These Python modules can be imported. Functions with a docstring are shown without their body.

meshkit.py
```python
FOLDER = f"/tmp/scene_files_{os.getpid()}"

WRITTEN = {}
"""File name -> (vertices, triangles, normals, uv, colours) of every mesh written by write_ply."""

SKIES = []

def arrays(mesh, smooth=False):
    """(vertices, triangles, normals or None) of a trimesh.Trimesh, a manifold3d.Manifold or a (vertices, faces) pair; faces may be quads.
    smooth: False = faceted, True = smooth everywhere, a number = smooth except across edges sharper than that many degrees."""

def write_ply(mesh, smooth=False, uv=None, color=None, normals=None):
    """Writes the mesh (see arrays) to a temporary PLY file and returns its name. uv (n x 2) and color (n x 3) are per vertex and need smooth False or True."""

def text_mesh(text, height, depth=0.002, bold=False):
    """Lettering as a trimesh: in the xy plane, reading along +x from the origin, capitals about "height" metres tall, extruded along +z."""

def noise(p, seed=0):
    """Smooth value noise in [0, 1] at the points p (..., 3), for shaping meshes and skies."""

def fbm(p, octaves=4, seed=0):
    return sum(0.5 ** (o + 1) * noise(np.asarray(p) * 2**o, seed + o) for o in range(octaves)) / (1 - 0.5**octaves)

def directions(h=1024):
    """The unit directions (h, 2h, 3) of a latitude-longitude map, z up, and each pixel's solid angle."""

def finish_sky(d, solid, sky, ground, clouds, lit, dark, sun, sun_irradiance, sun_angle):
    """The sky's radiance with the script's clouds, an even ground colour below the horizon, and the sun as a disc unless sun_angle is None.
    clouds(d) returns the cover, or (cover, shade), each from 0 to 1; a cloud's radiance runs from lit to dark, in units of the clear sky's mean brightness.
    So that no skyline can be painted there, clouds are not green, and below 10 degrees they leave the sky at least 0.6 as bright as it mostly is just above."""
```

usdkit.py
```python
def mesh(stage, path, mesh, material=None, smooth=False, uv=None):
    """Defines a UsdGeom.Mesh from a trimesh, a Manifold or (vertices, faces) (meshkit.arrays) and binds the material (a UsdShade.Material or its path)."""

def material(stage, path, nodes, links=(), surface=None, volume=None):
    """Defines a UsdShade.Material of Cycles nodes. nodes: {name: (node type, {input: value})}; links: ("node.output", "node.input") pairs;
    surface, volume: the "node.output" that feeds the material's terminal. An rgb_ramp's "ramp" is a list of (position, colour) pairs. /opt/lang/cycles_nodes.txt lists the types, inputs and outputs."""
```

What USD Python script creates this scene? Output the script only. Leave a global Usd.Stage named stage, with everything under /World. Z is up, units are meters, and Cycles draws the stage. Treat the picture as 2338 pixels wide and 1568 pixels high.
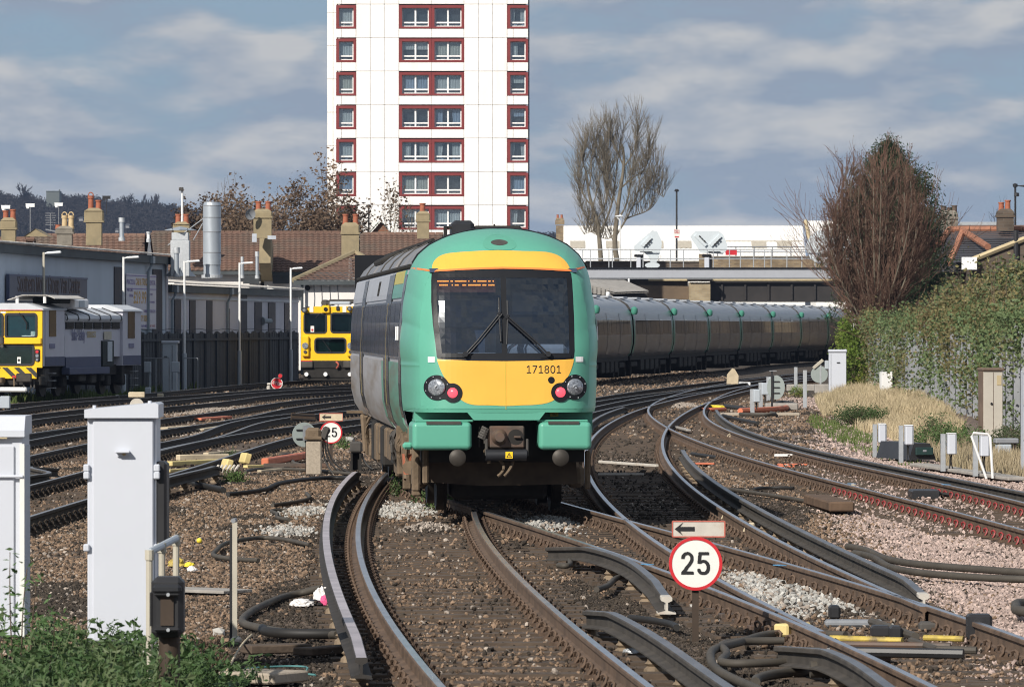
import math, re
import numpy as np
import trimesh
import shapely
import shapely.geometry as sg
from shapely import affinity
from scipy.interpolate import splprep, splev
import usdkit, meshkit
from pxr import Usd, UsdGeom, UsdLux, UsdShade, Sdf, Gf, Vt

stage = Usd.Stage.CreateInMemory()
UsdGeom.SetStageUpAxis(stage, UsdGeom.Tokens.z)
UsdGeom.Xform.Define(stage, '/World')
UsdGeom.Scope.Define(stage, '/World/Looks')
PI = math.pi

# ---------------------------------------------------------------- camera, sky, sun
EYE = 2.4                       # camera height over rail level
F = 12500.0                     # focal length in the picture's working pixels (2338 wide)
CX, HY = 1169.0, 745.0          # optical axis column, horizon row
cam = UsdGeom.Camera.Define(stage, '/World/camera')
cam.AddTranslateOp().Set(Gf.Vec3d(0, 0, EYE))
cam.AddRotateXOp().Set(90.0)
cam.CreateHorizontalApertureAttr(36.0)
cam.CreateVerticalApertureAttr(36.0 * 686 / 1024)
cam.CreateFocalLengthAttr(36.0 * F / 2338)
cam.CreateVerticalApertureOffsetAttr(-36.0 * (784 - HY) / 2338)
cam.CreateClippingRangeAttr(Gf.Vec2f(1.0, 20000.0))
cam.CreateFStopAttr(14.0)
cam.CreateFocusDistanceAttr(82.0)
cam.CreateExposureAttr(0.15)

SUN_EL = math.radians(33.0)
SUN_D = np.array([-0.54, -0.84, 0.0]); SUN_D /= np.linalg.norm(SUN_D)
SUN_D = np.array([SUN_D[0] * math.cos(SUN_EL), SUN_D[1] * math.cos(SUN_EL), math.sin(SUN_EL)])
sun = UsdLux.DistantLight.Define(stage, '/World/sunlight')
sun.CreateIntensityAttr(1.25)
sun.CreateAngleAttr(0.5)
sun.CreateNormalizeAttr(True)
sun.CreateColorAttr(Gf.Vec3f(1.0, 0.94, 0.85))
_m = Gf.Matrix4d(1.0)
_m.SetLookAt(Gf.Vec3d(*[float(c) for c in SUN_D]), Gf.Vec3d(0, 0, 0), Gf.Vec3d(0, 0, 1))
sun.AddTransformOp().Set(_m.GetInverse())

_cl = {'scale': 1.0, 'detail': 7.0, 'roughness': 0.5, 'distortion': 0.15}
sky_mat = usdkit.material(stage, '/World/Looks/sky_air', {
    'sky': ('sky_texture', {'sky_type': 'single_scattering', 'sun_disc': False, 'sun_elevation': SUN_EL,
                            'sun_rotation': math.atan2(SUN_D[0], SUN_D[1]), 'air_density': 1.0, 'aerosol_density': 1.0, 'ozone_density': 1.6}),
    'tc': ('texture_coordinate', {}),
    'mp': ('mapping', {'scale': (23.0, 23.0, 66.0), 'location': (4.3, 0.4, 1.9)}), 'n1': ('noise_texture', _cl),
    'mp2': ('mapping', {'scale': (23.0, 23.0, 66.0), 'location': (4.2, 0.4, 2.2)}), 'n2': ('noise_texture', _cl),
    'cov': ('map_range', {'from_min': 0.39, 'from_max': 0.51, 'clamp': True}),
    'd': ('math', {'math_type': 'subtract'}), 'lit': ('map_range', {'from_min': -0.05, 'from_max': 0.13, 'clamp': True}),
    'cc': ('mix_color', {'a': (3.6, 4.4, 5.6), 'b': (6.6, 6.75, 6.95)}),
    'sz': ('separate_xyz', {}), 'tf': ('map_range', {'from_min': 0.08, 'from_max': 0.55, 'to_min': 0.75, 'to_max': 0.15, 'clamp': True}), 'tint': ('mix_color', {'b': (2.8, 4.25, 6.2)}), 'mix': ('mix_color', {}), 'bg': ('background_shader', {'strength': 0.072}),
}, [('tc.generated', 'mp.vector'), ('mp.vector', 'n1.vector'), ('tc.generated', 'sz.vector'), ('sz.z', 'tf.value'), ('tf.result', 'tint.fac'), ('tc.generated', 'mp2.vector'), ('mp2.vector', 'n2.vector'), ('n1.fac', 'cov.value'), ('n1.fac', 'd.value1'), ('n2.fac', 'd.value2'),
    ('d.value', 'lit.value'), ('lit.result', 'cc.fac'), ('sky.color', 'tint.a'), ('tint.result', 'mix.a'), ('cc.result', 'mix.b'), ('cov.result', 'mix.fac'), ('mix.result', 'bg.color')], surface='bg.background')
dome = UsdLux.DomeLight.Define(stage, '/World/sky')
UsdShade.MaterialBindingAPI.Apply(dome.GetPrim()).Bind(sky_mat)
dome.GetPrim().SetCustomDataByKey('kind', 'structure')
dome.GetPrim().SetCustomDataByKey('label', 'blue grey spring sky with broad soft clouds')

# ---------------------------------------------------------------- picture <-> place
def P(px, py, d):
    return np.array([(px - CX) / F * d, d, EYE - (py - HY) / F * d])
def G(px, py, z=0.0):
    return P(px, py, (EYE - z) * F / (py - HY))
def Z(py, d):
    return EYE - (py - HY) / F * d
def X(px, d):
    return (px - CX) / F * d
def rng(seed):
    return np.random.default_rng(seed)

# ---------------------------------------------------------------- materials
LOOKS = {}
def mat(name, col, rough=0.75, metal=0.0, var=0.18, scale=3.0, detail=4.0, col2=None, mix=(0.42, 0.62), bump=0.0, bscale=30.0, spec=0.4, emit=None, estr=0.0, coat=0.0, stretch=None, isl=0.0, trans=0.0):
    """One surface: a base colour with noise in tone, optional second colour in patches (wear, dirt), fine relief."""
    col = np.array(col, float)
    a, b = np.clip(col * (1 - var), 0, 1), np.clip(col * (1 + var), 0, 1)
    nodes = {'tc': ('texture_coordinate', {}), 'n': ('noise_texture', {'scale': scale, 'detail': detail, 'roughness': 0.6}),
             'r': ('rgb_ramp', {'ramp': [(0.25, tuple(a)), (0.75, tuple(b))]}),
             'p': ('principled_bsdf', {'roughness': rough, 'metallic': metal, 'specular_ior_level': spec, 'coat_weight': coat, 'coat_roughness': 0.08})}
    links = [('tc.object', 'n.vector'), ('n.fac', 'r.fac')]
    if stretch:
        nodes['mp'] = ('mapping', {'scale': stretch}); links[0] = ('tc.object', 'mp.vector'); links.append(('mp.vector', 'n.vector'))
    out = 'r.color'
    if col2 is not None:
        nodes['n2'] = ('noise_texture', {'scale': scale * 0.37, 'detail': 6.0, 'roughness': 0.65})
        nodes['f2'] = ('map_range', {'from_min': mix[0], 'from_max': mix[1], 'clamp': True})
        nodes['m2'] = ('mix_color', {'b': tuple(col2)})
        links += [('mp.vector' if stretch else 'tc.object', 'n2.vector'), ('n2.fac', 'f2.value'), ('f2.result', 'm2.fac'), (out, 'm2.a')]
        out = 'm2.result'
    if isl:
        nodes['g'] = ('geometry', {}); nodes['oi'] = ('object_info', {})
        nodes['ad'] = ('math', {'math_type': 'add'}); nodes['fr'] = ('math', {'math_type': 'fraction'})
        nodes['ri'] = ('rgb_ramp', {'ramp': [(0.0, (1 - isl,) * 3), (1.0, (1 + isl,) * 3)]}); nodes['mi'] = ('mix_color', {'blend_type': 'multiply', 'fac': 1.0, 'use_clamp_result': False})
        links += [('g.random_per_island', 'ad.value1'), ('oi.random', 'ad.value2'), ('ad.value', 'fr.value1'), ('fr.value', 'ri.fac'), (out, 'mi.a'), ('ri.color', 'mi.b')]
        out = 'mi.result'
    links.append((out, 'p.base_color'))
    if bump:
        nodes['bn'] = ('noise_texture', {'scale': bscale, 'detail': 3.0}); nodes['b'] = ('bump', {'strength': bump, 'distance': 0.02})
        links += [('tc.object', 'bn.vector'), ('bn.fac', 'b.height'), ('b.normal', 'p.normal')]
    if emit is not None:
        nodes['p'][1]['emission_color'] = tuple(emit); nodes['p'][1]['emission_strength'] = estr
    surf = 'p.BSDF'
    if trans:
        nodes['tl'] = ('translucent_bsdf', {}); nodes['mx'] = ('mix_closure', {'fac': trans})
        links += [(out, 'tl.color'), ('p.BSDF', 'mx.closure1'), ('tl.BSDF', 'mx.closure2')]
        surf = 'mx.closure'
    LOOKS[name] = usdkit.material(stage, '/World/Looks/' + name, nodes, links, surface=surf)
    return LOOKS[name]

def glass(name, tint=(1, 1, 1), base=0.06, rough=0.02, clear=(0.75, 0.8, 0.82)):
    nodes = {'t': ('transparent_bsdf', {'color': clear}), 'g': ('glossy_bsdf', {'color': tint, 'roughness': rough}),
             'f': ('layer_weight', {'blend': 0.25}), 'a': ('map_range', {'to_min': base, 'to_max': 1.0}), 'm': ('mix_closure', {})}
    LOOKS[name] = usdkit.material(stage, '/World/Looks/' + name, nodes, [('f.fresnel', 'a.value'), ('a.result', 'm.fac'), ('t.BSDF', 'm.closure1'), ('g.BSDF', 'm.closure2')], surface='m.closure')
    return LOOKS[name]

# ---------------------------------------------------------------- meshes
class MB:
    def __init__(self): self.v, self.f, self.n = [], [], 0
    def add(self, m):
        if hasattr(m, 'vertices'): v, f = np.asarray(m.vertices), np.asarray(m.faces)
        elif isinstance(m, MB): v, f = m.get()
        else: v, f = m
        v, f = np.asarray(v, float), np.asarray(f, int)
        if f.ndim == 2 and f.shape[1] == 4: f = np.vstack([f[:, [0, 1, 2]], f[:, [0, 2, 3]]])
        if len(v): self.v.append(v); self.f.append(f + self.n); self.n += len(v)
        return self
    def get(self):
        if not self.v: return np.zeros((0, 3)), np.zeros((0, 3), int)
        return np.vstack(self.v), np.vstack(self.f)
def join(*ms):
    b = MB()
    for m in ms: b.add(m)
    return b.get()
_BOXF = np.array([[0, 2, 3, 1], [4, 5, 7, 6], [0, 1, 5, 4], [2, 6, 7, 3], [0, 4, 6, 2], [1, 3, 7, 5]])[:, ::-1]
def box(c, s, rz=0.0, ry=0.0, rx=0.0):
    v = np.array([[x, y, z] for x in (-.5, .5) for y in (-.5, .5) for z in (-.5, .5)]) * np.array(s, float)
    return rot(v, rz, ry, rx) + np.array(c, float), _BOXF
def rot(v, rz=0.0, ry=0.0, rx=0.0):
    v = np.asarray(v, float)
    if rx: c, s = math.cos(rx), math.sin(rx); v = v @ np.array([[1, 0, 0], [0, c, s], [0, -s, c]])
    if ry: c, s = math.cos(ry), math.sin(ry); v = v @ np.array([[c, 0, -s], [0, 1, 0], [s, 0, c]])
    if rz: c, s = math.cos(rz), math.sin(rz); v = v @ np.array([[c, s, 0], [-s, c, 0], [0, 0, 1]])
    return v
def mv(m, d=(0, 0, 0), rz=0.0, ry=0.0, rx=0.0, s=1.0):
    v, f = (np.asarray(m.vertices), np.asarray(m.faces)) if hasattr(m, 'vertices') else m
    return rot(np.asarray(v) * s, rz, ry, rx) + np.array(d, float), f
def cbox(c, s, b=0.02, rz=0.0, ry=0.0, rx=0.0):
    """A box with chamfered edges."""
    h = np.array(s, float) / 2; b = min(b, h.min() * 0.9)
    pts = []
    for sx in (-1, 1):
        for sy in (-1, 1):
            for sz in (-1, 1):
                p = np.array([sx, sy, sz]) * h
                for k in range(3):
                    q = p - np.array([sx, sy, sz]) * b; q[k] = p[k]; pts.append(q)
    m = trimesh.convex.convex_hull(np.array(pts))
    return rot(m.vertices, rz, ry, rx) + np.array(c, float), np.asarray(m.faces)
def rbox(c, s, r=0.05, n=2):
    """A box with rounded edges."""
    h = np.array(s, float) / 2 - r; ball = trimesh.creation.icosphere(n, r).vertices
    m = trimesh.convex.convex_hull(np.vstack([ball + h * [x, y, z] for x in (-1, 1) for y in (-1, 1) for z in (-1, 1)]))
    return np.asarray(m.vertices) + np.array(c, float), np.asarray(m.faces)
def frame_of(t):
    t = t / (np.linalg.norm(t) + 1e-12)
    a = np.cross(t, [0, 0, 1.0] if abs(t[2]) < 0.9 else [1.0, 0, 0]); a /= np.linalg.norm(a)
    return a, np.cross(a, t)
def cyl(p0, p1, r0, r1=None, n=12, cap=True):
    p0, p1 = np.array(p0, float), np.array(p1, float); r1 = r0 if r1 is None else r1
    a, b = frame_of(p1 - p0); t = np.arange(n) * 2 * PI / n
    ring = np.cos(t)[:, None] * a + np.sin(t)[:, None] * b
    v = np.vstack([p0 + ring * r0, p1 + ring * r1, p0[None], p1[None]])
    i = np.arange(n); j = (i + 1) % n
    f = np.vstack([np.stack([i, j, j + n], 1), np.stack([i, j + n, i + n], 1)])
    if cap: f = np.vstack([f, np.stack([j, i, np.full(n, 2 * n)], 1), np.stack([i + n, j + n, np.full(n, 2 * n + 1)], 1)])
    return v, f[:, ::-1]
def tube(pts, r, n=7, cap=True):
    p = np.asarray(pts, float); r = np.broadcast_to(np.asarray(r, float), (len(p),))
    t = np.gradient(p, axis=0); t /= np.linalg.norm(t, axis=1, keepdims=True) + 1e-12
    ref = np.where(np.abs(t[:, 2:]) < 0.9, [0, 0, 1.0], [1.0, 0, 0])
    a = np.cross(t, ref); a /= np.linalg.norm(a, axis=1, keepdims=True) + 1e-12
    b = np.cross(a, t); ang = np.arange(n) * 2 * PI / n
    v = (p[:, None] + r[:, None, None] * (np.cos(ang)[None, :, None] * a[:, None] + np.sin(ang)[None, :, None] * b[:, None])).reshape(-1, 3)
    i, j = np.meshgrid(np.arange(len(p) - 1), np.arange(n), indexing='ij')
    f = np.stack([i * n + j, i * n + n + j, (i + 1) * n + (j + 1) % n, i * n + (j + 1) % n], -1)
    f[..., 1] = (i + 1) * n + j
    f = f.reshape(-1, 4); f = np.vstack([f[:, [0, 1, 2]], f[:, [0, 2, 3]]])
    if cap:
        L = len(v); v = np.vstack([v, p[:1], p[-1:]]); k = np.arange(n); q = (k + 1) % n; e = (len(p) - 1) * n
        f = np.vstack([f, np.stack([k, q, np.full(n, L)], 1), np.stack([q + e, k + e, np.full(n, L + 1)], 1)])
    return v, f
def spline(pts, n=40, s=0.0):
    p = np.asarray(pts, float)
    if len(p) < 3: return np.linspace(p[0], p[-1], n)
    tck, u = splprep(p.T, s=s, k=min(3, len(p) - 1))
    return np.stack(splev(np.linspace(0, 1, n), tck), 1)
def extrude(poly, h):
    """shapely polygon in xy, extruded 0..h in z."""
    b = MB()
    for g in getattr(poly, 'geoms', [poly]):
        if g.area > 1e-9: b.add(trimesh.creation.extrude_polygon(g, h, engine='earcut'))
    return b.get()
def upright(m, y=0.0):
    """xy drawing with +z thickness -> stands in the xz plane, its face towards -y."""
    v, f = m
    v = np.asarray(v); return np.stack([v[:, 0], y - v[:, 2], v[:, 1]], 1), f
def lathe(prof, n=16):
    pr = np.array(prof, float); t = np.arange(n) * 2 * PI / n
    v = np.stack([pr[:, None, 0] * np.cos(t), pr[:, None, 0] * np.sin(t), np.broadcast_to(pr[:, None, 1], (len(pr), n))], -1).reshape(-1, 3)
    i, j = np.meshgrid(np.arange(len(pr) - 1), np.arange(n), indexing='ij')
    f = np.stack([i * n + j, i * n + (j + 1) % n, (i + 1) * n + (j + 1) % n, (i + 1) * n + j], -1).reshape(-1, 4)
    return v, np.vstack([f[:, [0, 1, 2]], f[:, [0, 2, 3]]])
def sweep(path, prof, up=(0, 0, 1)):
    """Sweep a closed 2D profile (across, height) along a path, kept upright; ends capped."""
    p = np.asarray(path, float); pr = np.asarray(prof, float); n = len(pr)
    t = np.gradient(p, axis=0); t /= np.linalg.norm(t, axis=1, keepdims=True)
    a = np.cross(t, up); a /= np.linalg.norm(a, axis=1, keepdims=True)
    v = (p[:, None] + pr[None, :, :1] * a[:, None] + pr[None, :, 1:] * np.array(up, float)).reshape(-1, 3)
    i, j = np.meshgrid(np.arange(len(p) - 1), np.arange(n), indexing='ij')
    f = np.stack([i * n + j, i * n + (j + 1) % n, (i + 1) * n + (j + 1) % n, (i + 1) * n + j], -1).reshape(-1, 4)
    f = np.vstack([f[:, [0, 1, 2]], f[:, [0, 2, 3]]])
    cv, cf = trimesh.creation.triangulate_polygon(sg.Polygon(pr), engine='earcut')
    from scipy.spatial import cKDTree
    ix = cKDTree(pr).query(cv)[1]; cf = ix[cf]
    return v, np.vstack([f, cf[:, ::-1], cf + (len(p) - 1) * n])[:, ::-1]
def text(s, h, depth=0.004, bold=False, cx=True, width=None):
    m = meshkit.text_mesh(s, h, depth, bold); v = np.array(m.vertices)
    if width: v[:, 0] *= width / (v[:, 0].max() - v[:, 0].min())
    if cx: v[:, 0] -= (v[:, 0].max() + v[:, 0].min()) / 2
    return v, np.asarray(m.faces)

# ---------------------------------------------------------------- things and parts
COUNT = {}
def _free(parent, name):
    k = (parent, name); n = COUNT.get(k, 0); COUNT[k] = n + 1
    return f'{parent}/{name}' + (f'_{n:03d}' if n else '')
def _data(prim, label=None, cat=None, group=None, kind=None):
    for k, x in (('label', label), ('category', cat), ('group', group), ('kind', kind)):
        if x: prim.SetCustomDataByKey(k, x)
def _mesh(path, m, material, smooth):
    v, f = (np.asarray(m.vertices), np.asarray(m.faces)) if hasattr(m, 'vertices') else (m.get() if isinstance(m, MB) else m)
    f = np.asarray(f, int)
    if f.shape[1] == 4: f = np.vstack([f[:, [0, 1, 2]], f[:, [0, 2, 3]]])
    return usdkit.mesh(stage, path, trimesh.Trimesh(v, f, process=bool(smooth)), LOOKS[material], smooth=smooth)
class Part:
    def __init__(self, path): self.path = path
    def part(self, name, m, material, label=None, smooth=False, kind=None):
        p = _free(self.path, name); q = _mesh(p, m, material, smooth); _data(q.GetPrim(), label, kind=kind)
        return Part(p)
class Thing(Part):
    def __init__(self, name, label, cat, loc=(0, 0, 0), rz=0.0, group=None, kind=None):
        self.path = _free('/World', name); self.loc, self.rz = np.array(loc, float), rz
        x = UsdGeom.Xform.Define(stage, self.path); x.AddTranslateOp().Set(Gf.Vec3d(*self.loc)); x.AddRotateZOp().Set(math.degrees(rz))
        self.prim = x.GetPrim(); _data(self.prim, label, cat, group, kind)
        self.name = name; self.cat = cat
    def world(self, name, m, material, **k):
        """a part whose mesh is given in world coordinates"""
        v, f = m.get() if isinstance(m, MB) else ((np.asarray(m.vertices), np.asarray(m.faces)) if hasattr(m, 'vertices') else m)
        return self.part(name, (rot(np.asarray(v) - self.loc, -self.rz), f), material, **k)
    def copy(self, loc, rz, label, group=None, scale=None):
        p = _free('/World', self.name); x = UsdGeom.Xform.Define(stage, p)
        x.AddTranslateOp().Set(Gf.Vec3d(*[float(c) for c in loc])); x.AddRotateZOp().Set(math.degrees(rz))
        if scale is not None: x.AddScaleOp().Set(Gf.Vec3f(*(scale if np.ndim(scale) else (scale,) * 3)))
        q = x.GetPrim(); 
        src = self.protopath()
        q.GetReferences().AddInternalReference(src); q.SetInstanceable(True)
        _data(q, label, self.cat, group)
        return q
    def protopath(self):
        return self.path
def single(name, label, cat, m, material, loc=(0, 0, 0), smooth=False, group=None, kind=None):
    p = _free('/World', name); q = _mesh(p, m, material, smooth); _data(q.GetPrim(), label, cat, group, kind)
    if any(loc): UsdGeom.Xformable(q.GetPrim()).AddTranslateOp().Set(Gf.Vec3d(*[float(c) for c in loc]))
    return q
def struct(name, m, material, smooth=False, label=None):
    return single(name, label, None, m, material, smooth=smooth, kind='structure')
def instancer(name, label, protos, which, pos, quat, scale, kind='stuff', parent='/World', cat=None):
    """A PointInstancer of protos [(mesh, material, smooth)]: only for what nobody could count."""
    p = _free(parent, name); pi = UsdGeom.PointInstancer.Define(stage, p)
    _data(pi.GetPrim(), label, cat, kind=kind)
    UsdGeom.Scope.Define(stage, p + '/kinds')
    paths = []
    for k, (m, mt, sm) in enumerate(protos):
        q = p + f'/kinds/piece_{k:03d}'; _mesh(q, m, mt, sm); paths.append(q)
    pi.CreatePrototypesRel().SetTargets([Sdf.Path(q) for q in paths])
    pi.CreateProtoIndicesAttr(Vt.IntArray.FromNumpy(np.asarray(which, np.int32)))
    pi.CreatePositionsAttr(Vt.Vec3fArray.FromNumpy(np.asarray(pos, np.float32)))
    q = np.asarray(quat, np.float32)
    pi.CreateOrientationsAttr(Vt.QuathArray([Gf.Quath(float(w), float(x), float(y), float(z)) for w, x, y, z in q]))
    s = np.asarray(scale, np.float32); s = np.repeat(s[:, None], 3, 1) if s.ndim == 1 else s
    pi.CreateScalesAttr(Vt.Vec3fArray.FromNumpy(s))
    return pi
def randquat(r, n):
    q = r.normal(size=(n, 4)); return q / np.linalg.norm(q, axis=1, keepdims=True)
# ---------------------------------------------------------------- looks
mat('train_green', (0.100, 0.345, 0.250), rough=0.35, var=0.05, scale=1.2, spec=0.5, col2=(0.085, 0.29, 0.21), mix=(0.58, 0.8))
mat('train_green_roof', (0.095, 0.32, 0.23), rough=0.45, var=0.06, scale=2.0, col2=(0.06, 0.17, 0.11), mix=(0.52, 0.75))
mat('train_yellow', (0.76, 0.415, 0.062), rough=0.35, var=0.05, scale=1.5, col2=(0.66, 0.35, 0.07), mix=(0.6, 0.8))
mat('train_orange', (0.75, 0.20, 0.05), rough=0.4, var=0.05)
mat('train_black', (0.012, 0.013, 0.016), rough=0.4, var=0.2, spec=0.2)
mat('cab_dark', (0.035, 0.058, 0.105), rough=0.6, var=0.25, scale=2)
mat('cab_grey', (0.30, 0.33, 0.38), rough=0.7, var=0.15)
mat('train_grey', (0.40, 0.41, 0.44), rough=0.3, var=0.08, scale=1.0, metal=0.1, col2=(0.33, 0.325, 0.32), mix=(0.5, 0.75))
mat('train_skirt', (0.36, 0.36, 0.37), rough=0.35, var=0.12, scale=2.0, metal=0.1, col2=(0.23, 0.19, 0.15), mix=(0.45, 0.7), stretch=(1, 0.4, 4))
mat('train_skirt_green', (0.10, 0.27, 0.20), rough=0.35, var=0.15, scale=2.0, col2=(0.13, 0.10, 0.07), mix=(0.48, 0.72), stretch=(1, 0.4, 4))
mat('train_side_green', (0.075, 0.27, 0.20), rough=0.3, var=0.1)
mat('train_side_yellow', (0.45, 0.38, 0.05), rough=0.35, var=0.1)
mat('train_glass', (0.012, 0.014, 0.02), rough=0.08, var=0.1, spec=0.6)
mat('train_door', (0.022, 0.025, 0.03), rough=0.2, var=0.2, spec=0.5)
mat('door_edge', (0.20, 0.16, 0.07), rough=0.4)
mat('door_edge_red', (0.25, 0.03, 0.05), rough=0.4)
mat('train_roof', (0.16, 0.165, 0.18), rough=0.5, var=0.2, scale=2.0, col2=(0.28, 0.25, 0.22), mix=(0.5, 0.7))
mat('under_brown', (0.135, 0.098, 0.064), rough=0.9, var=0.35, scale=5, bump=0.3)
mat('under_dark', (0.018, 0.016, 0.014), rough=0.85, var=0.4, scale=4)
mat('under_grey', (0.06, 0.055, 0.05), rough=0.8, var=0.3, scale=4)
mat('buffer_steel', (0.045, 0.039, 0.033), rough=0.55, var=0.3, metal=0.3, scale=9)
mat('coupler_steel', (0.075, 0.057, 0.046), rough=0.6, var=0.35, scale=9, col2=(0.11, 0.066, 0.046), mix=(0.45, 0.6))
mat('rubber_black', (0.018, 0.019, 0.022), rough=0.45, var=0.2)
mat('sign_yellow', (0.85, 0.55, 0.02), rough=0.45, var=0.04)
mat('lamp_lens', (0.24, 0.26, 0.29), rough=0.2, var=0.75, scale=45, metal=0.3, spec=0.8, col2=(0.6, 0.62, 0.65), mix=(0.56, 0.66))
mat('tail_red', (0.75, 0.04, 0.06), rough=0.3, var=0.6, scale=90, emit=(1.0, 0.13, 0.18), estr=0.85)
mat('led_orange', (0.9, 0.35, 0.05), rough=0.4, emit=(1.0, 0.30, 0.04), estr=2.0)
mat('display_brown', (0.055, 0.028, 0.022), rough=0.5, emit=(0.10, 0.02, 0.008), estr=0.35)
mat('sticker_white', (0.75, 0.76, 0.76), rough=0.5, var=0.05)
mat('wheel_steel', (0.022, 0.019, 0.016), rough=0.5, var=0.3, metal=0.4)
glass('windscreen_glass', (0.9, 0.95, 1.0), base=0.10, rough=0.05, clear=(0.5, 0.57, 0.66))
glass('pane_glass', (0.9, 0.95, 1.0), base=0.10, clear=(0.8, 0.84, 0.86))
glass('cab_glass', (0.85, 0.95, 1.0), base=0.07, clear=(0.45, 0.62, 0.62))

def rail_look(name, side, top, rough_top=0.28, cut=0.85):
    nodes = {'g': ('geometry', {}), 'x': ('separate_xyz', {}), 'p0': ('separate_xyz', {}), 'k': ('map_range', {'from_min': cut, 'from_max': cut + 0.1, 'clamp': True}),
             'kz': ('math', {'math_type': 'greater_than', 'value2': -0.02}), 'mm': ('math', {'math_type': 'multiply'}),
             'n': ('noise_texture', {'scale': 4.0, 'detail': 5.0}), 'r': ('rgb_ramp', {'ramp': [(0.3, tuple(np.array(side) * 0.65)), (0.7, tuple(np.array(side) * 1.35))]}),
             'n2': ('noise_texture', {'scale': 2.0, 'detail': 4.0}), 'r2': ('rgb_ramp', {'ramp': [(0.35, tuple(np.array(top) * 0.75)), (0.65, tuple(top))]}),
             'c': ('mix_color', {}), 'ro': ('mix_float', {'a': 0.8, 'b': rough_top}), 'me': ('mix_float', {'a': 0.0, 'b': 0.9}), 'p': ('principled_bsdf', {})}
    links = [('g.normal', 'x.vector'), ('x.z', 'k.value'), ('g.position', 'p0.vector'), ('p0.z', 'kz.value1'), ('k.result', 'mm.value1'), ('kz.value', 'mm.value2'),
             ('g.position', 'n.vector'), ('n.fac', 'r.fac'), ('g.position', 'n2.vector'), ('n2.fac', 'r2.fac'),
             ('mm.value', 'c.fac'), ('r.color', 'c.a'), ('r2.color', 'c.b'), ('mm.value', 'ro.fac'), ('mm.value', 'me.fac'),
             ('c.result', 'p.base_color'), ('ro.result', 'p.roughness'), ('me.result', 'p.metallic')]
    LOOKS[name] = usdkit.material(stage, '/World/Looks/' + name, nodes, links, surface='p.BSDF')
rail_look('rail_rust', (0.105, 0.068, 0.045), (0.55, 0.55, 0.58))
rail_look('rail_dark', (0.030, 0.022, 0.017), (0.48, 0.46, 0.44), 0.35)
rail_look('rail_conductor', (0.05, 0.043, 0.036), (0.30, 0.295, 0.30), 0.42)
rail_look('rail_conductor_bright', (0.03, 0.026, 0.023), (0.80, 0.70, 0.69), 0.5)
mat('clip_rust', (0.095, 0.062, 0.042), rough=0.85, var=0.4, scale=20)
mat('clip_dark', (0.055, 0.040, 0.028), rough=0.85, var=0.4, scale=20)
mat('clip_red', (0.24, 0.028, 0.028), rough=0.5, var=0.2)
mat('sleeper_timber', (0.085, 0.062, 0.045), rough=0.95, var=0.4, scale=3, stretch=(1, 8, 8), bump=0.4, bscale=12)
mat('insulator_pot', (0.20, 0.15, 0.10), rough=0.7, var=0.3)
mat('ballast_brown', (0.172, 0.117, 0.078), rough=0.95, var=0.3, isl=0.55, scale=6)
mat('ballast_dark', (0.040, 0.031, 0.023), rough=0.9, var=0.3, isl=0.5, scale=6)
mat('ballast_pale', (0.30, 0.255, 0.215), rough=0.95, var=0.2, isl=0.35, scale=6)
mat('ballast_pink', (0.37, 0.285, 0.25), rough=0.95, var=0.2, isl=0.35, scale=6)
mat('ballast_white', (0.37, 0.36, 0.335), rough=0.95, var=0.2, isl=0.3, scale=6)
mat('cabinet_white', (0.52, 0.545, 0.60), rough=0.45, var=0.02, scale=2, col2=(0.47, 0.47, 0.49), mix=(0.66, 0.8))
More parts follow.
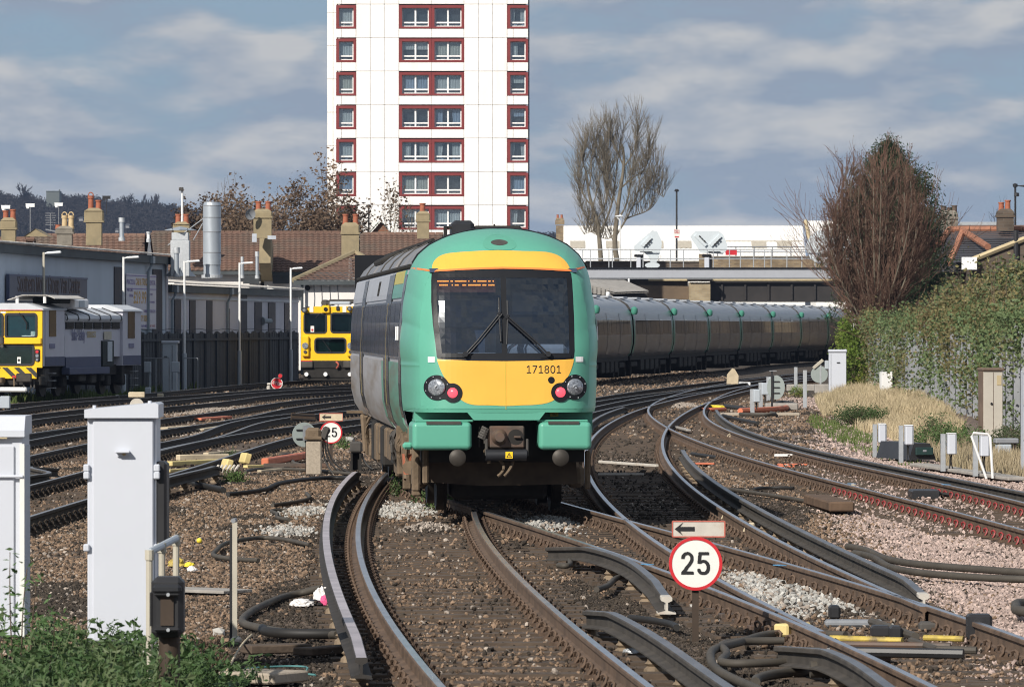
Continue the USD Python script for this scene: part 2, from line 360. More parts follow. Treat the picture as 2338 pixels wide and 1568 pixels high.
mat('cabinet_grey', (0.40, 0.44, 0.48), rough=0.5, var=0.06)
mat('cabinet_beige', (0.45, 0.42, 0.365), rough=0.7, var=0.08, scale=2, col2=(0.36, 0.32, 0.27), mix=(0.55, 0.75))
mat('cabinet_dirty', (0.14, 0.10, 0.075), rough=0.85, var=0.3)
mat('galvanised', (0.42, 0.44, 0.46), rough=0.45, var=0.12, scale=10, metal=0.35)
mat('fence_panel_shaded', (0.085, 0.088, 0.095), rough=0.8, var=0.25, scale=2)  # panels darker than the posts: their grazing light is put into the colour
mat('fence_post_sunlit', (0.235, 0.245, 0.26), rough=0.75, var=0.15, scale=3)  # posts paler than the panels: their sunlit fronts are put into the colour
mat('galv_dull', (0.21, 0.22, 0.235), rough=0.6, var=0.12, scale=8)
mat('white_paint', (0.74, 0.74, 0.73), rough=0.55, var=0.06)
mat('cream_tube', (0.42, 0.39, 0.32), rough=0.6, var=0.12)
mat('dark_steel', (0.022, 0.022, 0.024), rough=0.45, var=0.25)
mat('brown_steel', (0.045, 0.030, 0.020), rough=0.7, var=0.3)
mat('sign_white', (0.70, 0.70, 0.66), rough=0.5, var=0.05, scale=6)
mat('sign_cream', (0.52, 0.44, 0.31), rough=0.6, var=0.12, scale=9, col2=(0.32, 0.24, 0.15), mix=(0.55, 0.75))
mat('sign_dirty', (0.50, 0.465, 0.41), rough=0.6, var=0.1, scale=7, col2=(0.36, 0.26, 0.17), mix=(0.56, 0.76))
mat('sign_red', (0.50, 0.022, 0.03), rough=0.45, var=0.1)
mat('sign_red_faded', (0.42, 0.10, 0.07), rough=0.6, var=0.25, scale=12)
mat('sign_black', (0.015, 0.015, 0.016), rough=0.5)
mat('sign_back', (0.27, 0.31, 0.30), rough=0.5, var=0.06)
mat('concrete', (0.34, 0.29, 0.23), rough=0.95, var=0.2, scale=25, bump=0.3, bscale=60)
mat('concrete_grey', (0.30, 0.28, 0.255), rough=0.95, var=0.2, scale=6, bump=0.3)
mat('cable_grey', (0.062, 0.054, 0.044), rough=0.7, var=0.25)
mat('cable_black', (0.016, 0.015, 0.014), rough=0.6, var=0.2)
mat('cable_blue', (0.08, 0.22, 0.22), rough=0.6)
mat('wood_yellow', (0.62, 0.50, 0.22), rough=0.8, var=0.2)
mat('wood_pale', (0.48, 0.40, 0.28), rough=0.85, var=0.25)
mat('wood_brown', (0.11, 0.07, 0.045), rough=0.9, var=0.35)
mat('pipe_orange', (0.55, 0.16, 0.08), rough=0.55, var=0.15)
mat('rod_yellow', (0.48, 0.36, 0.07), rough=0.6, var=0.3, scale=8, col2=(0.12, 0.09, 0.05), mix=(0.45, 0.6))
mat('plastic_yellow', (0.75, 0.60, 0.05), rough=0.5)
mat('bag_white', (0.70, 0.68, 0.66), rough=0.6, var=0.1)
mat('bag_pink', (0.70, 0.10, 0.25), rough=0.6)
mat('blue_paint', (0.10, 0.28, 0.48), rough=0.5)
mat('crate_green', (0.012, 0.035, 0.032), rough=0.6)
def leafy(name, a, **k): mat(name, a, rough=0.6, var=0.35, scale=1.3, isl=0.45, trans=0.22, **k)
leafy('leaf_ivy', (0.085, 0.122, 0.048), col2=(0.15, 0.125, 0.055), mix=(0.5, 0.66))
leafy('leaf_bramble', (0.17, 0.15, 0.06), col2=(0.12, 0.07, 0.035), mix=(0.5, 0.66))
leafy('leaf_bright', (0.10, 0.15, 0.022), col2=(0.16, 0.15, 0.03), mix=(0.5, 0.66))
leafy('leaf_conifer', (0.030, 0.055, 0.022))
leafy('leaf_front', (0.065, 0.125, 0.038), col2=(0.16, 0.20, 0.09), mix=(0.5, 0.68))
leafy('leaf_dead', (0.15, 0.10, 0.065))
leafy('leaf_weed', (0.075, 0.125, 0.035))
leafy('grass_dry', (0.47, 0.385, 0.245), col2=(0.34, 0.29, 0.15), mix=(0.52, 0.7))
mat('grass_green', (0.10, 0.14, 0.035), rough=0.8, isl=0.4, trans=0.2)
mat('bark_grey', (0.15, 0.128, 0.095), rough=0.95, var=0.3, scale=2)
mat('bark_red', (0.098, 0.056, 0.040), rough=0.9, var=0.35, scale=1.2, isl=0.3)
mat('reflection_wall_dark', (0.05, 0.038, 0.029), rough=0.95, var=0.35, scale=0.8)  # dark tone dims the added wall in the carriage reflections
mat('bark_brown', (0.115, 0.085, 0.06), rough=0.95, var=0.3, scale=2)
mat('hill_wood', (0.016, 0.016, 0.020), rough=1.0, var=0.4, scale=0.05, col2=(0.026, 0.019, 0.020), mix=(0.5, 0.65))
mat('hill_twig', (0.020, 0.018, 0.020), rough=1.0, var=0.3, isl=0.4)
mat('tower_panel', (0.80, 0.78, 0.755), rough=0.7, var=0.03, scale=0.6, isl=0.035, col2=(0.70, 0.665, 0.63), mix=(0.55, 0.75), stretch=(2.5, 2.5, 0.35))
mat('tower_joint', (0.42, 0.40, 0.38), rough=0.9, var=0.1)
mat('tower_red', (0.19, 0.030, 0.030), rough=0.65, var=0.1, scale=1.5)
mat('window_white', (0.78, 0.78, 0.77), rough=0.5, var=0.02)
mat('room_dark', (0.05, 0.055, 0.06), rough=0.9, var=0.4, scale=1.5)
mat('curtain_pale', (0.50, 0.51, 0.51), rough=0.9, var=0.22, scale=2.5, stretch=(6, 6, 0.4))
mat('curtain_cream', (0.46, 0.45, 0.40), rough=0.9, var=0.25, scale=2.5, stretch=(6, 6, 0.4))
mat('curtain_blue', (0.30, 0.36, 0.46), rough=0.9, var=0.25, scale=2.5, stretch=(6, 6, 0.4))
mat('steel_sheet', (0.42, 0.47, 0.53), rough=0.6, var=0.1, scale=0.5, stretch=(1, 1, 0.3))
mat('steel_sheet_pale', (0.47, 0.47, 0.52), rough=0.6, var=0.08, scale=0.5)
mat('stripe_dark', (0.036, 0.033, 0.042), rough=0.7, var=0.15)
mat('gutter_dark', (0.055, 0.065, 0.07), rough=0.7, var=0.25, scale=1)
mat('roof_sheet', (0.50, 0.47, 0.43), rough=0.75, var=0.2, scale=1.0, col2=(0.34, 0.30, 0.26), mix=(0.5, 0.7))
mat('downpipe', (0.27, 0.31, 0.34), rough=0.6, var=0.1)
mat('banner_white', (0.55, 0.53, 0.58), rough=0.6, var=0.06)
mat('banner_purple', (0.17, 0.12, 0.34), rough=0.6)
mat('banner_gold', (0.45, 0.27, 0.06), rough=0.6)
mat('banner_red', (0.45, 0.10, 0.12), rough=0.6)
mat('signboard_grey', (0.12, 0.12, 0.145), rough=0.7, var=0.08)
mat('signboard_letter', (0.10, 0.065, 0.055), rough=0.7)
mat('fence_board', (0.042, 0.046, 0.052), rough=0.9, var=0.2, scale=1.0, isl=0.12, col2=(0.06, 0.045, 0.035), mix=(0.6, 0.75), stretch=(1, 1, 0.25))
mat('flue_steel', (0.46, 0.50, 0.54), rough=0.38, var=0.06, metal=0.55)
mat('flue_rough', (0.46, 0.48, 0.50), rough=0.55, var=0.12, scale=12, bump=0.3, metal=0.3)
mat('roof_tile_brown', (0.145, 0.085, 0.062), rough=0.9, var=0.22, scale=0.7, isl=0.22, col2=(0.115, 0.092, 0.072), mix=(0.46, 0.62))
mat('roof_tile_orange', (0.22, 0.10, 0.06), rough=0.9, var=0.2, scale=1, isl=0.15)
mat('render_white', (0.74, 0.71, 0.68), rough=0.85, var=0.05, scale=0.8, col2=(0.55, 0.50, 0.44), mix=(0.58, 0.75), stretch=(1.5, 1.5, 0.3))
mat('chimney_render', (0.27, 0.22, 0.135), rough=0.95, var=0.15, scale=2.5, col2=(0.19, 0.165, 0.11), mix=(0.5, 0.7))
mat('chimney_stone', (0.20, 0.18, 0.15), rough=0.95, var=0.25, scale=3, bump=0.4, bscale=8)
mat('pot_terracotta', (0.33, 0.11, 0.06), rough=0.8, var=0.15, scale=6)
mat('pot_cream', (0.50, 0.38, 0.22), rough=0.8, var=0.12)
mat('pot_dark', (0.10, 0.075, 0.06), rough=0.9)
mat('mortar_lead', (0.42, 0.45, 0.50), rough=0.6, var=0.15)
mat('slate', (0.052, 0.052, 0.058), rough=0.55, var=0.2, isl=0.15)
mat('ridge_orange', (0.34, 0.15, 0.09), rough=0.85, var=0.2, isl=0.2)
mat('verge_cream', (0.44, 0.36, 0.22), rough=0.9, var=0.15)
def bricklook(name, a, b, mortar, scale, w=0.45, h=0.15):
    nodes = {'g': ('geometry', {}), 'mp': ('mapping', {'rotation': (PI / 2, 0, 0)}), 'b': ('brick_texture', {'color1': a, 'color2': b, 'mortar': mortar, 'scale': 1.0, 'mortar_size': 0.022, 'brick_width': w, 'row_height': h}),
             'n': ('noise_texture', {'scale': 0.9, 'detail': 5.0}), 'r': ('rgb_ramp', {'ramp': [(0.3, (0.6, 0.58, 0.55)), (0.7, (1.0, 1.0, 1.0))]}),
             'm': ('mix_color', {'blend_type': 'multiply', 'fac': 1.0}), 'p': ('principled_bsdf', {'roughness': 0.95})}
    LOOKS[name] = usdkit.material(stage, '/World/Looks/' + name, nodes, [('g.position', 'mp.vector'), ('mp.vector', 'b.vector'), ('g.position', 'n.vector'), ('n.fac', 'r.fac'),
                  ('b.color', 'm.a'), ('r.color', 'm.b'), ('m.result', 'p.base_color')], surface='p.BSDF')
bricklook('brick_stock', (0.34, 0.255, 0.15), (0.20, 0.145, 0.09), (0.24, 0.20, 0.15), 1)
bricklook('brick_pale', (0.44, 0.36, 0.23), (0.36, 0.28, 0.17), (0.36, 0.31, 0.23), 1)
bricklook('brick_dark', (0.13, 0.095, 0.07), (0.085, 0.065, 0.05), (0.12, 0.10, 0.08), 1)
bricklook('brick_red', (0.27, 0.12, 0.07), (0.20, 0.085, 0.05), (0.22, 0.16, 0.12), 1)
mat('girder_black', (0.022, 0.019, 0.018), rough=0.7, var=0.4, scale=0.6, col2=(0.07, 0.04, 0.025), mix=(0.62, 0.78))
mat('girder_brown', (0.12, 0.085, 0.055), rough=0.8, var=0.3, scale=0.7)
mat('gantry_grey', (0.33, 0.345, 0.38), rough=0.6, var=0.05)
mat('signal_grey', (0.52, 0.57, 0.60), rough=0.5, var=0.04)
mat('shed_white', (0.78, 0.76, 0.72), rough=0.6, var=0.05, scale=0.3)
mat('shed_light', (0.42, 0.38, 0.31), rough=0.6, var=0.15)
mat('canopy_asbestos', (0.27, 0.255, 0.235), rough=0.9, var=0.15)
mat('loco_yellow', (0.80, 0.47, 0.01), rough=0.4, var=0.06, scale=1.5, col2=(0.62, 0.36, 0.02), mix=(0.6, 0.8))
mat('loco_white', (0.47, 0.47, 0.53), rough=0.5, var=0.06, scale=1)
mat('loco_roof', (0.50, 0.52, 0.55), rough=0.55, var=0.08)
mat('loco_blue', (0.05, 0.062, 0.115), rough=0.5, var=0.1)
mat('loco_letter', (0.17, 0.17, 0.26), rough=0.6)
mat('interior_teal', (0.07, 0.14, 0.15), rough=0.8, var=0.3)
mat('interior_dark', (0.02, 0.026, 0.026), rough=0.8, var=0.3)
mat('interior_green', (0.045, 0.06, 0.045), rough=0.8, var=0.5, scale=3)
mat('chevron_black', (0.03, 0.03, 0.03), rough=0.6)
mat('van_white', (0.80, 0.80, 0.80), rough=0.4, var=0.02)
mat('emu_grey', (0.075, 0.07, 0.066), rough=0.25, var=0.12, scale=0.8, spec=0.7, col2=(0.06, 0.05, 0.042), mix=(0.45, 0.65))
mat('emu_glass', (0.012, 0.011, 0.010), rough=0.06, var=0.2, spec=0.7)
mat('emu_green', (0.03, 0.15, 0.10), rough=0.3, var=0.1)
mat('emu_roof', (0.34, 0.355, 0.38), rough=0.35, var=0.15, scale=1, spec=0.5)
mat('emu_roof_green', (0.06, 0.23, 0.17), rough=0.4, var=0.1)
mat('hill_moss', (0.13, 0.165, 0.11), rough=0.95, var=0.2, scale=2)
mat('deflector_brown', (0.065, 0.048, 0.034), rough=0.9, var=0.4, scale=4)
# ---------------------------------------------------------------- ground
def ground_mat():
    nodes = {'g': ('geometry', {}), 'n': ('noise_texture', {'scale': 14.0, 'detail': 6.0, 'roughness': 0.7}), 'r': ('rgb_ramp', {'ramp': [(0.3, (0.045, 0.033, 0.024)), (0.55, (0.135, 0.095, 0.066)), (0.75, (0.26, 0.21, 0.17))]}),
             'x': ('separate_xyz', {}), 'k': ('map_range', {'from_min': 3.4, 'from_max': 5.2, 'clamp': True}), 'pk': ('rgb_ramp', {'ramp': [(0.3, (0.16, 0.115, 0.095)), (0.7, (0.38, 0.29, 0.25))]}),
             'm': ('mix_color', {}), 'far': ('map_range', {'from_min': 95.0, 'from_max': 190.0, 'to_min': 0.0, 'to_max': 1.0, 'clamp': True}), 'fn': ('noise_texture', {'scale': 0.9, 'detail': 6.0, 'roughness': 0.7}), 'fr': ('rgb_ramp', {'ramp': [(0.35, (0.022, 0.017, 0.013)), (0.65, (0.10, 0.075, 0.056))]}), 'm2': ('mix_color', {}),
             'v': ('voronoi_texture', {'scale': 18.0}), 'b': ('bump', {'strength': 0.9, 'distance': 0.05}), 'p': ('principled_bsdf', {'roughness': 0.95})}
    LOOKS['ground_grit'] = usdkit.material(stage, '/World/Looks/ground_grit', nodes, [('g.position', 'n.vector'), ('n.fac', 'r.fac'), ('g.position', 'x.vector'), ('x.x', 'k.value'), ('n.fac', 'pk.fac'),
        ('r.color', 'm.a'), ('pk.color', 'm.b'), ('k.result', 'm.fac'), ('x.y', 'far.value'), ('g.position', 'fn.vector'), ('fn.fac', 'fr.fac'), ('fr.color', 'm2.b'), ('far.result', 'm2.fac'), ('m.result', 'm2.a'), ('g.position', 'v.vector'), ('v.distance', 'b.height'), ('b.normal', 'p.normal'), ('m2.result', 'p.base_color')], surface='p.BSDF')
ground_mat()
def ground_z(x, y):
    """height of the stone bed: rail level is 0"""
    x, y = np.asarray(x, float), np.asarray(y, float)
    z = -0.215 + 0.03 * (meshkit.fbm(np.stack([x * 0.9, y * 0.45, 0 * x], -1), 3, 5) - 0.5) * 2
    edge = np.interp(y, [0, 100, 125, 160, 200, 260], [9.6, 9.6, 10.0, 10.6, 11.5, 14.0])
    z = z + np.clip((x - edge) / 1.2, 0, 1) * 0.12
    far = np.clip((np.abs(x) - 60) / 200, 0, 1) + np.clip((y - 320) / 400, 0, 1)
    return z - 0.25 * np.clip(far, 0, 1)
def grid_sheet(xs, ys):
    xx, yy = np.meshgrid(xs, ys, indexing='ij')
    v = np.stack([xx, yy, ground_z(xx, yy)], -1).reshape(-1, 3)
    n, m = len(xs), len(ys); i, j = np.meshgrid(np.arange(n - 1), np.arange(m - 1), indexing='ij')
    f = np.stack([i * m + j, (i + 1) * m + j, (i + 1) * m + j + 1, i * m + j + 1], -1).reshape(-1, 4)
    return v, f
xs = np.concatenate([[-6000, -2000, -700, -250, -120, -60, -40, -30], np.arange(-24, 24.1, 0.4), [30, 40, 60, 120, 250, 700, 2000, 6000]])
ys = np.concatenate([[-300, -60, 0, 20], np.arange(30, 140, 0.6), np.arange(140, 320, 3.0), [340, 380, 450, 600, 900, 1500, 3000, 9000]])
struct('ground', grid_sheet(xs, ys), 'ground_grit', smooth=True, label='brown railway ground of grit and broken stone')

# ---------------------------------------------------------------- tracks
def railprof(w=0.072, foot=0.14, h=0.159):
    a = w / 2; b = foot / 2
    half = [(a - 0.008, 0.0), (a, -0.008), (a, -0.035), (0.010, -0.052), (0.010, -h + 0.03), (b, -h + 0.012), (b, -h)]
    return half + [(-x, z) for x, z in half[::-1]]
RP = railprof(); CP = railprof(0.09, 0.15, 0.15)
def line(px, z=0.0, n=60, s=0.002):
    pts = np.array([G(x, y, z) for x, y in px])
    ln = np.linalg.norm(np.diff(pts[:, :2], axis=0), axis=1).sum()
    return spline(pts, max(n, int(ln / 0.7)), s * len(pts))
def along(path, step, phase=0.0):
    d = np.concatenate([[0], np.cumsum(np.linalg.norm(np.diff(path, axis=0), axis=1))])
    at = np.arange(phase, d[-1], step)
    p = np.stack([np.interp(at, d, path[:, k]) for k in range(3)], 1)
    q = np.stack([np.interp(at + 0.05, d, path[:, k]) for k in range(3)], 1) - np.stack([np.interp(at - 0.05, d, path[:, k]) for k in range(3)], 1)
    return p, np.arctan2(q[:, 1], q[:, 0])
def clip_mesh(full, plate=True):
    """base plate with a spring clip curled on either side of the rail (across = local y)"""
    b = MB()
    if plate: b.add(box((0, 0, -0.172), (0.17, 0.34, 0.03)))
    for s in (-1, 1):
        if plate: b.add(box((0, s * 0.115, -0.145), (0.10, 0.07, 0.045)))
        if full:
            a = np.linspace(-0.3, PI + 0.5, 7)
            b.add(tube(np.stack([0.055 * np.cos(a), np.full(7, s * 0.125) + s * 0.02 * np.sin(a * 2), -0.135 + 0.065 * np.sin(a)], 1), 0.013, 4))
    return b.get()
CLIP_FULL, CLIP_FAR, CLIP_RED = clip_mesh(True), clip_mesh(False), clip_mesh(True, False)
def place(m, p, a):
    return rot(m[0], a) + p, m[1]
SLEEPERS = []            # remembered so that stones keep off them
RAILS = []
def track(label, left, right, step=0.7, look='rail_rust', clip='clip_rust', red_beyond=None, group=None, sleepers=True, nmax=140, nearlen=120.0):
    t = Thing('railway_track', label, 'railway track', group=group)
    lines = [line(left), line(right)]
    for L in lines:
        if L[0, 1] > L[-1, 1]: L[:] = L[::-1].copy()
        RAILS.append(L)
        t.part('rail', sweep(L, RP), look, smooth=35)
    near, far = [], MB(); k = 0
    a, b = lines
    ca, aa = along(a, step)
    for i, (p, ang) in enumerate(zip(ca, aa)):
        n = np.array([math.cos(ang), math.sin(ang)])
        q = b[np.argmin(np.abs((b[:, :2] - p[:2]) @ n) + 0.02 * np.linalg.norm(b[:, :2] - p[:2], axis=1))]
        gap = np.linalg.norm(q - p); mid = (p + q) / 2
        if sleepers and gap < 2.2:
            m = place(box((0, 0, -0.245), (0.26, 2.5, 0.13)), mid, ang + 0.012 * math.sin(i * 2.3))
            SLEEPERS.append((mid[0], mid[1], ang))
            if k < nmax and mid[1] < nearlen: t.part('sleeper', m, 'sleeper_timber')
            else: far.add(m)
            k += 1
    if far.n: t.part('far_sleepers', far, 'sleeper_timber', kind='stuff')
    k = 0; rest = MB(); restred = MB()
    for L in lines:
        pp, an = along(L, step, 0.1)
        for p, ang in zip(pp, an):
            red = red_beyond is not None and p[1] < red_beyond
            m = place(CLIP_FULL if p[1] < 110 else CLIP_FAR, p, ang)
            if red: rest.add(place(CLIP_FAR, p, ang)); m = place(CLIP_RED, p, ang)
            if k < 200 and p[1] < 90: t.part('rail_clip', m, 'clip_red' if red else clip, label='red sprung rail clip' if red else None); k += 1
            else: (restred if red else rest).add(m)
    if rest.n: t.part('far_rail_clips', rest, clip, kind='stuff')
    if restred.n: t.part('red_rail_clips', restred, 'clip_red', kind='stuff')
    return t
def conductor(label, px, look='rail_conductor', z=0.075, white_end=False, group=None, step=2.4):
    t = Thing('conductor_rail', label, 'conductor rail', group=group)
    L = line(px, z); RAILS.append(L)
    d = np.concatenate([[0], np.cumsum(np.linalg.norm(np.diff(L, axis=0), axis=1))])
    L[:, 2] -= 0.07 * np.clip(1 - np.minimum(d, d[-1] - d) / 1.6, 0, 1)
    t.part('rail', sweep(L, CP), look, smooth=35)
    pot = lathe([(0.0, 0.0), (0.05, 0.0), (0.055, -0.04), (0.075, -0.06), (0.055, -0.08), (0.08, -0.10), (0.085, -0.135), (0.0, -0.135)], 8)
    for p, a in zip(*along(L, step, 0.5)):
        if p[1] < 140: t.part('insulator', (pot[0] + p + [0, 0, -0.15], pot[1][:, ::-1]), 'insulator_pot')
    if white_end:
        e = L[0] if L[0, 1] < L[-1, 1] else L[-1]; o = L[1] if L[0, 1] < L[-1, 1] else L[-2]
        u = (o - e) / np.linalg.norm(o - e)
        t.part('painted_end', sweep(np.array([e - u * 0.012, e + u * 0.16]), [(x * 1.08, zz * 1.04 + 0.003) for x, zz in CP]), 'sign_dirty')
    return t
A_L = [(1010, 1568), (960, 1500), (890, 1410), (845, 1340), (822, 1280), (815, 1220), (825, 1170), (850, 1120), (893, 1070), (920, 1048)]
A_L = [(1050, 1620)] + A_L
A_R = [(1560, 1630), (1476, 1555), (1369, 1473), (1298, 1416), (1227, 1360), (1181, 1321), (1139, 1264), (1107, 1218), (1080, 1163)]
B_L = [(2260, 1630), (2132, 1568), (1960, 1487), (1817, 1423), (1680, 1363), (1519, 1300), (1405, 1266), (1281, 1225), (1192, 1186), (1086, 1161), (1010, 1138), (940, 1108), (900, 1088)]
B_R = [(2420, 1490), (2338, 1458), (2200, 1410), (2079, 1363), (1930, 1322), (1777, 1281), (1636, 1245), (1531, 1214), (1438, 1189), (1334, 1161), (1277, 1143), (1174, 1112), (1120, 1098)]
C_L = [(1887, 1440), (1764, 1384), (1645, 1327), (1575, 1290), (1519, 1248), (1438, 1190), (1390, 1154), (1362, 1120), (1339, 1078), (1334, 1047), (1348, 1010), (1400, 966), (1450, 940), (1548, 908), (1640, 891), (1760, 874), (1880, 860)]
C_R = [(2114, 1384), (2044, 1353), (1890, 1290), (1777, 1231), (1692, 1185), (1622, 1146), (1551, 1095), (1523, 1056), (1512, 1021), (1515, 999), (1531, 971), (1565, 946), (1610, 922), (1680, 898), (1760, 880), (1880, 864)]
D_L = [(2460, 1245), (2338, 1208), (2177, 1167), (1945, 1105), (1777, 1068), (1650, 1029), (1580, 1000), (1531, 975), (1500, 962), (1484, 949), (1479, 934), (1500, 916), (1560, 896), (1640, 878), (1760, 860), (1880, 849)]
D_R = [(2460, 1180), (2338, 1149), (2177, 1108), (1930, 1056), (1777, 1022), (1707, 996), (1650, 974), (1610, 951), (1603, 936), (1625, 915), (1680, 892), (1760, 872), (1880, 855)]
g1 = 'running tracks across the foreground'
track('rusty foreground track, its left rail bending beside the pale topped conductor rail', A_L, A_R, group=None)
track('bright topped track that the green train stands on, running out to the lower right corner', B_L, B_R)
track('curved track in the shadow right of the green train, merging behind the 25 sign', C_L, C_R, sleepers=True)
track('rightmost track with red clips below the row of small boxes on posts', D_L, D_R, red_beyond=84)
conductor('left foreground conductor rail with a broad pale worn top, ending near the white post', [(818, 1478), (800, 1395), (770, 1342), (749, 1292), (744, 1253), (746, 1197), (756, 1147), (781, 1108), (818, 1070)], 'rail_conductor_bright', 0.10)
conductor('short conductor rail left of the 25 sign, ending in front of it', [(1519, 1344), (1493, 1314), (1422, 1278), (1334, 1244), (1246, 1234)], white_end=True)
conductor('conductor rail at the bottom between the two nearest tracks', [(1730, 1612), (1676, 1568), (1597, 1522), (1519, 1471), (1387, 1388), (1334, 1374)])
conductor('conductor rail at the bottom right edge beside the thick hose loops', [(2110, 1610), (2037, 1568), (1974, 1528), (1869, 1475), (1778, 1453)])
conductor('conductor rail curving beside the shadowed track to a white painted end on the pink stones', [(2107, 1338), (1957, 1268), (1816, 1205), (1749, 1168), (1673, 1128), (1634, 1100), (1591, 1066), (1566, 1040), (1557, 1022)], white_end=True)
conductor('long dark conductor rail nearest the fence on the right', [(2460, 1150), (2338, 1120), (2100, 1076), (1930, 1044), (1834, 1021), (1749, 998), (1678, 970), (1645, 948), (1634, 933)])
conductor('short conductor rail emerging from behind the right side of the green train', [(1346, 968), (1380, 945), (1432, 927)])
r_ = [
 ('farthest left track along the dark board fence', [(-60, 928), (90, 917), (191, 908), (348, 897), (480, 884), (616, 873), (740, 866), (830, 861)], [(-60, 946), (0, 939), (191, 916), (348, 907), (500, 897), (630, 887), (803, 877), (880, 872)]),
 ('second track from the dark fence, in front of the red stop disc', [(-60, 962), (57, 948), (191, 933), (361, 916), (500, 904), (651, 891), (803, 885), (880, 880)], [(-60, 984), (70, 959), (193, 944), (365, 930), (504, 917), (608, 903), (809, 892), (880, 887)]),
 ('third track from the dark fence, seen either side of the white cabinet', [(-60, 1030), (70, 1004), (193, 983), (361, 956), (469, 944), (565, 929), (694, 911), (814, 901), (900, 894)], [(-60, 1075), (70, 1039), (193, 1015), (361, 981), (500, 963), (582, 948), (630, 936), (820, 911), (900, 902)]),
 ('fourth track from the dark fence, joining a turnout left of the train', [(300, 1028), (361, 1009), (424, 1000), (500, 972), (565, 956), (673, 943), (822, 922), (900, 912)], [(330, 1046), (413, 1015), (478, 1002), (532, 985), (608, 963), (662, 951), (822, 935), (900, 924)]),
 ('fifth track from the dark fence, nearest to the yellow painted planks', [(-60, 1138), (70, 1105), (193, 1076), (361, 1030), (413, 1015), (478, 1003), (565, 988), (668, 972), (824, 956), (900, 945)], [(-60, 1222), (72, 1172), (190, 1141), (290, 1112), (387, 1084), (456, 1063), (512, 1046), (565, 1024), (619, 1009), (668, 998), (824, 970), (900, 960)]),
]
for lab, a, b in r_: track(lab, a, b, look='rail_dark', clip='clip_dark', sleepers=True, nmax=60, nearlen=140)
conductor('far left conductor rail behind the left white cabinet', [(-60, 1020), (70, 989), (193, 972), (330, 952)], z=0.08)
conductor('low conductor rail ending behind the white cabinets on the left', [(-60, 1088), (70, 1066), (110, 1060), (131, 1059)], z=0.08)
conductor('conductor rail ending under the left track with dark pots beneath', [(350, 1102), (387, 1088), (456, 1072), (500, 1058)], z=0.08)
for lab, a, b in [('far track closest to the standing dark train', [(1300, 918), (1370, 906), (1545, 881), (1700, 864), (1880, 846)], [(1300, 930), (1370, 914), (1560, 890), (1700, 873), (1880, 852)]), ('far track between the curved tracks and the one by the standing train', [(1300, 945), (1370, 925), (1500, 902), (1620, 884), (1880, 853)], [(1300, 958), (1370, 936), (1500, 912), (1620, 892), (1880, 858)])]:
    track(lab, a, b, look='rail_dark', clip='clip_dark', nmax=0)

# ---------------------------------------------------------------- loose stone
def stone(seed, flat=0.72):
    r = rng(seed); m = trimesh.creation.icosphere(0) if seed % 2 else trimesh.convex.convex_hull(r.normal(size=(14, 3)))
    v = np.array(m.vertices); v = v / np.linalg.norm(v, axis=1, keepdims=True) * (0.75 + 0.5 * r.random((len(v), 1)))
    v *= np.array([1.0, 0.8, flat]); m = trimesh.convex.convex_hull(v)
    return np.asarray(m.vertices) * 0.5, np.asarray(m.faces)
STONES = [stone(k) for k in range(5)]
KINDS = ['ballast_brown', 'ballast_dark', 'ballast_pale', 'ballast_pink', 'ballast_white']
_raily = [(L[:, 0], L[:, 1]) for L in RAILS]
def rail_clear(x, y, w=0.09):
    ok = np.ones(len(x), bool)
    for rx, ry in _raily:
        o = np.argsort(ry); xx = np.interp(y, ry[o], rx[o]); inside = (y > ry.min()) & (y < ry.max())
        ok &= ~(inside & (np.abs(x - xx) < w))
    return ok
SX = np.array([s[0] for s in SLEEPERS]); SY = np.array([s[1] for s in SLEEPERS]); SA = np.array([s[2] for s in SLEEPERS])
from scipy.spatial import cKDTree
_st = cKDTree(np.stack([SX, SY], 1))
def on_sleeper(x, y):
    hit = np.zeros(len(x), bool); d, ix = _st.query(np.stack([x, y], 1), k=6)
    for k in range(6):
        dx, dy = x - SX[ix[:, k]], y - SY[ix[:, k]]; c, s = np.cos(SA[ix[:, k]]), np.sin(SA[ix[:, k]])
        u, w = dx * c + dy * s, -dx * s + dy * c
        hit |= (np.abs(u) < 0.14) & (np.abs(w) < 1.25)
    return hit
PATCH = [  # pale heaps of fresh stone: centre in the picture, half width m, half depth m, kind
 ((940, 1165), 0.42, 2.6, 4), ((1245, 1200), 0.45, 2.2, 4), ((1810, 1375), 0.62, 2.6, 4), ((1720, 1335), 0.40, 2.0, 4), ((690, 1170), 0.28, 1.6, 4), ((655, 1215), 0.25, 1.3, 4), ((980, 1210), 0.25, 0.8, 2),
 ((430, 985), 0.5, 5, 2), ((480, 930), 0.6, 9, 2), ((1540, 925), 0.5, 6, 2)]
GREASE_AND_SHADE = [(*G(px, py)[:2], a, b) for (px, py), a, b in (((690, 1325), 0.55, 5.5), ((680, 1400), 0.6, 3.0), ((1400, 1320), 0.75, 5.0), ((1500, 1400), 0.7, 3.0), ((1640, 1500), 0.6, 3.0), ((640, 1450), 0.5, 2.0), ((800, 1150), 0.35, 9.0), ((1720, 1130), 0.7, 7.0), ((1500, 1450), 0.5, 3.0))]  # greasy ground; the patch right of the train also paints its shadow darker
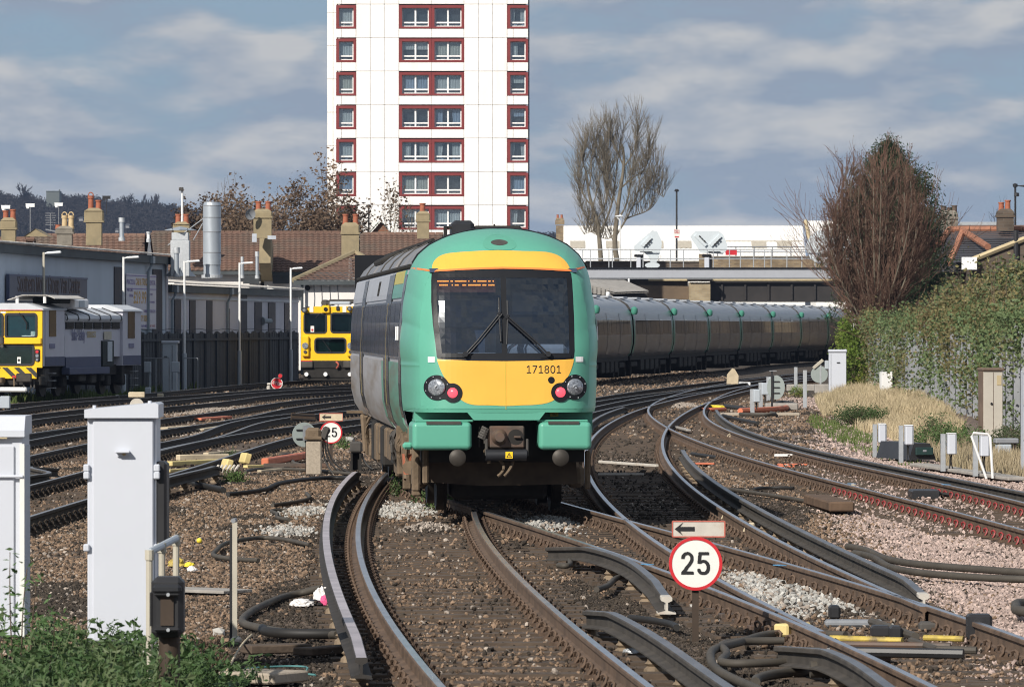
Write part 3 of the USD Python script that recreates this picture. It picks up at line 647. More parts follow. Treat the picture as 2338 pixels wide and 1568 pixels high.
def scatter():
    r = rng(11); P_, S_, K_ = [], [], []
    def zone(y0, y1, n, smin, smax):
        y = y0 + (y1 - y0) * r.random(n) ** 0.9; half = y * 0.102
        x = (r.random(n) * 2 - 1) * half
        ok = (x > -9.5 * np.clip(y / 60, 0.8, 2.2)) & (x < np.interp(y, [0, 100, 125, 160], [12, 10.0, 10.3, 11.0]))
        x, y = x[ok], y[ok]; s = smin + (smax - smin) * r.random(len(x)) ** 2
        osl = on_sleeper(x, y); keep = rail_clear(x, y) & (~osl | (r.random(len(x)) < 0.10 + 0.5 * meshkit.noise(np.stack([x * 1.1, y * 1.4, 0 * x], -1), 4) ** 2))
        x, y, s, osl = x[keep], y[keep], s[keep], osl[keep]
        nz = meshkit.fbm(np.stack([x * 0.55, y * 0.22, 0 * x + 3], -1), 3, 9); q = r.random(len(x))
        k = np.zeros(len(x), int)
        k[q > 0.72] = 1; k[q > 0.93] = 2
        k[(nz < 0.40) & (q < 0.75)] = 1                                      # oily, dark ground in patches
        pinkness = np.clip((x - np.interp(y, [36, 60, 75, 90, 120, 160], [3.2, 3.5, 4.1, 4.6, 6.2, 9.0])) / 0.9, 0, 1)
        k[~rail_clear(x, y, 0.22) & (r.random(len(x)) < 0.4)] = 1
        k[(r.random(len(x)) < pinkness * 0.9) & (y < 200)] = 3
        for ox, oy, orx, ory in GREASE_AND_SHADE:
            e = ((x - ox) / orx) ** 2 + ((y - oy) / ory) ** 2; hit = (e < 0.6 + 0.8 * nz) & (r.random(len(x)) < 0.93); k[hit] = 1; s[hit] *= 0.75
        oily_shadow = (x > 1.6) & (x < 3.4) & (y > 66) & (y < 125); k[oily_shadow & (q < 0.93)] = 1  # oily stones that also paint the train's cast shadow darker
        z = ground_z(x, y) + np.where(osl, 0.05, 0.0) + 0.016 * r.random(len(x)) - 0.004
        P_.append(np.stack([x, y, z], 1)); S_.append(s); K_.append(k)
    zone(33, 62, 140000, 0.022, 0.066); zone(62, 110, 150000, 0.032, 0.078); zone(110, 210, 70000, 0.06, 0.13); zone(210, 320, 30000, 0.09, 0.2)
    for (px, py), w, d, k in PATCH:
        c = G(px, py, -0.2); n = int(1000 * w * d); x = c[0] + r.normal(size=n) * w * 0.62; y = c[1] + r.normal(size=n) * d * 0.62
        h = 0.07 * np.exp(-((x - c[0]) / w) ** 2 - ((y - c[1]) / d) ** 2)
        keep = rail_clear(x, y, 0.12); x, y, h = x[keep], y[keep], h[keep]
        P_.append(np.stack([x, y, ground_z(x, y) + 0.02 + h * r.random(len(x))], 1)); S_.append(0.035 + 0.05 * r.random(len(x))); K_.append(np.where(r.random(len(x)) < 0.72, k, 2))
    P_, S_, K_ = np.vstack(P_), np.concatenate(S_), np.concatenate(K_)
    names = ['rust brown ballast stones between the tracks', 'oil stained dark ballast stones, also painting the train shadow darker', 'pale ballast stones sprinkled among the brown', 'pinkish fresh ballast on the right', 'heaps of white grey chippings']
    for k in range(5):
        on = K_ == k; n = on.sum(); q = randquat(r, n); sc = np.stack([S_[on]] * 3, 1)
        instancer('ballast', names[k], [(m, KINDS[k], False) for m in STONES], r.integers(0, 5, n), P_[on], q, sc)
scatter()
# ---------------------------------------------------------------- the green train
TW = 1.27
SIDE = [(1.10, 0.96), (1.20, 1.12), (1.255, 1.35), (1.27, 1.65), (1.27, 1.95), (1.255, 2.45), (1.215, 2.85), (1.165, 3.12), (1.12, 3.22)]
ROOF = [(1.12, 3.22), (1.05, 3.33), (0.90, 3.46), (0.66, 3.575), (0.36, 3.65), (0.0, 3.675)]
HALF = SIDE + ROOF[1:]
_hz = np.array([p[1] for p in HALF]); _hx = np.array([p[0] for p in HALF])
def side_x(z): return np.interp(z, _hz[:len(SIDE)], _hx[:len(SIDE)])
def strip(z0, z1, y0, y1, sgn=-1, off=0.0, ny=1, nz=None):
    """a piece of the flank between two heights, following its curve"""
    zs = np.unique(np.concatenate([[z0, z1], [z for _, z in SIDE if z0 < z < z1]])); yy = np.linspace(y0, y1, ny + 1)
    v = np.array([[sgn * (side_x(z) + off), y, z] for y in yy for z in zs]); n = len(zs)
    f = [[i * n + j, i * n + j + 1, (i + 1) * n + j + 1, (i + 1) * n + j] for i in range(ny) for j in range(n - 1)]
    f = np.array(f)
    return v, (f if sgn < 0 else f[:, ::-1])
def slab(z0, z1, y0, y1, sgn=-1, off=0.004, th=0.02):
    a, fa = strip(z0, z1, y0, y1, sgn, off); b, fb = strip(z0, z1, y0, y1, sgn, off - th)
    n = len(a) // 2
    rim = [(0, n - 1), (n, 2 * n - 1)]
    f = [fa, fb[:, ::-1] + len(a)]; L = len(a)
    lo = [[i, i + n, i + n + L, i + L] for i in (0, n - 1)]
    en = [[j, j + 1, j + 1 + L, j + L] for j in list(range(n - 1)) + list(range(n, 2 * n - 1))]
    return np.vstack([a, b]), np.vstack(f + [np.array(lo), np.array(en)])
NOSE = 1.75
def cnt(z): return np.where(z < 1.9, 1.0, 1.0)
def rho(x, z):
    """0 in the middle of the face, 1 on the outline"""
    x, z = np.abs(np.asarray(x, float)), np.asarray(z, float)
    lo = x / side_x(z)
    ang = np.arctan2(z - 1.9, x); pa = np.arctan2(_hz - 1.9, _hx); pr = np.hypot(_hx, _hz - 1.9)
    hi = np.hypot(x, z - 1.9) / np.interp(ang, pa, pr)
    return np.where(z < 1.9, lo, hi)
def face_y(x, z):
    u = np.clip(rho(x, z), 0, 1)
    rake = np.interp(z, [0.9, 1.35, 1.95, 3.15, 3.7], [0.10, 0.05, 0.10, 0.42, 0.72])
    return rake + (NOSE - rake) * (1 - np.sqrt(np.clip(1 - u ** 4.2, 0, 1))) ** 1.0 * np.clip(0.42 + 0.58 * u ** 10, 0, 1)
def drape(poly, off, cell=0.07):
    """cut a flat (x, z) outline into cells and lay it on the nose, off metres proud"""
    b = MB(); x0, z0, x1, z1 = poly.bounds
    for i in np.arange(math.floor(x0 / cell), math.ceil(x1 / cell)):
        for j in np.arange(math.floor(z0 / cell), math.ceil(z1 / cell)):
            c = poly.intersection(sg.box(i * cell, j * cell, (i + 1) * cell, (j + 1) * cell))
            for g in getattr(c, 'geoms', [c]):
                if g.geom_type == 'Polygon' and g.area > 1e-7:
                    v, f = trimesh.creation.triangulate_polygon(g, engine='earcut')
                    b.add((np.stack([v[:, 0], face_y(v[:, 0], v[:, 1]) - off, v[:, 1]], 1), f))
    v, f = b.get()
    m = trimesh.Trimesh(np.round(v, 5), f, process=True); m.merge_vertices()
    n = np.cross(m.vertices[m.faces[:, 1]] - m.vertices[m.faces[:, 0]], m.vertices[m.faces[:, 2]] - m.vertices[m.faces[:, 0]])
    ff = np.where((n[:, 1] > 0)[:, None], m.faces[:, ::-1], m.faces)
    return np.asarray(m.vertices), ff
def rim(poly, off, depth=0.05):
    ring = np.array(poly.exterior.coords)[:-1]; ring = np.array(shapely.segmentize(poly.exterior, 0.06).coords)[:-1]
    y = face_y(ring[:, 0], ring[:, 1]); n = len(ring); i = np.arange(n); j = (i + 1) % n
    v = np.vstack([np.stack([ring[:, 0], y - off, ring[:, 1]], 1), np.stack([ring[:, 0], y - off + depth, ring[:, 1]], 1)])
    return v, np.stack([i, j, j + n, i + n], 1)
def smoothpoly(pts, n=80):
    p = np.array(pts + [pts[0]], float); tck, u = splprep(p.T, s=0, per=True); return sg.Polygon(np.stack(splev(np.linspace(0, 1, n), tck), 1))
def roundpoly(pts, n=0, r=0.035):
    p = np.array(pts)
    return sg.Polygon(p).buffer(-r).buffer(2 * r).buffer(-r)
def fp(px, py): return ((px - 1154) / 178.0, EYE - (py - HY) / 178.0)
train = Thing('passenger_train', 'green and yellow fronted passenger train carriage with red tail lamps, number 171801', 'train', (-0.075, 69.9, 0), math.radians(3.5))
ws = roundpoly([fp(988, 640), fp(990, 621), fp(1015, 618.5), fp(1152, 614), fp(1290, 617.5), fp(1309, 620), fp(1311, 640), fp(1313, 720), fp(1313, 800), fp(1311, 819), fp(1290, 821), fp(1152, 824.5), fp(1015, 821), fp(998, 818), fp(996, 795), fp(990, 740), fp(987, 690)], 120)
def shell_from_poly():
    zb = 1.30
    pts = [(-side_x(z), z) for z in np.linspace(zb, 1.9, 6)]
    apa = np.arctan2(_hz - 1.9, _hx); apr = np.hypot(_hx, _hz - 1.9)
    for a in np.linspace(PI, 0, 61): rr = np.interp(min(a, PI - a), apa, apr); pts.append((rr * math.cos(a), 1.9 + rr * math.sin(a)))
    pts += [(side_x(z), z) for z in np.linspace(1.9, zb, 6)]
    return sg.Polygon(pts).buffer(0)
outline = shell_from_poly()
core = affinity.scale(outline, 0.86, 0.86, origin=(0, 1.9))
green = core.difference(ws)
b = MB(); b.add(drape(green, 0.0, 0.09))
def band():
    a = np.array(shapely.segmentize(core.exterior, 0.02).coords)[:-1]
    c = np.array([0, 1.9]); o = c + (a - c) / 0.86; v = []
    for k in np.concatenate([np.linspace(0, 0.8, 8), [0.88, 0.93, 0.97, 0.99, 1.0]]):
        q = a + (o - a) * k; v.append(np.stack([q[:, 0], face_y(q[:, 0], q[:, 1]), q[:, 1]], 1))
    last = v[-1].copy(); last[:, 1] = np.maximum(last[:, 1], NOSE + 0.02); v.append(last)
    n, m = len(a), len(v); v = np.vstack(v); i, j = np.meshgrid(np.arange(m - 1), np.arange(n), indexing='ij')
    f = np.stack([i * n + j, i * n + (j + 1) % n, (i + 1) * n + (j + 1) % n, (i + 1) * n + j], -1).reshape(-1, 4)
    return v, f
b.add(band())
m_ = trimesh.Trimesh(*[np.asarray(q) for q in (b.get()[0], b.get()[1])], process=False); m_.merge_vertices(digits_vertex=4)
nose = train.part('nose_shell', (np.asarray(m_.vertices), np.asarray(m_.faces)), 'train_green', smooth=40)
roofcap = smoothpoly([fp(1110, 560), fp(1118, 542), (0.0, fp(0, 533)[1]), fp(1176, 542), fp(1186, 560), fp(1178, 567), fp(1148, 569), fp(1118, 567)])
nose.part('lamp_panel', drape(roofcap, 0.004, 0.05), 'train_green_roof')
nose.part('headlamp_window', drape(smoothpoly([fp(1128, 552), fp(1147, 545), fp(1167, 552), fp(1147, 559)]), 0.007, 0.05), 'under_grey')
yt = sg.Polygon(spline([fp(990.5, 618), fp(992, 605), fp(998, 593.5), fp(1011, 583), fp(1024, 578.4), fp(1040, 576), fp(1090, 572.5), fp(1151, 570.5), fp(1205, 572.5), fp(1264, 576), fp(1281, 581.6), fp(1297, 593.7), fp(1305, 606), fp(1307.5, 616)], 60).tolist() + [fp(1235, 611.5), fp(1152, 609), fp(1070, 612)])
nose.part('panel_seam', drape(sg.box(-0.004, 1.34, 0.004, 1.95), 0.006, 0.1), 'train_side_yellow')
nose.part('panel_seam', drape(sg.box(-1.15, 1.342, 1.15, 1.348), 0.003, 0.1), 'train_side_green')
nose.part('upper_yellow_panel', drape(yt, 0.010, 0.05), 'train_yellow')
ln = [fp(938, 608), fp(990, 618), fp(1070, 613.5), fp(1152, 611), fp(1235, 613), fp(1308, 617), fp(1347, 608)]
orange = sg.LineString(ln).buffer(0.012).intersection(outline.buffer(-0.006))
nose.part('orange_line', drape(orange, 0.014, 0.04), 'train_orange')
yl = sg.Polygon([fp(998, 819.5), fp(1075, 823), fp(1152, 824.3), fp(1230, 823), fp(1311, 819.5)] + spline([fp(1311, 820), fp(1305, 842), fp(1298, 857), fp(1284, 880), fp(1274, 902), fp(1263, 913), fp(1246, 919.5), fp(1196, 924), fp(1150, 925.5), fp(1108, 924), fp(1066, 919.5), fp(1051, 911), fp(1040, 902), fp(1026, 880), fp(1010, 852), fp(1004, 838), fp(998, 820)], 70).tolist()).buffer(0)
nose.part('lower_yellow_panel', drape(yl, 0.004), 'train_yellow')
wsi = ws.buffer(-0.07).difference(sg.box(fp(1152, 0)[0] - 0.035, 1.9, fp(1152, 0)[0] + 0.035, 3.3)).intersection(sg.box(-2, fp(0, 806)[1], 2, fp(0, 634)[1]))
wscr = nose.part('windscreen_surround', drape(ws.difference(wsi), 0.003), 'train_black')
for g in sorted(wsi.geoms, key=lambda g: g.centroid.x): wscr.part('windscreen_pane', drape(g, 0.001), 'windscreen_glass')
cab = train.part('cab_interior', join(box((0, 1.55, 2.2), (2.1, 0.03, 2.0)), box((0, 1.0, 1.75), (2.15, 1.1, 0.06))), 'cab_dark')
cab.part('cab_ceiling', box((0, 1.05, 3.12), (1.9, 0.9, 0.05)), 'cab_dark')
cab.part('bulkhead_panel', box((-0.44, 1.50, 2.36), (0.80, 0.05, 0.80)), 'cab_grey')
cab.part('bulkhead_panel', box((0.50, 1.50, 2.70), (0.66, 0.05, 0.30)), 'cab_grey')
cab.part('desk', cbox((0.42, 0.75, 2.06), (0.80, 0.45, 0.22), 0.05), 'cab_grey')
cab.part('desk', cbox((-0.45, 0.78, 1.99), (0.80, 0.42, 0.14), 0.05), 'cab_grey')
cab.part('seat_back', cbox((-0.46, 1.25, 2.17), (0.62, 0.12, 0.45), 0.1), 'cab_dark')
def led_rows():
    b = MB(); r = rng(4)
    for row, py in enumerate((641.5, 650.5)):
        x = 1003.0
        while x < 1131:
            if r.random() < 0.24: x += 4.2; continue
            q = fp(x, py); y = float(face_y(*q)) + 0.055
            b.add(box((q[0], y, q[1]), (0.013 + 0.005 * r.random(), 0.006, 0.017))); x += 2.9
    return b.get()
disp = cab.part('destination_display', (lambda a, c: box(((a[0] + c[0]) / 2, float(face_y(a[0], 3.0)) + 0.09, (a[1] + c[1]) / 2), (c[0] - a[0], 0.03, a[1] - c[1])))(fp(1001, 637), fp(1136, 667)), 'display_brown')
disp.part('lit_letters', led_rows(), 'led_orange')
def on_face(px, py, off=0.045): q = fp(px, py); return np.array([q[0], float(face_y(*q)) - off, q[1]])
for pts in ([(1062, 808), (1090, 778), (1141, 716)], [(1251, 808), (1222, 778), (1160, 722)]):
    s = 1 if pts[0][0] < 1150 else -1
    w = wscr.part('wiper', join(tube([on_face(*p) for p in pts], 0.012, 6), tube([on_face(p[0] + s * 6, p[1] + 1) for p in pts], 0.011, 6)), 'rubber_black')
    e = pts[-1]; w.part('wiper_blade', join(tube([on_face(e[0], e[1] - 36, 0.03), on_face(e[0], e[1] + 6, 0.04), on_face(e[0] + s * 3, e[1] + 64, 0.03)], 0.012, 6), cbox(on_face(*e), (0.05, 0.04, 0.05), 0.012)), 'rubber_black')
    w.part('wiper_spindle', cyl(on_face(*pts[0], 0.0), on_face(*pts[0], 0.08), 0.035, n=10), 'rubber_black')
wscr.part('lower_trim', drape(sg.Polygon([fp(1003, 807), fp(1060, 806), fp(1068, 816), fp(1005, 815)]), 0.02), 'train_black')
wscr.part('lower_trim', drape(sg.Polygon([fp(1240, 809), fp(1304, 809), fp(1304, 817), fp(1232, 817)]), 0.02), 'train_black')
for s, (bx, by), (rx, ry) in ((-1, (997, 884), (1033, 896)), (1, (1313, 883), (1279, 895))):
    A, B = fp(bx, by), fp(rx, ry)
    shape = sg.Point(A).buffer(0.160).union(sg.Point(B).buffer(0.122)).buffer(0.05).buffer(-0.05)
    l = nose.part('lamp_cluster', join(drape(shape, 0.016, 0.05), rim(shape, 0.016, 0.03)), 'train_black')
    for c, r_ in ((A, 0.108), (B, 0.066)):
        y = float(face_y(*c)) - 0.020
        nm, mt = ('headlamp', 'lamp_lens') if r_ > 0.1 else ('tail_lamp', 'tail_red')
        lens = lathe([(0, 0.035), (r_ * 0.5, 0.03), (r_ * 0.85, 0.015), (r_, 0.0), (r_, -0.03)], 24)
        slope = float(face_y(c[0] + 0.05, c[1]) - face_y(c[0] - 0.05, c[1])) / 0.1
        v = rot(lens[0], 0, 0, PI / 2); v[:, 1] += slope * v[:, 0]
        l.part(nm, (v + np.array([c[0], y, c[1]]), lens[1]), mt, smooth=40)
        if r_ > 0.1: l.part('reflector', (rot(lathe([(0.022, 0.05), (0.026, 0.02)], 16)[0], 0, 0, PI / 2) + np.array([c[0], y, c[1]]), lathe([(0.022, 0.05), (0.026, 0.02)], 16)[1]), 'sticker_white')
    bolts = MB()
    for k in range(8):
        a = k * PI / 4 + 0.3; q = np.array(A) + 0.142 * np.array([math.cos(a), math.sin(a)])
        if shape.contains(sg.Point(q).buffer(0.01)) and np.hypot(*(q - np.array(B))) > 0.1: bolts.add(cyl((q[0], float(face_y(*q)) - 0.012, q[1]), (q[0], float(face_y(*q)) - 0.024, q[1]), 0.008, n=6))
    l.part('fixing_bolts', bolts, 'galvanised')
hc = fp(1258, 867)
nose.part('horn_opening', join(drape(sg.Point(hc).buffer(0.043), 0.009, 0.05)), 'train_black')
t_ = text('171801', 0.098, 0.004, width=0.44); c_ = fp(1241, 851.5)
nose.part('unit_number', (np.stack([t_[0][:, 0] + c_[0], face_y(t_[0][:, 0] + c_[0], t_[0][:, 1] + c_[1]) - 0.004 - t_[0][:, 2], t_[0][:, 1] + c_[1]], 1), t_[1]), 'sign_black')
for a, c in ((fp(978, 814), fp(993, 827)), (fp(1315, 814), fp(1333, 826))):
    nose.part('white_sticker', drape(sg.box(a[0], c[1], c[0], a[1]), 0.006), 'sticker_white')
lip = sg.Polygon([fp(1066, 940), fp(1244, 940), fp(1230, 958), fp(1081, 958)])
def thick(poly, y, th): return upright(extrude(poly, th), y)
train.part('lower_lip', mv(thick(lip, 0.16, 0.10)), 'train_green')
train.part('bumper_recess', box((0, 0.80, 1.17), (2.30, 0.40, 0.27)), 'train_green_roof')
train.part('nose_floor', box((0, 1.15, 1.302), (2.0, 1.1, 0.02)), 'train_side_green')
for s, (x0, x1) in ((-1, (941, 1077)), (1, (1229, 1350))):
    a, c = fp(x0, 962), fp(x1, 1026); xo = s * 1.20; w = c[0] - a[0]
    body = rbox(((a[0] + c[0]) / 2, 0.62, (a[1] + c[1]) / 2), (w, 1.12, a[1] - c[1]), 0.065)
    bp = train.part('bumper_box', body, 'train_green', smooth=35)
    bp.part('step_tread', box(((a[0] + c[0]) / 2 - s * 0.02, 0.10, a[1] - 0.012), (w * 0.58, 0.10, 0.035)), 'under_grey')
    bp.part('bumper_top_lip', cbox(((a[0] + c[0]) / 2 - s * 0.03, 0.62, a[1] + 0.012), (w - 0.02, 1.0, 0.026), 0.01), 'train_green')
train.part('fuel_cover', cbox((-1.24, 0.45, 0.87), (0.13, 0.16, 0.09), 0.03), 'train_green')
pl = train.part('yellow_plate', box((fp(1270, 0)[0], 0.53, fp(0, 946)[1]), (0.105, 0.012, 0.06)), 'train_side_yellow')
ts = text('SU', 0.03, 0.003); pl.part('plate_lettering', (np.stack([ts[0][:, 0] + fp(1270, 0)[0], 0.522 - ts[0][:, 2], ts[0][:, 1] + fp(0, 949)[1]], 1), ts[1]), 'sign_black')
cx_ = fp(1156, 0)[0]
cpl = train.part('coupler', join(cbox((cx_, 0.22, fp(0, 996)[1]), (0.44, 0.5, 0.28), 0.015), box((cx_, 0.9, fp(0, 996)[1]), (0.22, 1.2, 0.2))), 'coupler_steel')
ly = -0.03
cpl.part('coupler_cone', cyl((cx_ - 0.10, 0.0, fp(0, 996)[1]), (cx_ - 0.10, -0.16, fp(0, 996)[1]), 0.115, 0.06, 20), 'coupler_steel', smooth=40)
cpl.part('coupler_socket', cyl((cx_ + 0.11, -0.028, fp(0, 996)[1]), (cx_ + 0.11, -0.034, fp(0, 996)[1]), 0.10, 0.10, 20), 'under_dark')
cpl.part('coupler_tongue', cbox((cx_ + 0.13, -0.05, fp(0, 996)[1]), (0.09, 0.06, 0.03), 0.008), 'coupler_steel')
ro = cpl.part('electric_box', cyl((cx_ - 0.27, 0.0, fp(0, 1037)[1]), (cx_ + 0.25, 0.0, fp(0, 1037)[1]), 0.075, n=18), 'rubber_black', smooth=40)
yk = fp(1160, 1037); ro.part('warning_label', box((yk[0], -0.075, yk[1]), (0.092, 0.012, 0.088)), 'sign_yellow').part('warning_triangle', upright(extrude(sg.Polygon([(yk[0] - 0.036, yk[1] - 0.03), (yk[0] + 0.036, yk[1] - 0.03), (yk[0], yk[1] + 0.034)]).difference(sg.Polygon([(yk[0] - 0.024, yk[1] - 0.023), (yk[0] + 0.024, yk[1] - 0.023), (yk[0], yk[1] + 0.020)])).union(sg.Polygon([(yk[0] - 0.004, yk[1] + 0.012), (yk[0] + 0.008, yk[1] + 0.002), (yk[0] + 0.001, yk[1] - 0.004), (yk[0] + 0.006, yk[1] - 0.019), (yk[0] - 0.009, yk[1] - 0.003), (yk[0] - 0.002, yk[1] + 0.001)])), 0.003), -0.081), 'sign_black')
for s in (-1, 1): cpl.part('coupler_bracket', join(cbox((cx_ + s * 0.26, 0.05, fp(0, 1020)[1]), (0.035, 0.12, 0.22), 0.01)), 'under_grey')
cpl.part('coupler_handle', join(cbox((fp(1198, 0)[0], 0.12, fp(0, 956)[1]), (0.20, 0.03, 0.045), 0.012, ry=-0.06)), 'under_grey')
cpl.part('corrugated_hose', join(*[cyl((cx_ - 0.26 - 0.012 * k, 0.08, fp(0, 975)[1] - 0.03 * k), (cx_ - 0.272 - 0.012 * k, 0.08, fp(0, 975)[1] - 0.024 - 0.03 * k), 0.06, n=10) for k in range(5)]), 'under_grey')
for k, (xa, xb) in enumerate(((1140, 1145), (1172, 1160))):
    cpl.part('jumper_hose', tube(spline([(fp(xa, 0)[0], 0.1, fp(0, 1048)[1]), (fp(xb + 4, 0)[0], 0.06, fp(0, 1068)[1]), (fp(xb - 10, 0)[0], 0.04, fp(0, 1085)[1])], 10), 0.02, 6), 'under_brown')
cpl.part('brake_hose', tube(spline([(fp(1108, 0)[0], 0.3, fp(0, 1030)[1]), (fp(1116, 0)[0], 0.05, fp(0, 1034)[1]), (fp(1115, 0)[0], 0.04, fp(0, 1056)[1])], 10), 0.022, 6), 'under_brown')
cpl.part('air_cock', join(cyl((fp(1096, 0)[0], 0.3, fp(0, 975)[1]), (fp(1096, 0)[0], 0.3, fp(0, 1020)[1]), 0.012, n=6), cyl((fp(1108, 0)[0], 0.25, fp(0, 985)[1]), (fp(1108, 0)[0], 0.25, fp(0, 1012)[1]), 0.016, n=6)), 'under_grey')
train.part('headstock', join(box((0, 0.66, 0.95), (1.1, 0.3, 0.46)), box((0, 0.95, 0.80), (2.1, 0.5, 0.30))), 'under_dark')
for px in (1044, 1279):
    q = fp(px, 1043.5)
    bf = train.part('buffer', join(cyl((q[0], 0.5, q[1]), (q[0], 0.10, q[1]), 0.07, n=16), cyl((q[0], 0.30, q[1]), (q[0], 0.12, q[1]), 0.085, n=16)), 'under_dark')
    dsk = lathe([(0, 0.03), (0.05, 0.028), (0.09, 0.014), (0.108, 0), (0.108, -0.03), (0.0, -0.03)], 28)
    bf.part('buffer_head', (rot(dsk[0], 0, 0, PI / 2) + np.array([q[0], 0.05, q[1]]), dsk[1]), 'buffer_steel', smooth=35)
defl = sg.Polygon([fp(962, 1052), fp(1325, 1052), fp(1330, 1108), fp(1110, 1112), fp(975, 1103)])
train.part('obstacle_deflector', join(thick(defl, 1.0, 0.03), box((-1.06, 1.4, 0.52), (0.03, 0.8, 0.32)), box((0.95, 1.4, 0.52), (0.03, 0.8, 0.32))), 'deflector_brown')
train.part('deflector_stay', join(cbox((-1.12, 0.80, 0.55), (0.10, 0.12, 0.55), 0.02), cbox((-1.0, 0.72, 0.62), (0.08, 0.08, 0.5), 0.02), cbox((1.10, 0.75, 0.55), (0.07, 0.1, 0.5), 0.02)), 'under_brown')
CAR = 22.6
DOORS = [(5.9, 7.76), (16.4, 17.9)]
for s in (-1, 1):
    fl = train.part('side_wall', join(strip(0.96, 3.22, NOSE, CAR, s, -0.012, 6)), 'train_grey')
    segs = [(2.55, 5.9), (7.76, 16.4), (17.9, CAR)]
    for k, (y0, y1) in enumerate(segs):
        fl.part('lower_panel', slab(0.96, 1.92, y0 + 0.02, y1 - 0.02, s), 'train_skirt_green' if k == 0 else 'train_skirt', smooth=30)
        wb = fl.part('window_band', slab(1.97, 2.74, y0 + 0.02, y1 - 0.02, s, 0.006), 'train_door')
        nn = max(2, int(round((y1 - y0) / 1.75))); ed = np.linspace(y0 + 0.05, y1 - 0.05, nn + 1)
        for a, c in zip(ed[:-1], ed[1:]): wb.part('window', slab(2.0, 2.71, a + 0.03, c - 0.03, s, 0.010, 0.01), 'train_glass')
        up = fl.part('upper_panel', slab(2.78, 3.14, y0 + 0.02, y1 - 0.02, s, 0.005), 'train_side_green' if k == 0 else 'train_grey')
        if k == 0: up.part('yellow_stripe', slab(2.97, 3.14, y0 + 0.3, y1 - 0.1, s, 0.009, 0.008), 'train_side_yellow')
        if k == 1:
            up.part('vent_grille', slab(2.85, 3.06, 11.0, 11.7, s, 0.010, 0.01), 'under_dark')
            fl.part('green_edge', slab(0.97, 1.91, y0 + 0.05, y0 + 0.7, s, 0.010, 0.01), 'train_skirt_green')
    for y0, y1 in DOORS:
        d = fl.part('door', slab(1.05, 3.12, y0 + 0.03, y1 - 0.03, s, 0.012), 'train_door')
        d.part('door_leaf_edge', slab(1.3, 2.72, (y0 + y1) / 2 - 0.03, (y0 + y1) / 2 + 0.03, s, 0.018, 0.01), 'door_edge')
        d.part('door_window', slab(2.0, 2.7, y0 + 0.2, (y0 + y1) / 2 - 0.1, s, 0.017, 0.01), 'train_glass')
        d.part('door_window', slab(2.0, 2.7, (y0 + y1) / 2 + 0.1, y1 - 0.2, s, 0.017, 0.01), 'train_glass')
    cd = fl.part('cab_door', slab(1.2, 3.08, 1.80, 2.52, s, 0.008), 'train_door')
    cd.part('grab_rail', tube([(s * (side_x(z) + 0.05), 2.42, z) for z in (2.22, 2.3, 2.4)], 0.014, 6), 'sticker_white')
    cd.part('grab_rail', tube([(s * (side_x(z) + 0.05), 1.9, z) for z in (2.22, 2.3, 2.4)], 0.014, 6), 'sticker_white')
    fl.part('gutter', tube([(s * 1.15, y, 3.19) for y in (NOSE + 0.05, 8, 16, CAR)], 0.028, 6), 'under_dark')
rv = np.array([(x, z) for x, z in ROOF]); full = np.vstack([rv, rv[-2::-1] * [-1, 1]]); n = len(full)
ys_ = np.linspace(NOSE + 0.02, CAR, 12)
roofv = np.array([[x, y, z] for y in ys_ for x, z in full]); i, j = np.meshgrid(np.arange(11), np.arange(n - 1), indexing='ij')
roof = train.part('roof', (roofv, np.stack([i * n + j, (i + 1) * n + j, (i + 1) * n + j + 1, i * n + j + 1], -1).reshape(-1, 4)), 'train_roof', smooth=40)
roof.part('front_seam', tube([(x, NOSE + 0.03, z + 0.005) for x, z in full], 0.02, 5), 'train_black')
roof.part('exhaust_box', cbox((-0.39, 3.4, 3.68), (0.30, 0.7, 0.26), 0.05), 'rubber_black')
roof.part('exhaust_box', cbox((0.1, 4.2, 3.68), (0.66, 1.4, 0.14), 0.04), 'under_dark')
roof.part('exhaust_pipe', join(box((-0.62, 3.2, 3.62), (0.04, 0.2, 0.22)), box((-0.55, 3.2, 3.715), (0.18, 0.12, 0.035))), 'under_dark')
roof.part('roof_vent', join(cbox((-0.88, 16.5, 3.46), (0.35, 3.0, 0.10), 0.03, ry=-0.45)), 'under_dark')
for y in (6.2, 9.5, 12.8, 19): roof.part('roof_rib', tube([(x * 1.003, y, z + 0.004) for x, z in full], 0.014, 4), 'under_grey')
roof.part('roof_rail', join(*[tube([(-0.70, y, 3.58) for y in (5, 12, 22)], 0.03, 5)]), 'under_dark')
train.part('car_end', box((0, CAR + 0.0, 2.3), (2.4, 0.05, 2.6)), 'train_black')
train.part('underframe', box((0, 12.2, 0.95), (2.1, 20.6, 0.18)), 'under_dark')
train.part('aerial', tube([(0.15, 5.2, 3.7), (0.15, 5.2, 3.8)], 0.012, 5), 'under_dark')
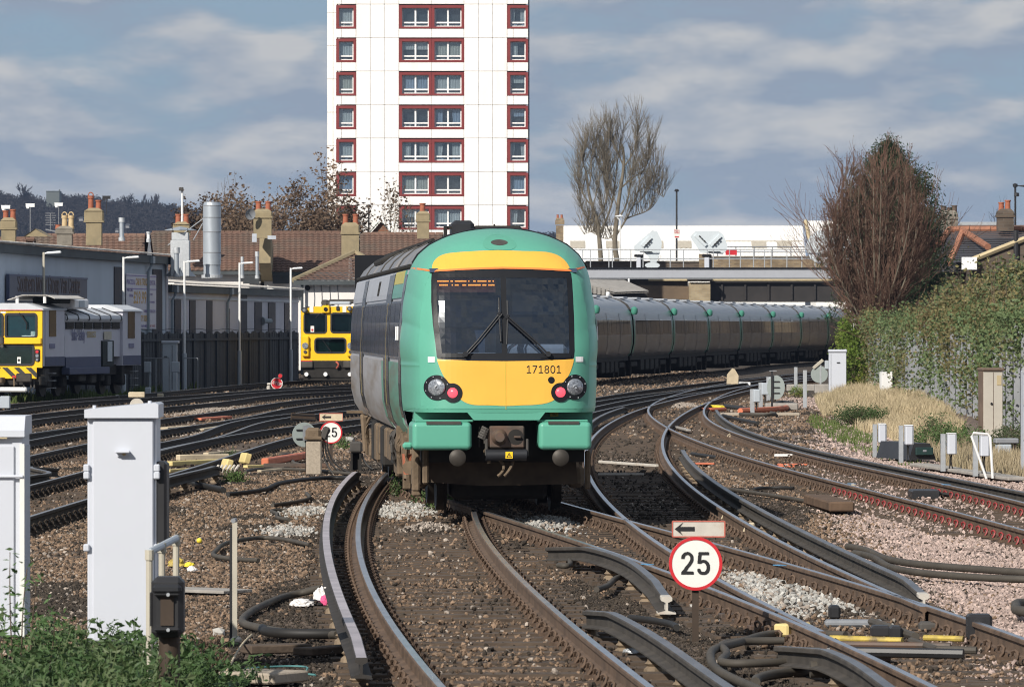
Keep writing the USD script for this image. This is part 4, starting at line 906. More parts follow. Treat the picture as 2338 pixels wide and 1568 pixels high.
def bogie(t, yc):
    bg = t.part('bogie_frame', join(*[cbox((s * 0.98, yc, 0.62), (0.16, 3.0, 0.20), 0.04) for s in (-1, 1)], cbox((0, yc, 0.62), (1.9, 0.5, 0.22), 0.05)), 'under_brown')
    bg.part('brake_gear', cbox((0, yc - 1.0, 0.36), (1.25, 1.5, 0.42), 0.05), 'under_dark')  # box added to stop sunlight passing under the train
    for dy in (-1.3, 1.3):
        ax = bg.part('wheelset', cyl((-0.85, yc + dy, 0.42), (0.85, yc + dy, 0.42), 0.08, n=10), 'wheel_steel')
        for s in (-1, 1):
            w = lathe([(0, 0.06), (0.10, 0.06), (0.12, 0.03), (0.34, 0.02), (0.42, 0.065), (0.42, -0.04), (0.455, -0.045), (0.44, -0.07), (0.0, -0.07)], 24)
            ax.part('wheel', (rot(w[0], 0, PI / 2 * s) + np.array([s * 0.75, yc + dy, 0.42]), w[1]), 'wheel_steel', smooth=35)
            bg.part('axle_box', cbox((s * 1.02, yc + dy, 0.44), (0.22, 0.34, 0.30), 0.05), 'under_brown')
            bg.part('coil_spring', join(*[cyl((s * 1.02, yc + dy * 0.72, 0.48 + 0.045 * k), (s * 1.02, yc + dy * 0.72, 0.505 + 0.045 * k), 0.085, n=9) for k in range(5)]), 'under_brown')
            bg.part('damper', cyl((s * 1.12, yc + dy * 0.35, 0.35), (s * 1.16, yc + dy * 0.55, 0.95), 0.04, n=8), 'under_brown')
    return bg
bogie(train, 3.2); bogie(train, 19.2)
r = rng(8)
for k in range(34):
    y, z = 1.9 + 6.2 * r.random(), 0.45 + 0.5 * r.random(); m = ['under_brown', 'under_brown', 'under_grey'][k % 3]; x = -1.0 - 0.16 * r.random()
    if k % 3 == 0: train.part('underframe_cylinder', cyl((x, y, z), (x + 0.05, y + 0.15 + 0.35 * r.random(), z), 0.05 + 0.05 * r.random(), n=9), m)
    elif k % 3 == 1: train.part('underframe_bracket', cbox((x, y, z), (0.10, 0.06 + 0.1 * r.random(), 0.25 + 0.3 * r.random()), 0.015, rx=0.5 * r.normal()), m)
    else: train.part('underframe_pipe', tube(spline([(x, y, 0.95), (x - 0.05, y + 0.1 * r.normal(), z), (x + 0.1, y + 0.3 * r.random(), 0.35)], 7), 0.02 + 0.015 * r.random(), 5), m)
for k, y in enumerate(np.linspace(7.4, 16.6, 8)):
    w = 0.7 + 0.5 * r.random(); h = 0.45 + 0.2 * r.random()
    train.part('equipment_box', cbox((-0.86, y, 0.9 - h / 2), (0.52, w, h), 0.03), ['under_brown', 'under_dark', 'under_brown'][k % 3])
    train.part('equipment_box', cbox((0.86, y, 0.9 - h / 2), (0.52, w, h), 0.03), 'under_dark')
for y, m in ((1.95, 'under_brown'), (4.9, 'under_brown')):
    train.part('lifeguard_bracket', join(cbox((-1.06, y, 0.55), (0.12, 0.1, 0.75), 0.02), cyl((-1.1, y, 0.45), (-0.7, y, 0.45), 0.09, n=10)), m)
train.part('air_bottle', cyl((-1.15, 2.4, 0.72), (-1.15, 2.4, 0.45), 0.085, 0.06, 12), 'pot_terracotta')
for y in (2.2, 2.8, 4.4, 5.0, 17.6): train.part('cable', tube(spline([(-1.12, y, 0.95), (-1.18, y + 0.1, 0.7), (-1.05, y + 0.25, 0.42)], 8), 0.025, 5), 'under_brown')
train.part('step_board', box((-1.2, 21.3, 0.98), (0.35, 0.5, 0.04)), 'under_brown')

# ---------------------------------------------------------------- the dark train on the curve
ez = np.array([[1.12, 0.95], [1.26, 1.15], [1.36, 1.6], [1.37, 2.0], [1.33, 2.7], [1.26, 3.05], [1.16, 3.22]])
def ex(z): return np.interp(z, ez[:, 1], ez[:, 0])
def eband(z0, z1, y0, y1, off, s):
    zs = np.unique(np.concatenate([[z0, z1], ez[(ez[:, 1] > z0) & (ez[:, 1] < z1), 1]])); n = len(zs)
    v = np.array([[s * (ex(z) + off), y, z] for y in (y0, y1) for z in zs]); f = np.array([[j, j + 1, n + j + 1, n + j] for j in range(n - 1)])
    return v, (f if s < 0 else f[:, ::-1])
L2 = 19.7
car = Thing('train_carriage', 'first visible carriage of the dark train on the curve, next to the green train', 'train carriage', (0, 0, 0), 0, group=None)
for s in (-1, 1):
    sw = car.part('side_wall', eband(0.95, 3.22, 0.2, L2 - 0.2, 0, s), 'emu_grey', smooth=40)
    sw.part('window_band', eband(2.02, 2.72, 1.2, L2 - 1.2, 0.004, s), 'emu_glass')
    for y0 in (1.6, 4.2, 8.2, 10.8, 14.6, 17.0): sw.part('window', eband(2.06, 2.68, y0, y0 + 1.5, 0.008, s), 'emu_glass')
    for y0 in (6.0, 12.6):
        d = sw.part('door', eband(1.1, 3.0, y0, y0 + 1.4, 0.010, s), 'emu_grey')
        d.part('door_window', eband(2.0, 2.75, y0 + 0.1, y0 + 0.62, 0.014, s), 'emu_glass'); d.part('door_window', eband(2.0, 2.75, y0 + 0.78, y0 + 1.3, 0.014, s), 'emu_glass')
    for y0 in (0.2, L2 - 0.75): sw.part('green_end_panel', eband(0.97, 3.2, y0, y0 + 0.55, 0.006, s), 'emu_green')
    car.part('end_camera_pod', mv(lathe([(0, 0), (0.12, 0.02), (0.17, 0.12), (0.16, 0.3), (0.06, 0.38), (0, 0.39)], 10), (s * 1.36, 0.3, 2.95)), 'emu_roof_green', smooth=40)
er = np.array([(1.16, 3.22), (1.02, 3.42), (0.75, 3.60), (0.4, 3.72), (0, 3.76)]); er = np.vstack([er, er[-2::-1] * [-1, 1]])
v = np.array([[x, y, z] for y in (0.2, L2 - 0.2) for x, z in er]); n = len(er)
rf = car.part('roof', (v, np.array([[j, n + j, n + j + 1, j + 1] for j in range(n - 1)])), 'emu_roof', smooth=40)
for y0 in (3.2, 9.5, 15.5): rf.part('roof_unit', cbox((0, y0, 3.77), (1.3, 1.8, 0.10), 0.03), 'emu_roof')
for y in (0.25, L2 - 0.25): rf.part('end_rib', tube([(x * 1.003, y, z) for x, z in er], 0.035, 5), 'under_grey')
car.part('gangway', box((0, 0.02, 2.2), (1.3, 0.40, 2.4)), 'train_black')
for y in (0.24, L2 - 0.24): car.part('car_end', box((0, y, 2.1), (2.5, 0.04, 2.2)), 'train_black')
car.part('underframe', box((0, L2 / 2, 0.9), (2.3, L2 - 0.6, 0.2)), 'under_dark')
for y in (2.8, L2 - 2.8): 
    b_ = car.part('bogie', join(*[cbox((s * 1.0, y, 0.6), (0.2, 3.0, 0.25), 0.04) for s in (-1, 1)], *[cyl((-0.8, y + q, 0.42), (0.8, y + q, 0.42), 0.42, n=16) for q in (-1.25, 1.25)]), 'under_dark')
for y in (6.2, 8.6, 10.9, 13.2): car.part('equipment_box', cbox((0, y, 0.55), (2.3, 1.7, 0.55), 0.05), 'under_dark')
ends = np.array([[X(1361, 239.5), 239.5], [X(1448, 259.5), 259.5], [X(1539, 279), 279], [X(1620, 298.5), 298.5], [X(1693, 318), 318], [X(1765, 337.5), 337.5], [X(1830, 357), 357], [X(1892, 376.5), 376.5], [X(1945, 396), 396]])
ends[:, 0] -= 1.38
labs = ['nearest carriage of the dark train, right beside the green train', 'second carriage back of the dark train, below the low grey canopy roof',
        'third carriage back of the dark train, left of the brick pier', 'fourth carriage of the dark train, in front of the pale brick pier', 'fifth carriage of the dark train, just right of the brick pier',
        'sixth carriage of the dark train, under the black girder', 'seventh carriage of the dark train, left of the tall white cabinet', 'last visible carriage of the dark train at the yellow green shrub']
for k in range(len(ends) - 1):
    a, c = ends[k], ends[k + 1]; rz = -math.atan2(c[0] - a[0], c[1] - a[1])
    if k == 0:
        xf = UsdGeom.Xformable(car.prim); ops = xf.GetOrderedXformOps(); ops[0].Set(Gf.Vec3d(a[0], a[1], 0)); ops[1].Set(math.degrees(rz)); car.prim.SetCustomDataByKey('label', labs[0]); car.prim.SetCustomDataByKey('group', 'carriages of the dark train')
    else: car.copy((a[0], a[1], 0), rz, labs[k], 'carriages of the dark train')
# ---------------------------------------------------------------- tower block
TD = 437.0
TS = F / TD
def tx(px): return X(px, TD)
def tz(py): return Z(py, TD)
tower = Thing('tower_block', 'tall white panel clad tower block with dark red window surrounds', 'tower block', (tx(986), TD, 0))
def tl(v):
    v = v.get() if isinstance(v, MB) else v
    return np.asarray(v[0]) - tower.loc, v[1]
FH = 76.4 / TS
z_line = [tz(10.2 + 76.4 * k) for k in range(-4, 11)]                 # slab lines, top ones first
x0, x1 = tx(767.0), tx(1206.0); dep = 15.0
ztop = z_line[0]
tower.part('core', tl(box(((x0 + x1) / 2, TD + dep / 2 + 0.75, ztop / 2), (x1 - x0 - 0.30, dep, ztop))), 'tower_joint')
tower.part('side_wing', tl(box((tx(756), TD + 3.0 + 5, ztop / 2), (tx(767) - tx(744) - 0.05, 10, ztop - 0.3))), 'tower_joint')
tower.part('roof_parapet', tl(box(((x0 + x1) / 2, TD + dep / 2, ztop + 0.25), (x1 - x0 + 0.3, dep + 0.6, 0.5))), 'tower_panel')
gp = 0.02
def panel(xa, xb, za, zb, y=TD):
    tower.part('cladding_panel', tl(cbox(((xa + xb) / 2, y + 0.15, (za + zb) / 2), (xb - xa - gp, 0.30, zb - za - gp), 0.02)), 'tower_panel')
cols = [(767, 813), (813, 845.7), (845.7, 877.7), (877.7, 911), (911, 985), (985, 1059.5), (1059.5, 1092.8), (1092.8, 1124.8), (1124.8, 1158), (1158, 1206)]
WIN = {0: 1, 4: 2, 5: 2, 9: 1}
curt = ['curtain_pale', 'curtain_cream', 'curtain_pale', 'curtain_blue']
r = rng(21)
def window(xa, xb, za, zb, n, seed):
    """red surround, white frame, panes with curtains; xa..xb, za..zb outer edge of the red"""
    rr = rng(seed); m = 0.20; y = TD
    ia, ib, ja, jb = xa + m * 1.15, xb - m * 1.0, za + 0.16, zb - 0.22
    fr = tower.part('window', tl(join(box(((xa + ia) / 2, y + 0.13, (za + zb) / 2), (ia - xa, 0.34, zb - za)), box(((ib + xb) / 2, y + 0.13, (za + zb) / 2), (xb - ib, 0.34, zb - za)),
                                      box(((ia + ib) / 2, y + 0.13, (za + ja) / 2), (ib - ia, 0.34, ja - za)), box(((ia + ib) / 2, y + 0.13, (jb + zb) / 2), (ib - ia, 0.34, zb - jb)))), 'tower_red')
    fy = y + 0.26; w = 0.075; tr = ja + (jb - ja) * 0.22
    b = MB()
    for xx in ([ia, ib] + ([(ia + ib) / 2] if n == 2 else [])): b.add(box((np.clip(xx, ia + w / 2, ib - w / 2), fy, (ja + jb) / 2), (w * (1.7 if n == 2 and ia < xx < ib else 1.2), 0.06, jb - ja)))
    for zz, hh in ((ja + w / 2, w), (jb - w / 2, w * 0.7), (tr, w * 1.5)): b.add(box(((ia + ib) / 2, fy + 0.003, zz), (ib - ia - 0.01, 0.055, hh)))
    fr.part('frame', tl(b), 'window_white')
    fr.part('pane', tl(box(((ia + ib) / 2, fy + 0.02, (ja + jb) / 2), (ib - ia, 0.008, jb - ja))), 'pane_glass')
    c = MB(); style = rr.random()
    lo = [ja + 0.05, tr, tr, tr + (jb - tr) * 0.45][int(rr.random() * 4)]
    if style > 0.22:
        spans = [(ia, ib)] if style > 0.5 else ([(ia, ia + (ib - ia) * 0.33), (ib - (ib - ia) * 0.36, ib)] if style > 0.3 else [(ia, (ia + ib) / 2)])
        for a, e in spans:
            k = max(8, int((e - a) / 0.06)); xx = np.linspace(a + 0.02, e - 0.02, k)
            yy = fy + 0.16 + 0.028 * np.sin(np.arange(k) * 1.9 + rr.random() * 6); g = 1 - 0.25 * rr.random() * (style < 0.5)
            v = np.vstack([np.stack([a + (xx - a) * g if a == ia else e - (e - xx) * g, yy, np.full(k, lo)], 1), np.stack([xx, yy, np.full(k, jb - 0.02)], 1)]); i = np.arange(k - 1)
            c.add((v, np.stack([i, i + 1, i + 1 + k, i + k], 1)))
        fr.part('curtain', tl(c), curt[int(rr.random() * 4)])
    fr.part('room', tl(box(((ia + ib) / 2, fy + 0.34, (ja + jb) / 2), (ib - ia + 0.3, 0.02, jb - ja + 0.3))), 'room_dark')
    if rr.random() < 0.7: fr.part('sill_things', tl(join(*[box((ia + (ib - ia) * q, fy + 0.08, ja + 0.11 + 0.05 * rr.random()), (0.08 + 0.1 * rr.random(), 0.05, 0.10 + 0.12 * rr.random())) for q in rr.random(3) * 0.8 + 0.1])), ['curtain_cream', 'under_grey', 'curtain_blue'][int(rr.random() * 3)])
WB = 55.6 / TS                                                        # window band height under each slab line
for k, zt in enumerate(z_line):
    zb = zt - FH
    if zb < -1: continue
    for c, (pa, pb) in enumerate(cols):
        xa, xb = tx(pa), tx(pb)
        if c in WIN:
            if zt - WB > 8 and zt < 36: window(xa + 0.01, xb - 0.01, zt - WB, zt - 0.08, WIN[c], 100 + k * 20 + c)
            else: panel(xa, xb, zt - WB, zt)
            if c in (0, 9): mid = (xa + xb) / 2 - 0.35; panel(xa, mid, zb, zt - WB); panel(mid, xb, zb, zt - WB)
            else: panel(xa, xb, zb, zt - WB)
        else: panel(xa, xb, zb, zt)
    for pa, pb in ((744, 758), (758, 767)): panel(tx(pa), tx(pb), zb - 0.5, zt - 0.5, TD + 2.9)
    tower.part('corner_strip', tl(box((x1 + 0.05, TD + 0.5, (zb + zt) / 2), (0.10, 0.9, FH - 0.02))), 'train_black')
# ---------------------------------------------------------------- warehouse with stripes
A0, A1 = G(270, 888), G(660, 862)
wd = (A1 - A0)[:2] / np.linalg.norm((A1 - A0)[:2]); wang = math.atan2(wd[1], wd[0]); wn = np.array([-wd[1], wd[0]])
def fence_at(px):
    """distance along the fence line from A0 where a picture column meets it"""
    k = (px - CX) / F
    return (k * A0[1] - A0[0]) / (wd[0] - k * wd[1])
def wall_s(px, off=1.2):
    q = A0[:2] + wn * off; k = (px - CX) / F
    return (k * q[1] - q[0]) / (wd[0] - k * wd[1])
WO = A0[:2] + wn * 1.2
def wb(s0, s1, z0, z1, y0=0.0, y1=0.0):
    """box in the wall's frame: s along, y inwards"""
    return box(((s0 + s1) / 2, (y0 + y1) / 2, (z0 + z1) / 2), (s1 - s0, y1 - y0, z1 - z0))
house = Thing('warehouse', 'grey steel warehouse with dark vertical stripes and two roof heights behind the dark fence', 'warehouse', (WO[0], WO[1], -0.2), wang)
sA, sB, sC = wall_s(-40), wall_s(381), wall_s(680)
H1, H2 = 5.5, 4.35
def corr(s0, s1, z0, z1, y, pitch=0.2, d=0.018):
    k = int((s1 - s0) / (pitch / 2)); s = np.linspace(s0, s1, k + 1); yy = y - d * (np.arange(k + 1) % 2)
    v = np.vstack([np.stack([s, yy, np.full(k + 1, z0)], 1), np.stack([s, yy, np.full(k + 1, z1)], 1)]); i = np.arange(k)
    return v, np.stack([i, i + 1, i + 2 + k, i + 1 + k], 1)
w1 = house.part('tall_wall', join(corr(sA, sB, 0, H1, 0), wb(sA, sB, 0, H1, 0.03, 0.2)), 'steel_sheet')
w2 = house.part('low_wall', join(corr(sB, sC, 0, H2, 0), wb(sB, sC, 0, H2, 0.03, 0.2)), 'steel_sheet_pale')
house.part('end_wall', join(wb(sB - 0.1, sB + 0.02, 0, H1, 0.2, 14), wb(sC - 0.1, sC + 0.02, 0, H2, 0.2, 14)), 'steel_sheet_pale')
for pa, pb in ((259, 281), (347, 368)): w1.part('dark_stripe', wb(wall_s(pa), wall_s(pb), 0, H1 - 0.55, -0.05, -0.02), 'stripe_dark')
for pa, pb in ((397, 411), (431, 444.5), (470, 483), (545, 562), (580, 596), (611, 627), (648, 661)): w2.part('dark_stripe', wb(wall_s(pa), wall_s(pb), 0, H2 - (0.30 if pa == 545 else 0.62), -0.05, -0.02), 'stripe_dark')
w2.part('rust_slot', wb(wall_s(520), wall_s(522.5), 2.2, 3.4, -0.05, -0.02), 'stripe_dark')
w2.part('head_strip', wb(sB, sC, H2 - 0.58, H2 - 0.50, -0.06, 0), 'steel_sheet')
w1.part('corner_strip', wb(sB - 0.45, sB, 0, H1, -0.055, 0.2), 'steel_sheet_pale')
for nm, s0, s1, h in (('tall_gutter', sA, sB + 0.2, H1), ('low_gutter', sB + 0.06, sC + 0.3, H2)):
    house.part(nm, wb(s0, s1, h - 0.32, h, -0.22, 0.0), 'gutter_dark')
    k = int((s1 - s0) / 0.11); s = np.linspace(s0, s1, k + 1); z = h + 0.07 + 0.035 * (np.arange(k + 1) % 2); i = np.arange(k)
    up = 0.07; dp = 9.0
    v = np.vstack([np.stack([s, np.full(k + 1, -0.3), z], 1), np.stack([s, np.full(k + 1, dp), z + up * dp], 1), np.stack([s, np.full(k + 1, -0.3), z - 0.05], 1)])
    house.part(nm.replace('gutter', 'roof'), (v, np.vstack([np.stack([i, i + 1, i + 2 + k, i + 1 + k], 1), np.stack([i + 1, i, i + 2 * (k + 1), i + 1 + 2 * (k + 1)], 1)])), 'roof_sheet')
for px, h in ((333, H1), (388, H2), (515, H2)):
    s = wall_s(px); house.part('downpipe', join(wb(s - 0.22, s + 0.3, h - 0.33, h - 0.05, -0.34, -0.22), tube([(s + 0.1, -0.25, h - 0.3), (s - 0.15, -0.12, h - 0.7), (s - 0.15, -0.12, h - 1.0), (s - 0.15, -0.12, 0)], 0.07, 6)), 'downpipe' if px != 333 else 'downpipe')
s = wall_s(596); w2.part('wall_vent', join(cyl((s, -0.05, 2.85), (s + 0.7, -0.35, 2.85), 0.12, n=10), cyl((s - 0.1, -0.03, 2.85), (s, -0.06, 2.85), 0.2, n=10)), 'downpipe')
sa, sb = wall_s(10), wall_s(189)
def wthing(name, label, cat, s0, z0, **k): 
    p = WO + wd * s0; return Thing(name, label, cat, (p[0], p[1], z0), wang, **k)
def wallz(py, px): q = wall_s(px); return Z(py, (WO + wd * q)[1])
bz0, bz1 = wallz(690, 100), wallz(632, 100)
bd = wthing('sign_board', 'large dull grey sign board with thin dark script on the warehouse wall', 'sign', sa, bz0)
W = sb - sa; bd.part('board', box((W / 2, -0.12, (bz1 - bz0) / 2), (W, 0.10, bz1 - bz0)), 'signboard_grey')
bd.part('edge', join(box((W / 2, -0.13, bz1 - bz0), (W + 0.1, 0.12, 0.07)), box((0, -0.13, (bz1 - bz0) / 2), (0.07, 0.12, bz1 - bz0))), 'loco_blue')
bd.part('lettering', mv(upright(text('Southern Motor Group Van Centre', 0.62, 0.01, width=W * 0.80), 0), (W / 2, -0.175, 0.36)), 'signboard_letter')
sa, sb = wall_s(284), wall_s(352.5); bz0, bz1 = wallz(751, 320), wallz(626, 320); Hh, W = bz1 - bz0, sb - sa
bn = wthing('banner', 'pale hire banner with purple and gold lettering tied on the warehouse wall', 'banner', sa, bz0)
bn.part('sheet', box((W / 2, -0.065, Hh / 2), (W, 0.02, Hh)), 'banner_white')
def bt(s_, zf, h, m, xf=0.5, wf=None, bold=False):
    bn.part('lettering', mv(upright(text(s_, h, 0.004, bold, width=W * wf if wf else None), 0), (W * xf, -0.078, Hh * zf)), m)
bt('PRACTICAL', 0.805, 0.2 * Hh / 2.2, 'banner_purple', 0.15, 0.27); bt('CAR & TRUCK', 0.80, 0.26 * Hh / 2.2, 'banner_gold', 0.52, 0.42, True); bt('RENTAL', 0.805, 0.2 * Hh / 2.2, 'banner_purple', 0.87, 0.22)
bt('HIRE CARS', 0.68, 0.11 * Hh / 2.2, 'banner_purple', 0.12, 0.19); bt('FROM', 0.58, 0.11 * Hh / 2.2, 'banner_purple', 0.15, 0.12)
bt('£19.99', 0.47, 0.46 * Hh / 2.2, 'banner_gold', 0.45, 0.42, True); bt('PER DAY', 0.62, 0.08 * Hh / 2.2, 'banner_purple', 0.80, 0.16); bt('UNLIMITED MILES', 0.48, 0.07 * Hh / 2.2, 'banner_purple', 0.82, 0.26)
bt('CARS - MINIBUSES - VANS - TRUCKS', 0.30, 0.12 * Hh / 2.2, 'banner_purple', 0.5, 0.95); bt('UNIVERSITY RISE', 0.145, 0.22 * Hh / 2.2, 'banner_gold', 0.47, 0.46, True)
bt('CROYDON', 0.035, 0.09 * Hh / 2.2, 'banner_red', 0.12, 0.18); bt('SOUTH EAST - SOUTH WEST', 0.035, 0.09 * Hh / 2.2, 'banner_purple', 0.48, 0.44); bt('OPEN 7 DAYS', 0.035, 0.09 * Hh / 2.2, 'banner_red', 0.84, 0.24)
bn.part('cords', join(box((W / 2, -0.08, Hh * 0.965), (W, 0.01, 0.03)), box((W / 2, -0.08, Hh * 0.73), (W, 0.01, 0.03))), 'banner_purple')
fs0, fs1 = fence_at(160), fence_at(678)
fence = Thing('board_fence', 'tall dark close board fence in shade along the foot of the warehouse', 'fence', (A0[0], A0[1], -0.2), wang)
n = int((fs1 - fs0) / 0.24); r = rng(33); stuff = MB()
for k in range(n):
    s = fs0 + (k + 0.5) * 0.24; h = 2.32 + 0.05 * math.sin(k * 0.7) + 0.04 * r.random()
    m = box((s, 0.02 * r.random(), h / 2), (0.225, 0.03, h))
    if k < 300: fence.part('board', m, 'fence_board')
    else: stuff.add(m)
if stuff.n: fence.part('far_boards', stuff, 'fence_board', kind='stuff')
fence.part('top_rail', join(box(((fs0 + fs1) / 2, -0.05, 2.05), (fs1 - fs0, 0.04, 0.10)), *[tube([(a, -0.03, 2.5), ((a + b) / 2, -0.03, 2.42), (b, -0.03, 2.5)], 0.012, 4) for a, b in zip(np.linspace(fs0, fs1, 9)[:-1], np.linspace(fs0, fs1, 9)[1:])]), 'fence_board')
for s in np.linspace(fs0, fs1, 20): fence.part('post', box((s, -0.05, 1.15), (0.10, 0.06, 2.3)), 'fence_board')
def lamp_post(label, px, base_y, top_y, d, arm=38, brown=0.0):
    loc = (X(px, d), d, -0.2); top = Z(top_y, d) + 0.2
    t = Thing('lamp_post', label, 'lamp post', loc, 0, group='white lamp posts along the dark fence')
    sp = 0.3 * top
    t.part('base_sleeve', cyl((0, 0, 0), (0, 0, sp * 0.95), 0.10, n=10), 'cabinet_grey')
    t.part('pole', cyl((0, 0, sp * 0.9), (0, 0, top), 0.05, 0.045, 8), 'white_paint' if not brown else 'cream_tube')
    a = arm * d / F
    t.part('lantern', join(cbox((a * 0.62, 0, top - 0.01), (a * 0.85, 0.22, 0.09), 0.03, ry=-0.06), cyl((0, 0, top - 0.06), (a * 0.3, 0, top), 0.03, n=6)), 'sticker_white')
d_of = lambda px: (A0[:2] + wd * fence_at(px))[1] - 1.5
lamp_post('rust topped lamp post behind the white and yellow track machine', 100, 900, 576, 196, 38, 1)
lamp_post('lamp post in front of the hire banner, nearest of those before the dark fence', 282, 893, 587, d_of(282), 34)
lamp_post('lamp post left of the plain low wall, beside the grey cabinet', 421, 880, 596, d_of(421), 34)
lamp_post('lamp post with a browned top in the middle of the low striped wall', 547, 876, 600, d_of(547), 30, 0)
lamp_post('lamp post at the far right end of the dark fence', 664, 870, 612, d_of(664), 26)
gd = d_of(390) - 2
gc = Thing('location_cabinet', 'blue grey cabinet with a bright slanted lid in shade by the dark fence', 'cabinet', (X(388, gd), gd, -0.2))
hh = Z(783, gd) + 0.2; w = 33 * gd / F
gc.part('body', cbox((0, 0, hh / 2), (w, 0.5, hh), 0.015), 'cabinet_grey'); gc.part('lid', cbox((0.02, 0, hh + 0.04), (w + 0.12, 0.62, 0.10), 0.02), 'cabinet_white'); gc.part('door_seam', box((w * 0.18, -0.255, hh / 2), (0.02, 0.02, hh * 0.9)), 'stripe_dark'); gc.part('handle', box((-0.15, -0.27, hh * 0.72), (0.12, 0.04, 0.04)), 'dark_steel')
for k, (px, lab) in enumerate(((314, 'left of the three shaded grey boxes on posts by the dark fence'), (343, 'middle of the three shaded grey boxes on posts by the dark fence'), (408, 'right of the three shaded grey boxes on posts, before the grey cabinet'))):
    d = gd - 3; t = Thing('post_box', lab, 'junction box', (X(px, d), d, -0.2), group=None)
    t.part('post', box((0, 0, 0.55), (0.07, 0.05, 1.1)), 'cabinet_grey'); t.part('box', cbox((-0.12, -0.12, 1.0), (0.32, 0.2, 0.42), 0.02), 'cabinet_grey'); t.part('rail', join(cyl((0.2, 0, 0), (0.2, 0, 1.35), 0.02, n=5), cyl((0.2, 0, 1.35), (0.75, 0, 1.35), 0.02, n=5), cyl((0.75, 0, 0), (0.75, 0, 1.35), 0.02, n=5)), 'galv_dull')
def lump(name, label, cat, px, py, w, h, m, seed, d2=None):
    c = G(px, py, -0.2); s = stone(seed, 1.0); v = s[0] * np.array([w, (d2 or w) * 1.0, h * 1.6]) + [c[0], c[1], c[2] + h * 0.35]
    return single(name, label, cat, (v, s[1]), m)
lump('boulder', 'pale stone heap at the foot of the dark fence, left of the small white sack', 'stone', 457, 882, 0.9, 0.42, 'concrete_grey', 3)
lump('sack', 'small pale sack on the ground at the foot of the dark fence', 'sack', 487, 877, 0.55, 0.25, 'cabinet_grey', 4)
# ---------------------------------------------------------------- flues and vents on the warehouse roofs
def roofthing(name, label, cat, px, base_y, d): return Thing(name, label, cat, (X(px, d), d, Z(base_y, d)))
d = 236
t = roofthing('ventilation_pipe', 'thick silver ventilation pipe on the low warehouse roof', 'pipe', 484, 632, d); u = d / F
for k, (a, b, rr) in enumerate(((632, 605, 19.2), (605, 577, 20.6), (577, 530, 20.4), (529, 497, 21), (496, 470, 20.6), (470, 462, 20.4))):
    t.part('pipe_section', cyl((0, 0, (632 - a) * u), (0, 0, (632 - b) * u - 0.01), rr * u, (18.2 if k == 5 else rr) * u, 24), 'flue_steel', smooth=40)
    t.part('joint_band', cyl((0, 0, (632 - b) * u - 0.02), (0, 0, (632 - b) * u + 0.02), (rr + 0.5 if k < 5 else 18) * u, n=24), 'galv_dull')
t.part('foot_flange', cyl((0, 0, -0.05), (0, 0, 0.08), 24 * u, n=20), 'flue_rough')
t.part('stay_rod', join(tube([(-0.4, 0, 132 * u), (-1.2, 0, 100 * u), (-1.9, 0, 72 * u)], 0.02, 4), tube([(-0.4, 0, 122 * u), (-0.8, 0, 84 * u)], 0.02, 4)), 'galvanised')
t = roofthing('roof_vent_stack', 'square silver vent stack with a pitched cap, left of the thick pipe', 'vent', 412, 631, d - 8); u = (d - 8) / F
t.part('stack', join(cbox((0, 0, 41 * u), (43 * u, 43 * u, 82 * u), 0.02), cbox((0, 0, 91 * u), (38 * u, 38 * u, 18 * u), 0.02)), 'flue_rough')
t.part('base_flashing', lathe([(36 * u, 0), (34 * u, 2 * u), (24 * u, 12 * u), (24 * u, 20 * u)], 4), 'flue_rough')
t.part('cap', lathe([(0, 114 * u), (36 * u, 106 * u), (36 * u, 105 * u), (0, 106 * u)], 4), 'flue_steel')
t.part('cap_legs', join(*[box((sx * 17 * u, sy * 15 * u, 102 * u), (1.5 * u, 1.5 * u, 14 * u)) for sx in (-1, 1) for sy in (-1, 1)]), 'dark_steel')
def flue(label, px, y0, y1, r0, d, capr=1.35, m='flue_steel'):
    t = roofthing('metal_flue', label, 'flue', px, y0, d); u = d / F; H = (y0 - y1) * u
    t.part('pipe', cyl((0, 0, 0), (0, 0, H * 0.9), r0 * u, n=12), m, smooth=40); t.part('cowl', join(cyl((0, 0, H * 0.80), (0, 0, H), r0 * u * capr, n=12), cyl((0, 0, -0.02), (0, 0, 0.12), r0 * u * 1.4, n=12)), 'flue_rough', smooth=40)
flue('steel flue with a round cowl on the tall warehouse roof, right of the large chimney', 278, 549, 497, 5.2, 214)
flue('short white flue with a rusty cap on the tall warehouse roof', 339, 552, 529, 3.8, 216, 1.3, 'sticker_white')
flue('steel flue standing in front of the square vent stack', 403, 631, 565, 5.6, 226)
flue('short steel flue at the foot of the thick pipe', 474, 632, 603, 4.2, 229, 1.15)
flue('plain thin flue near the right end of the low warehouse roof', 553, 634, 586, 3.4, 243, 1.05)
flue('tall steel flue with a cowl near the right end of the low warehouse roof', 587, 635, 574, 3.6, 246)
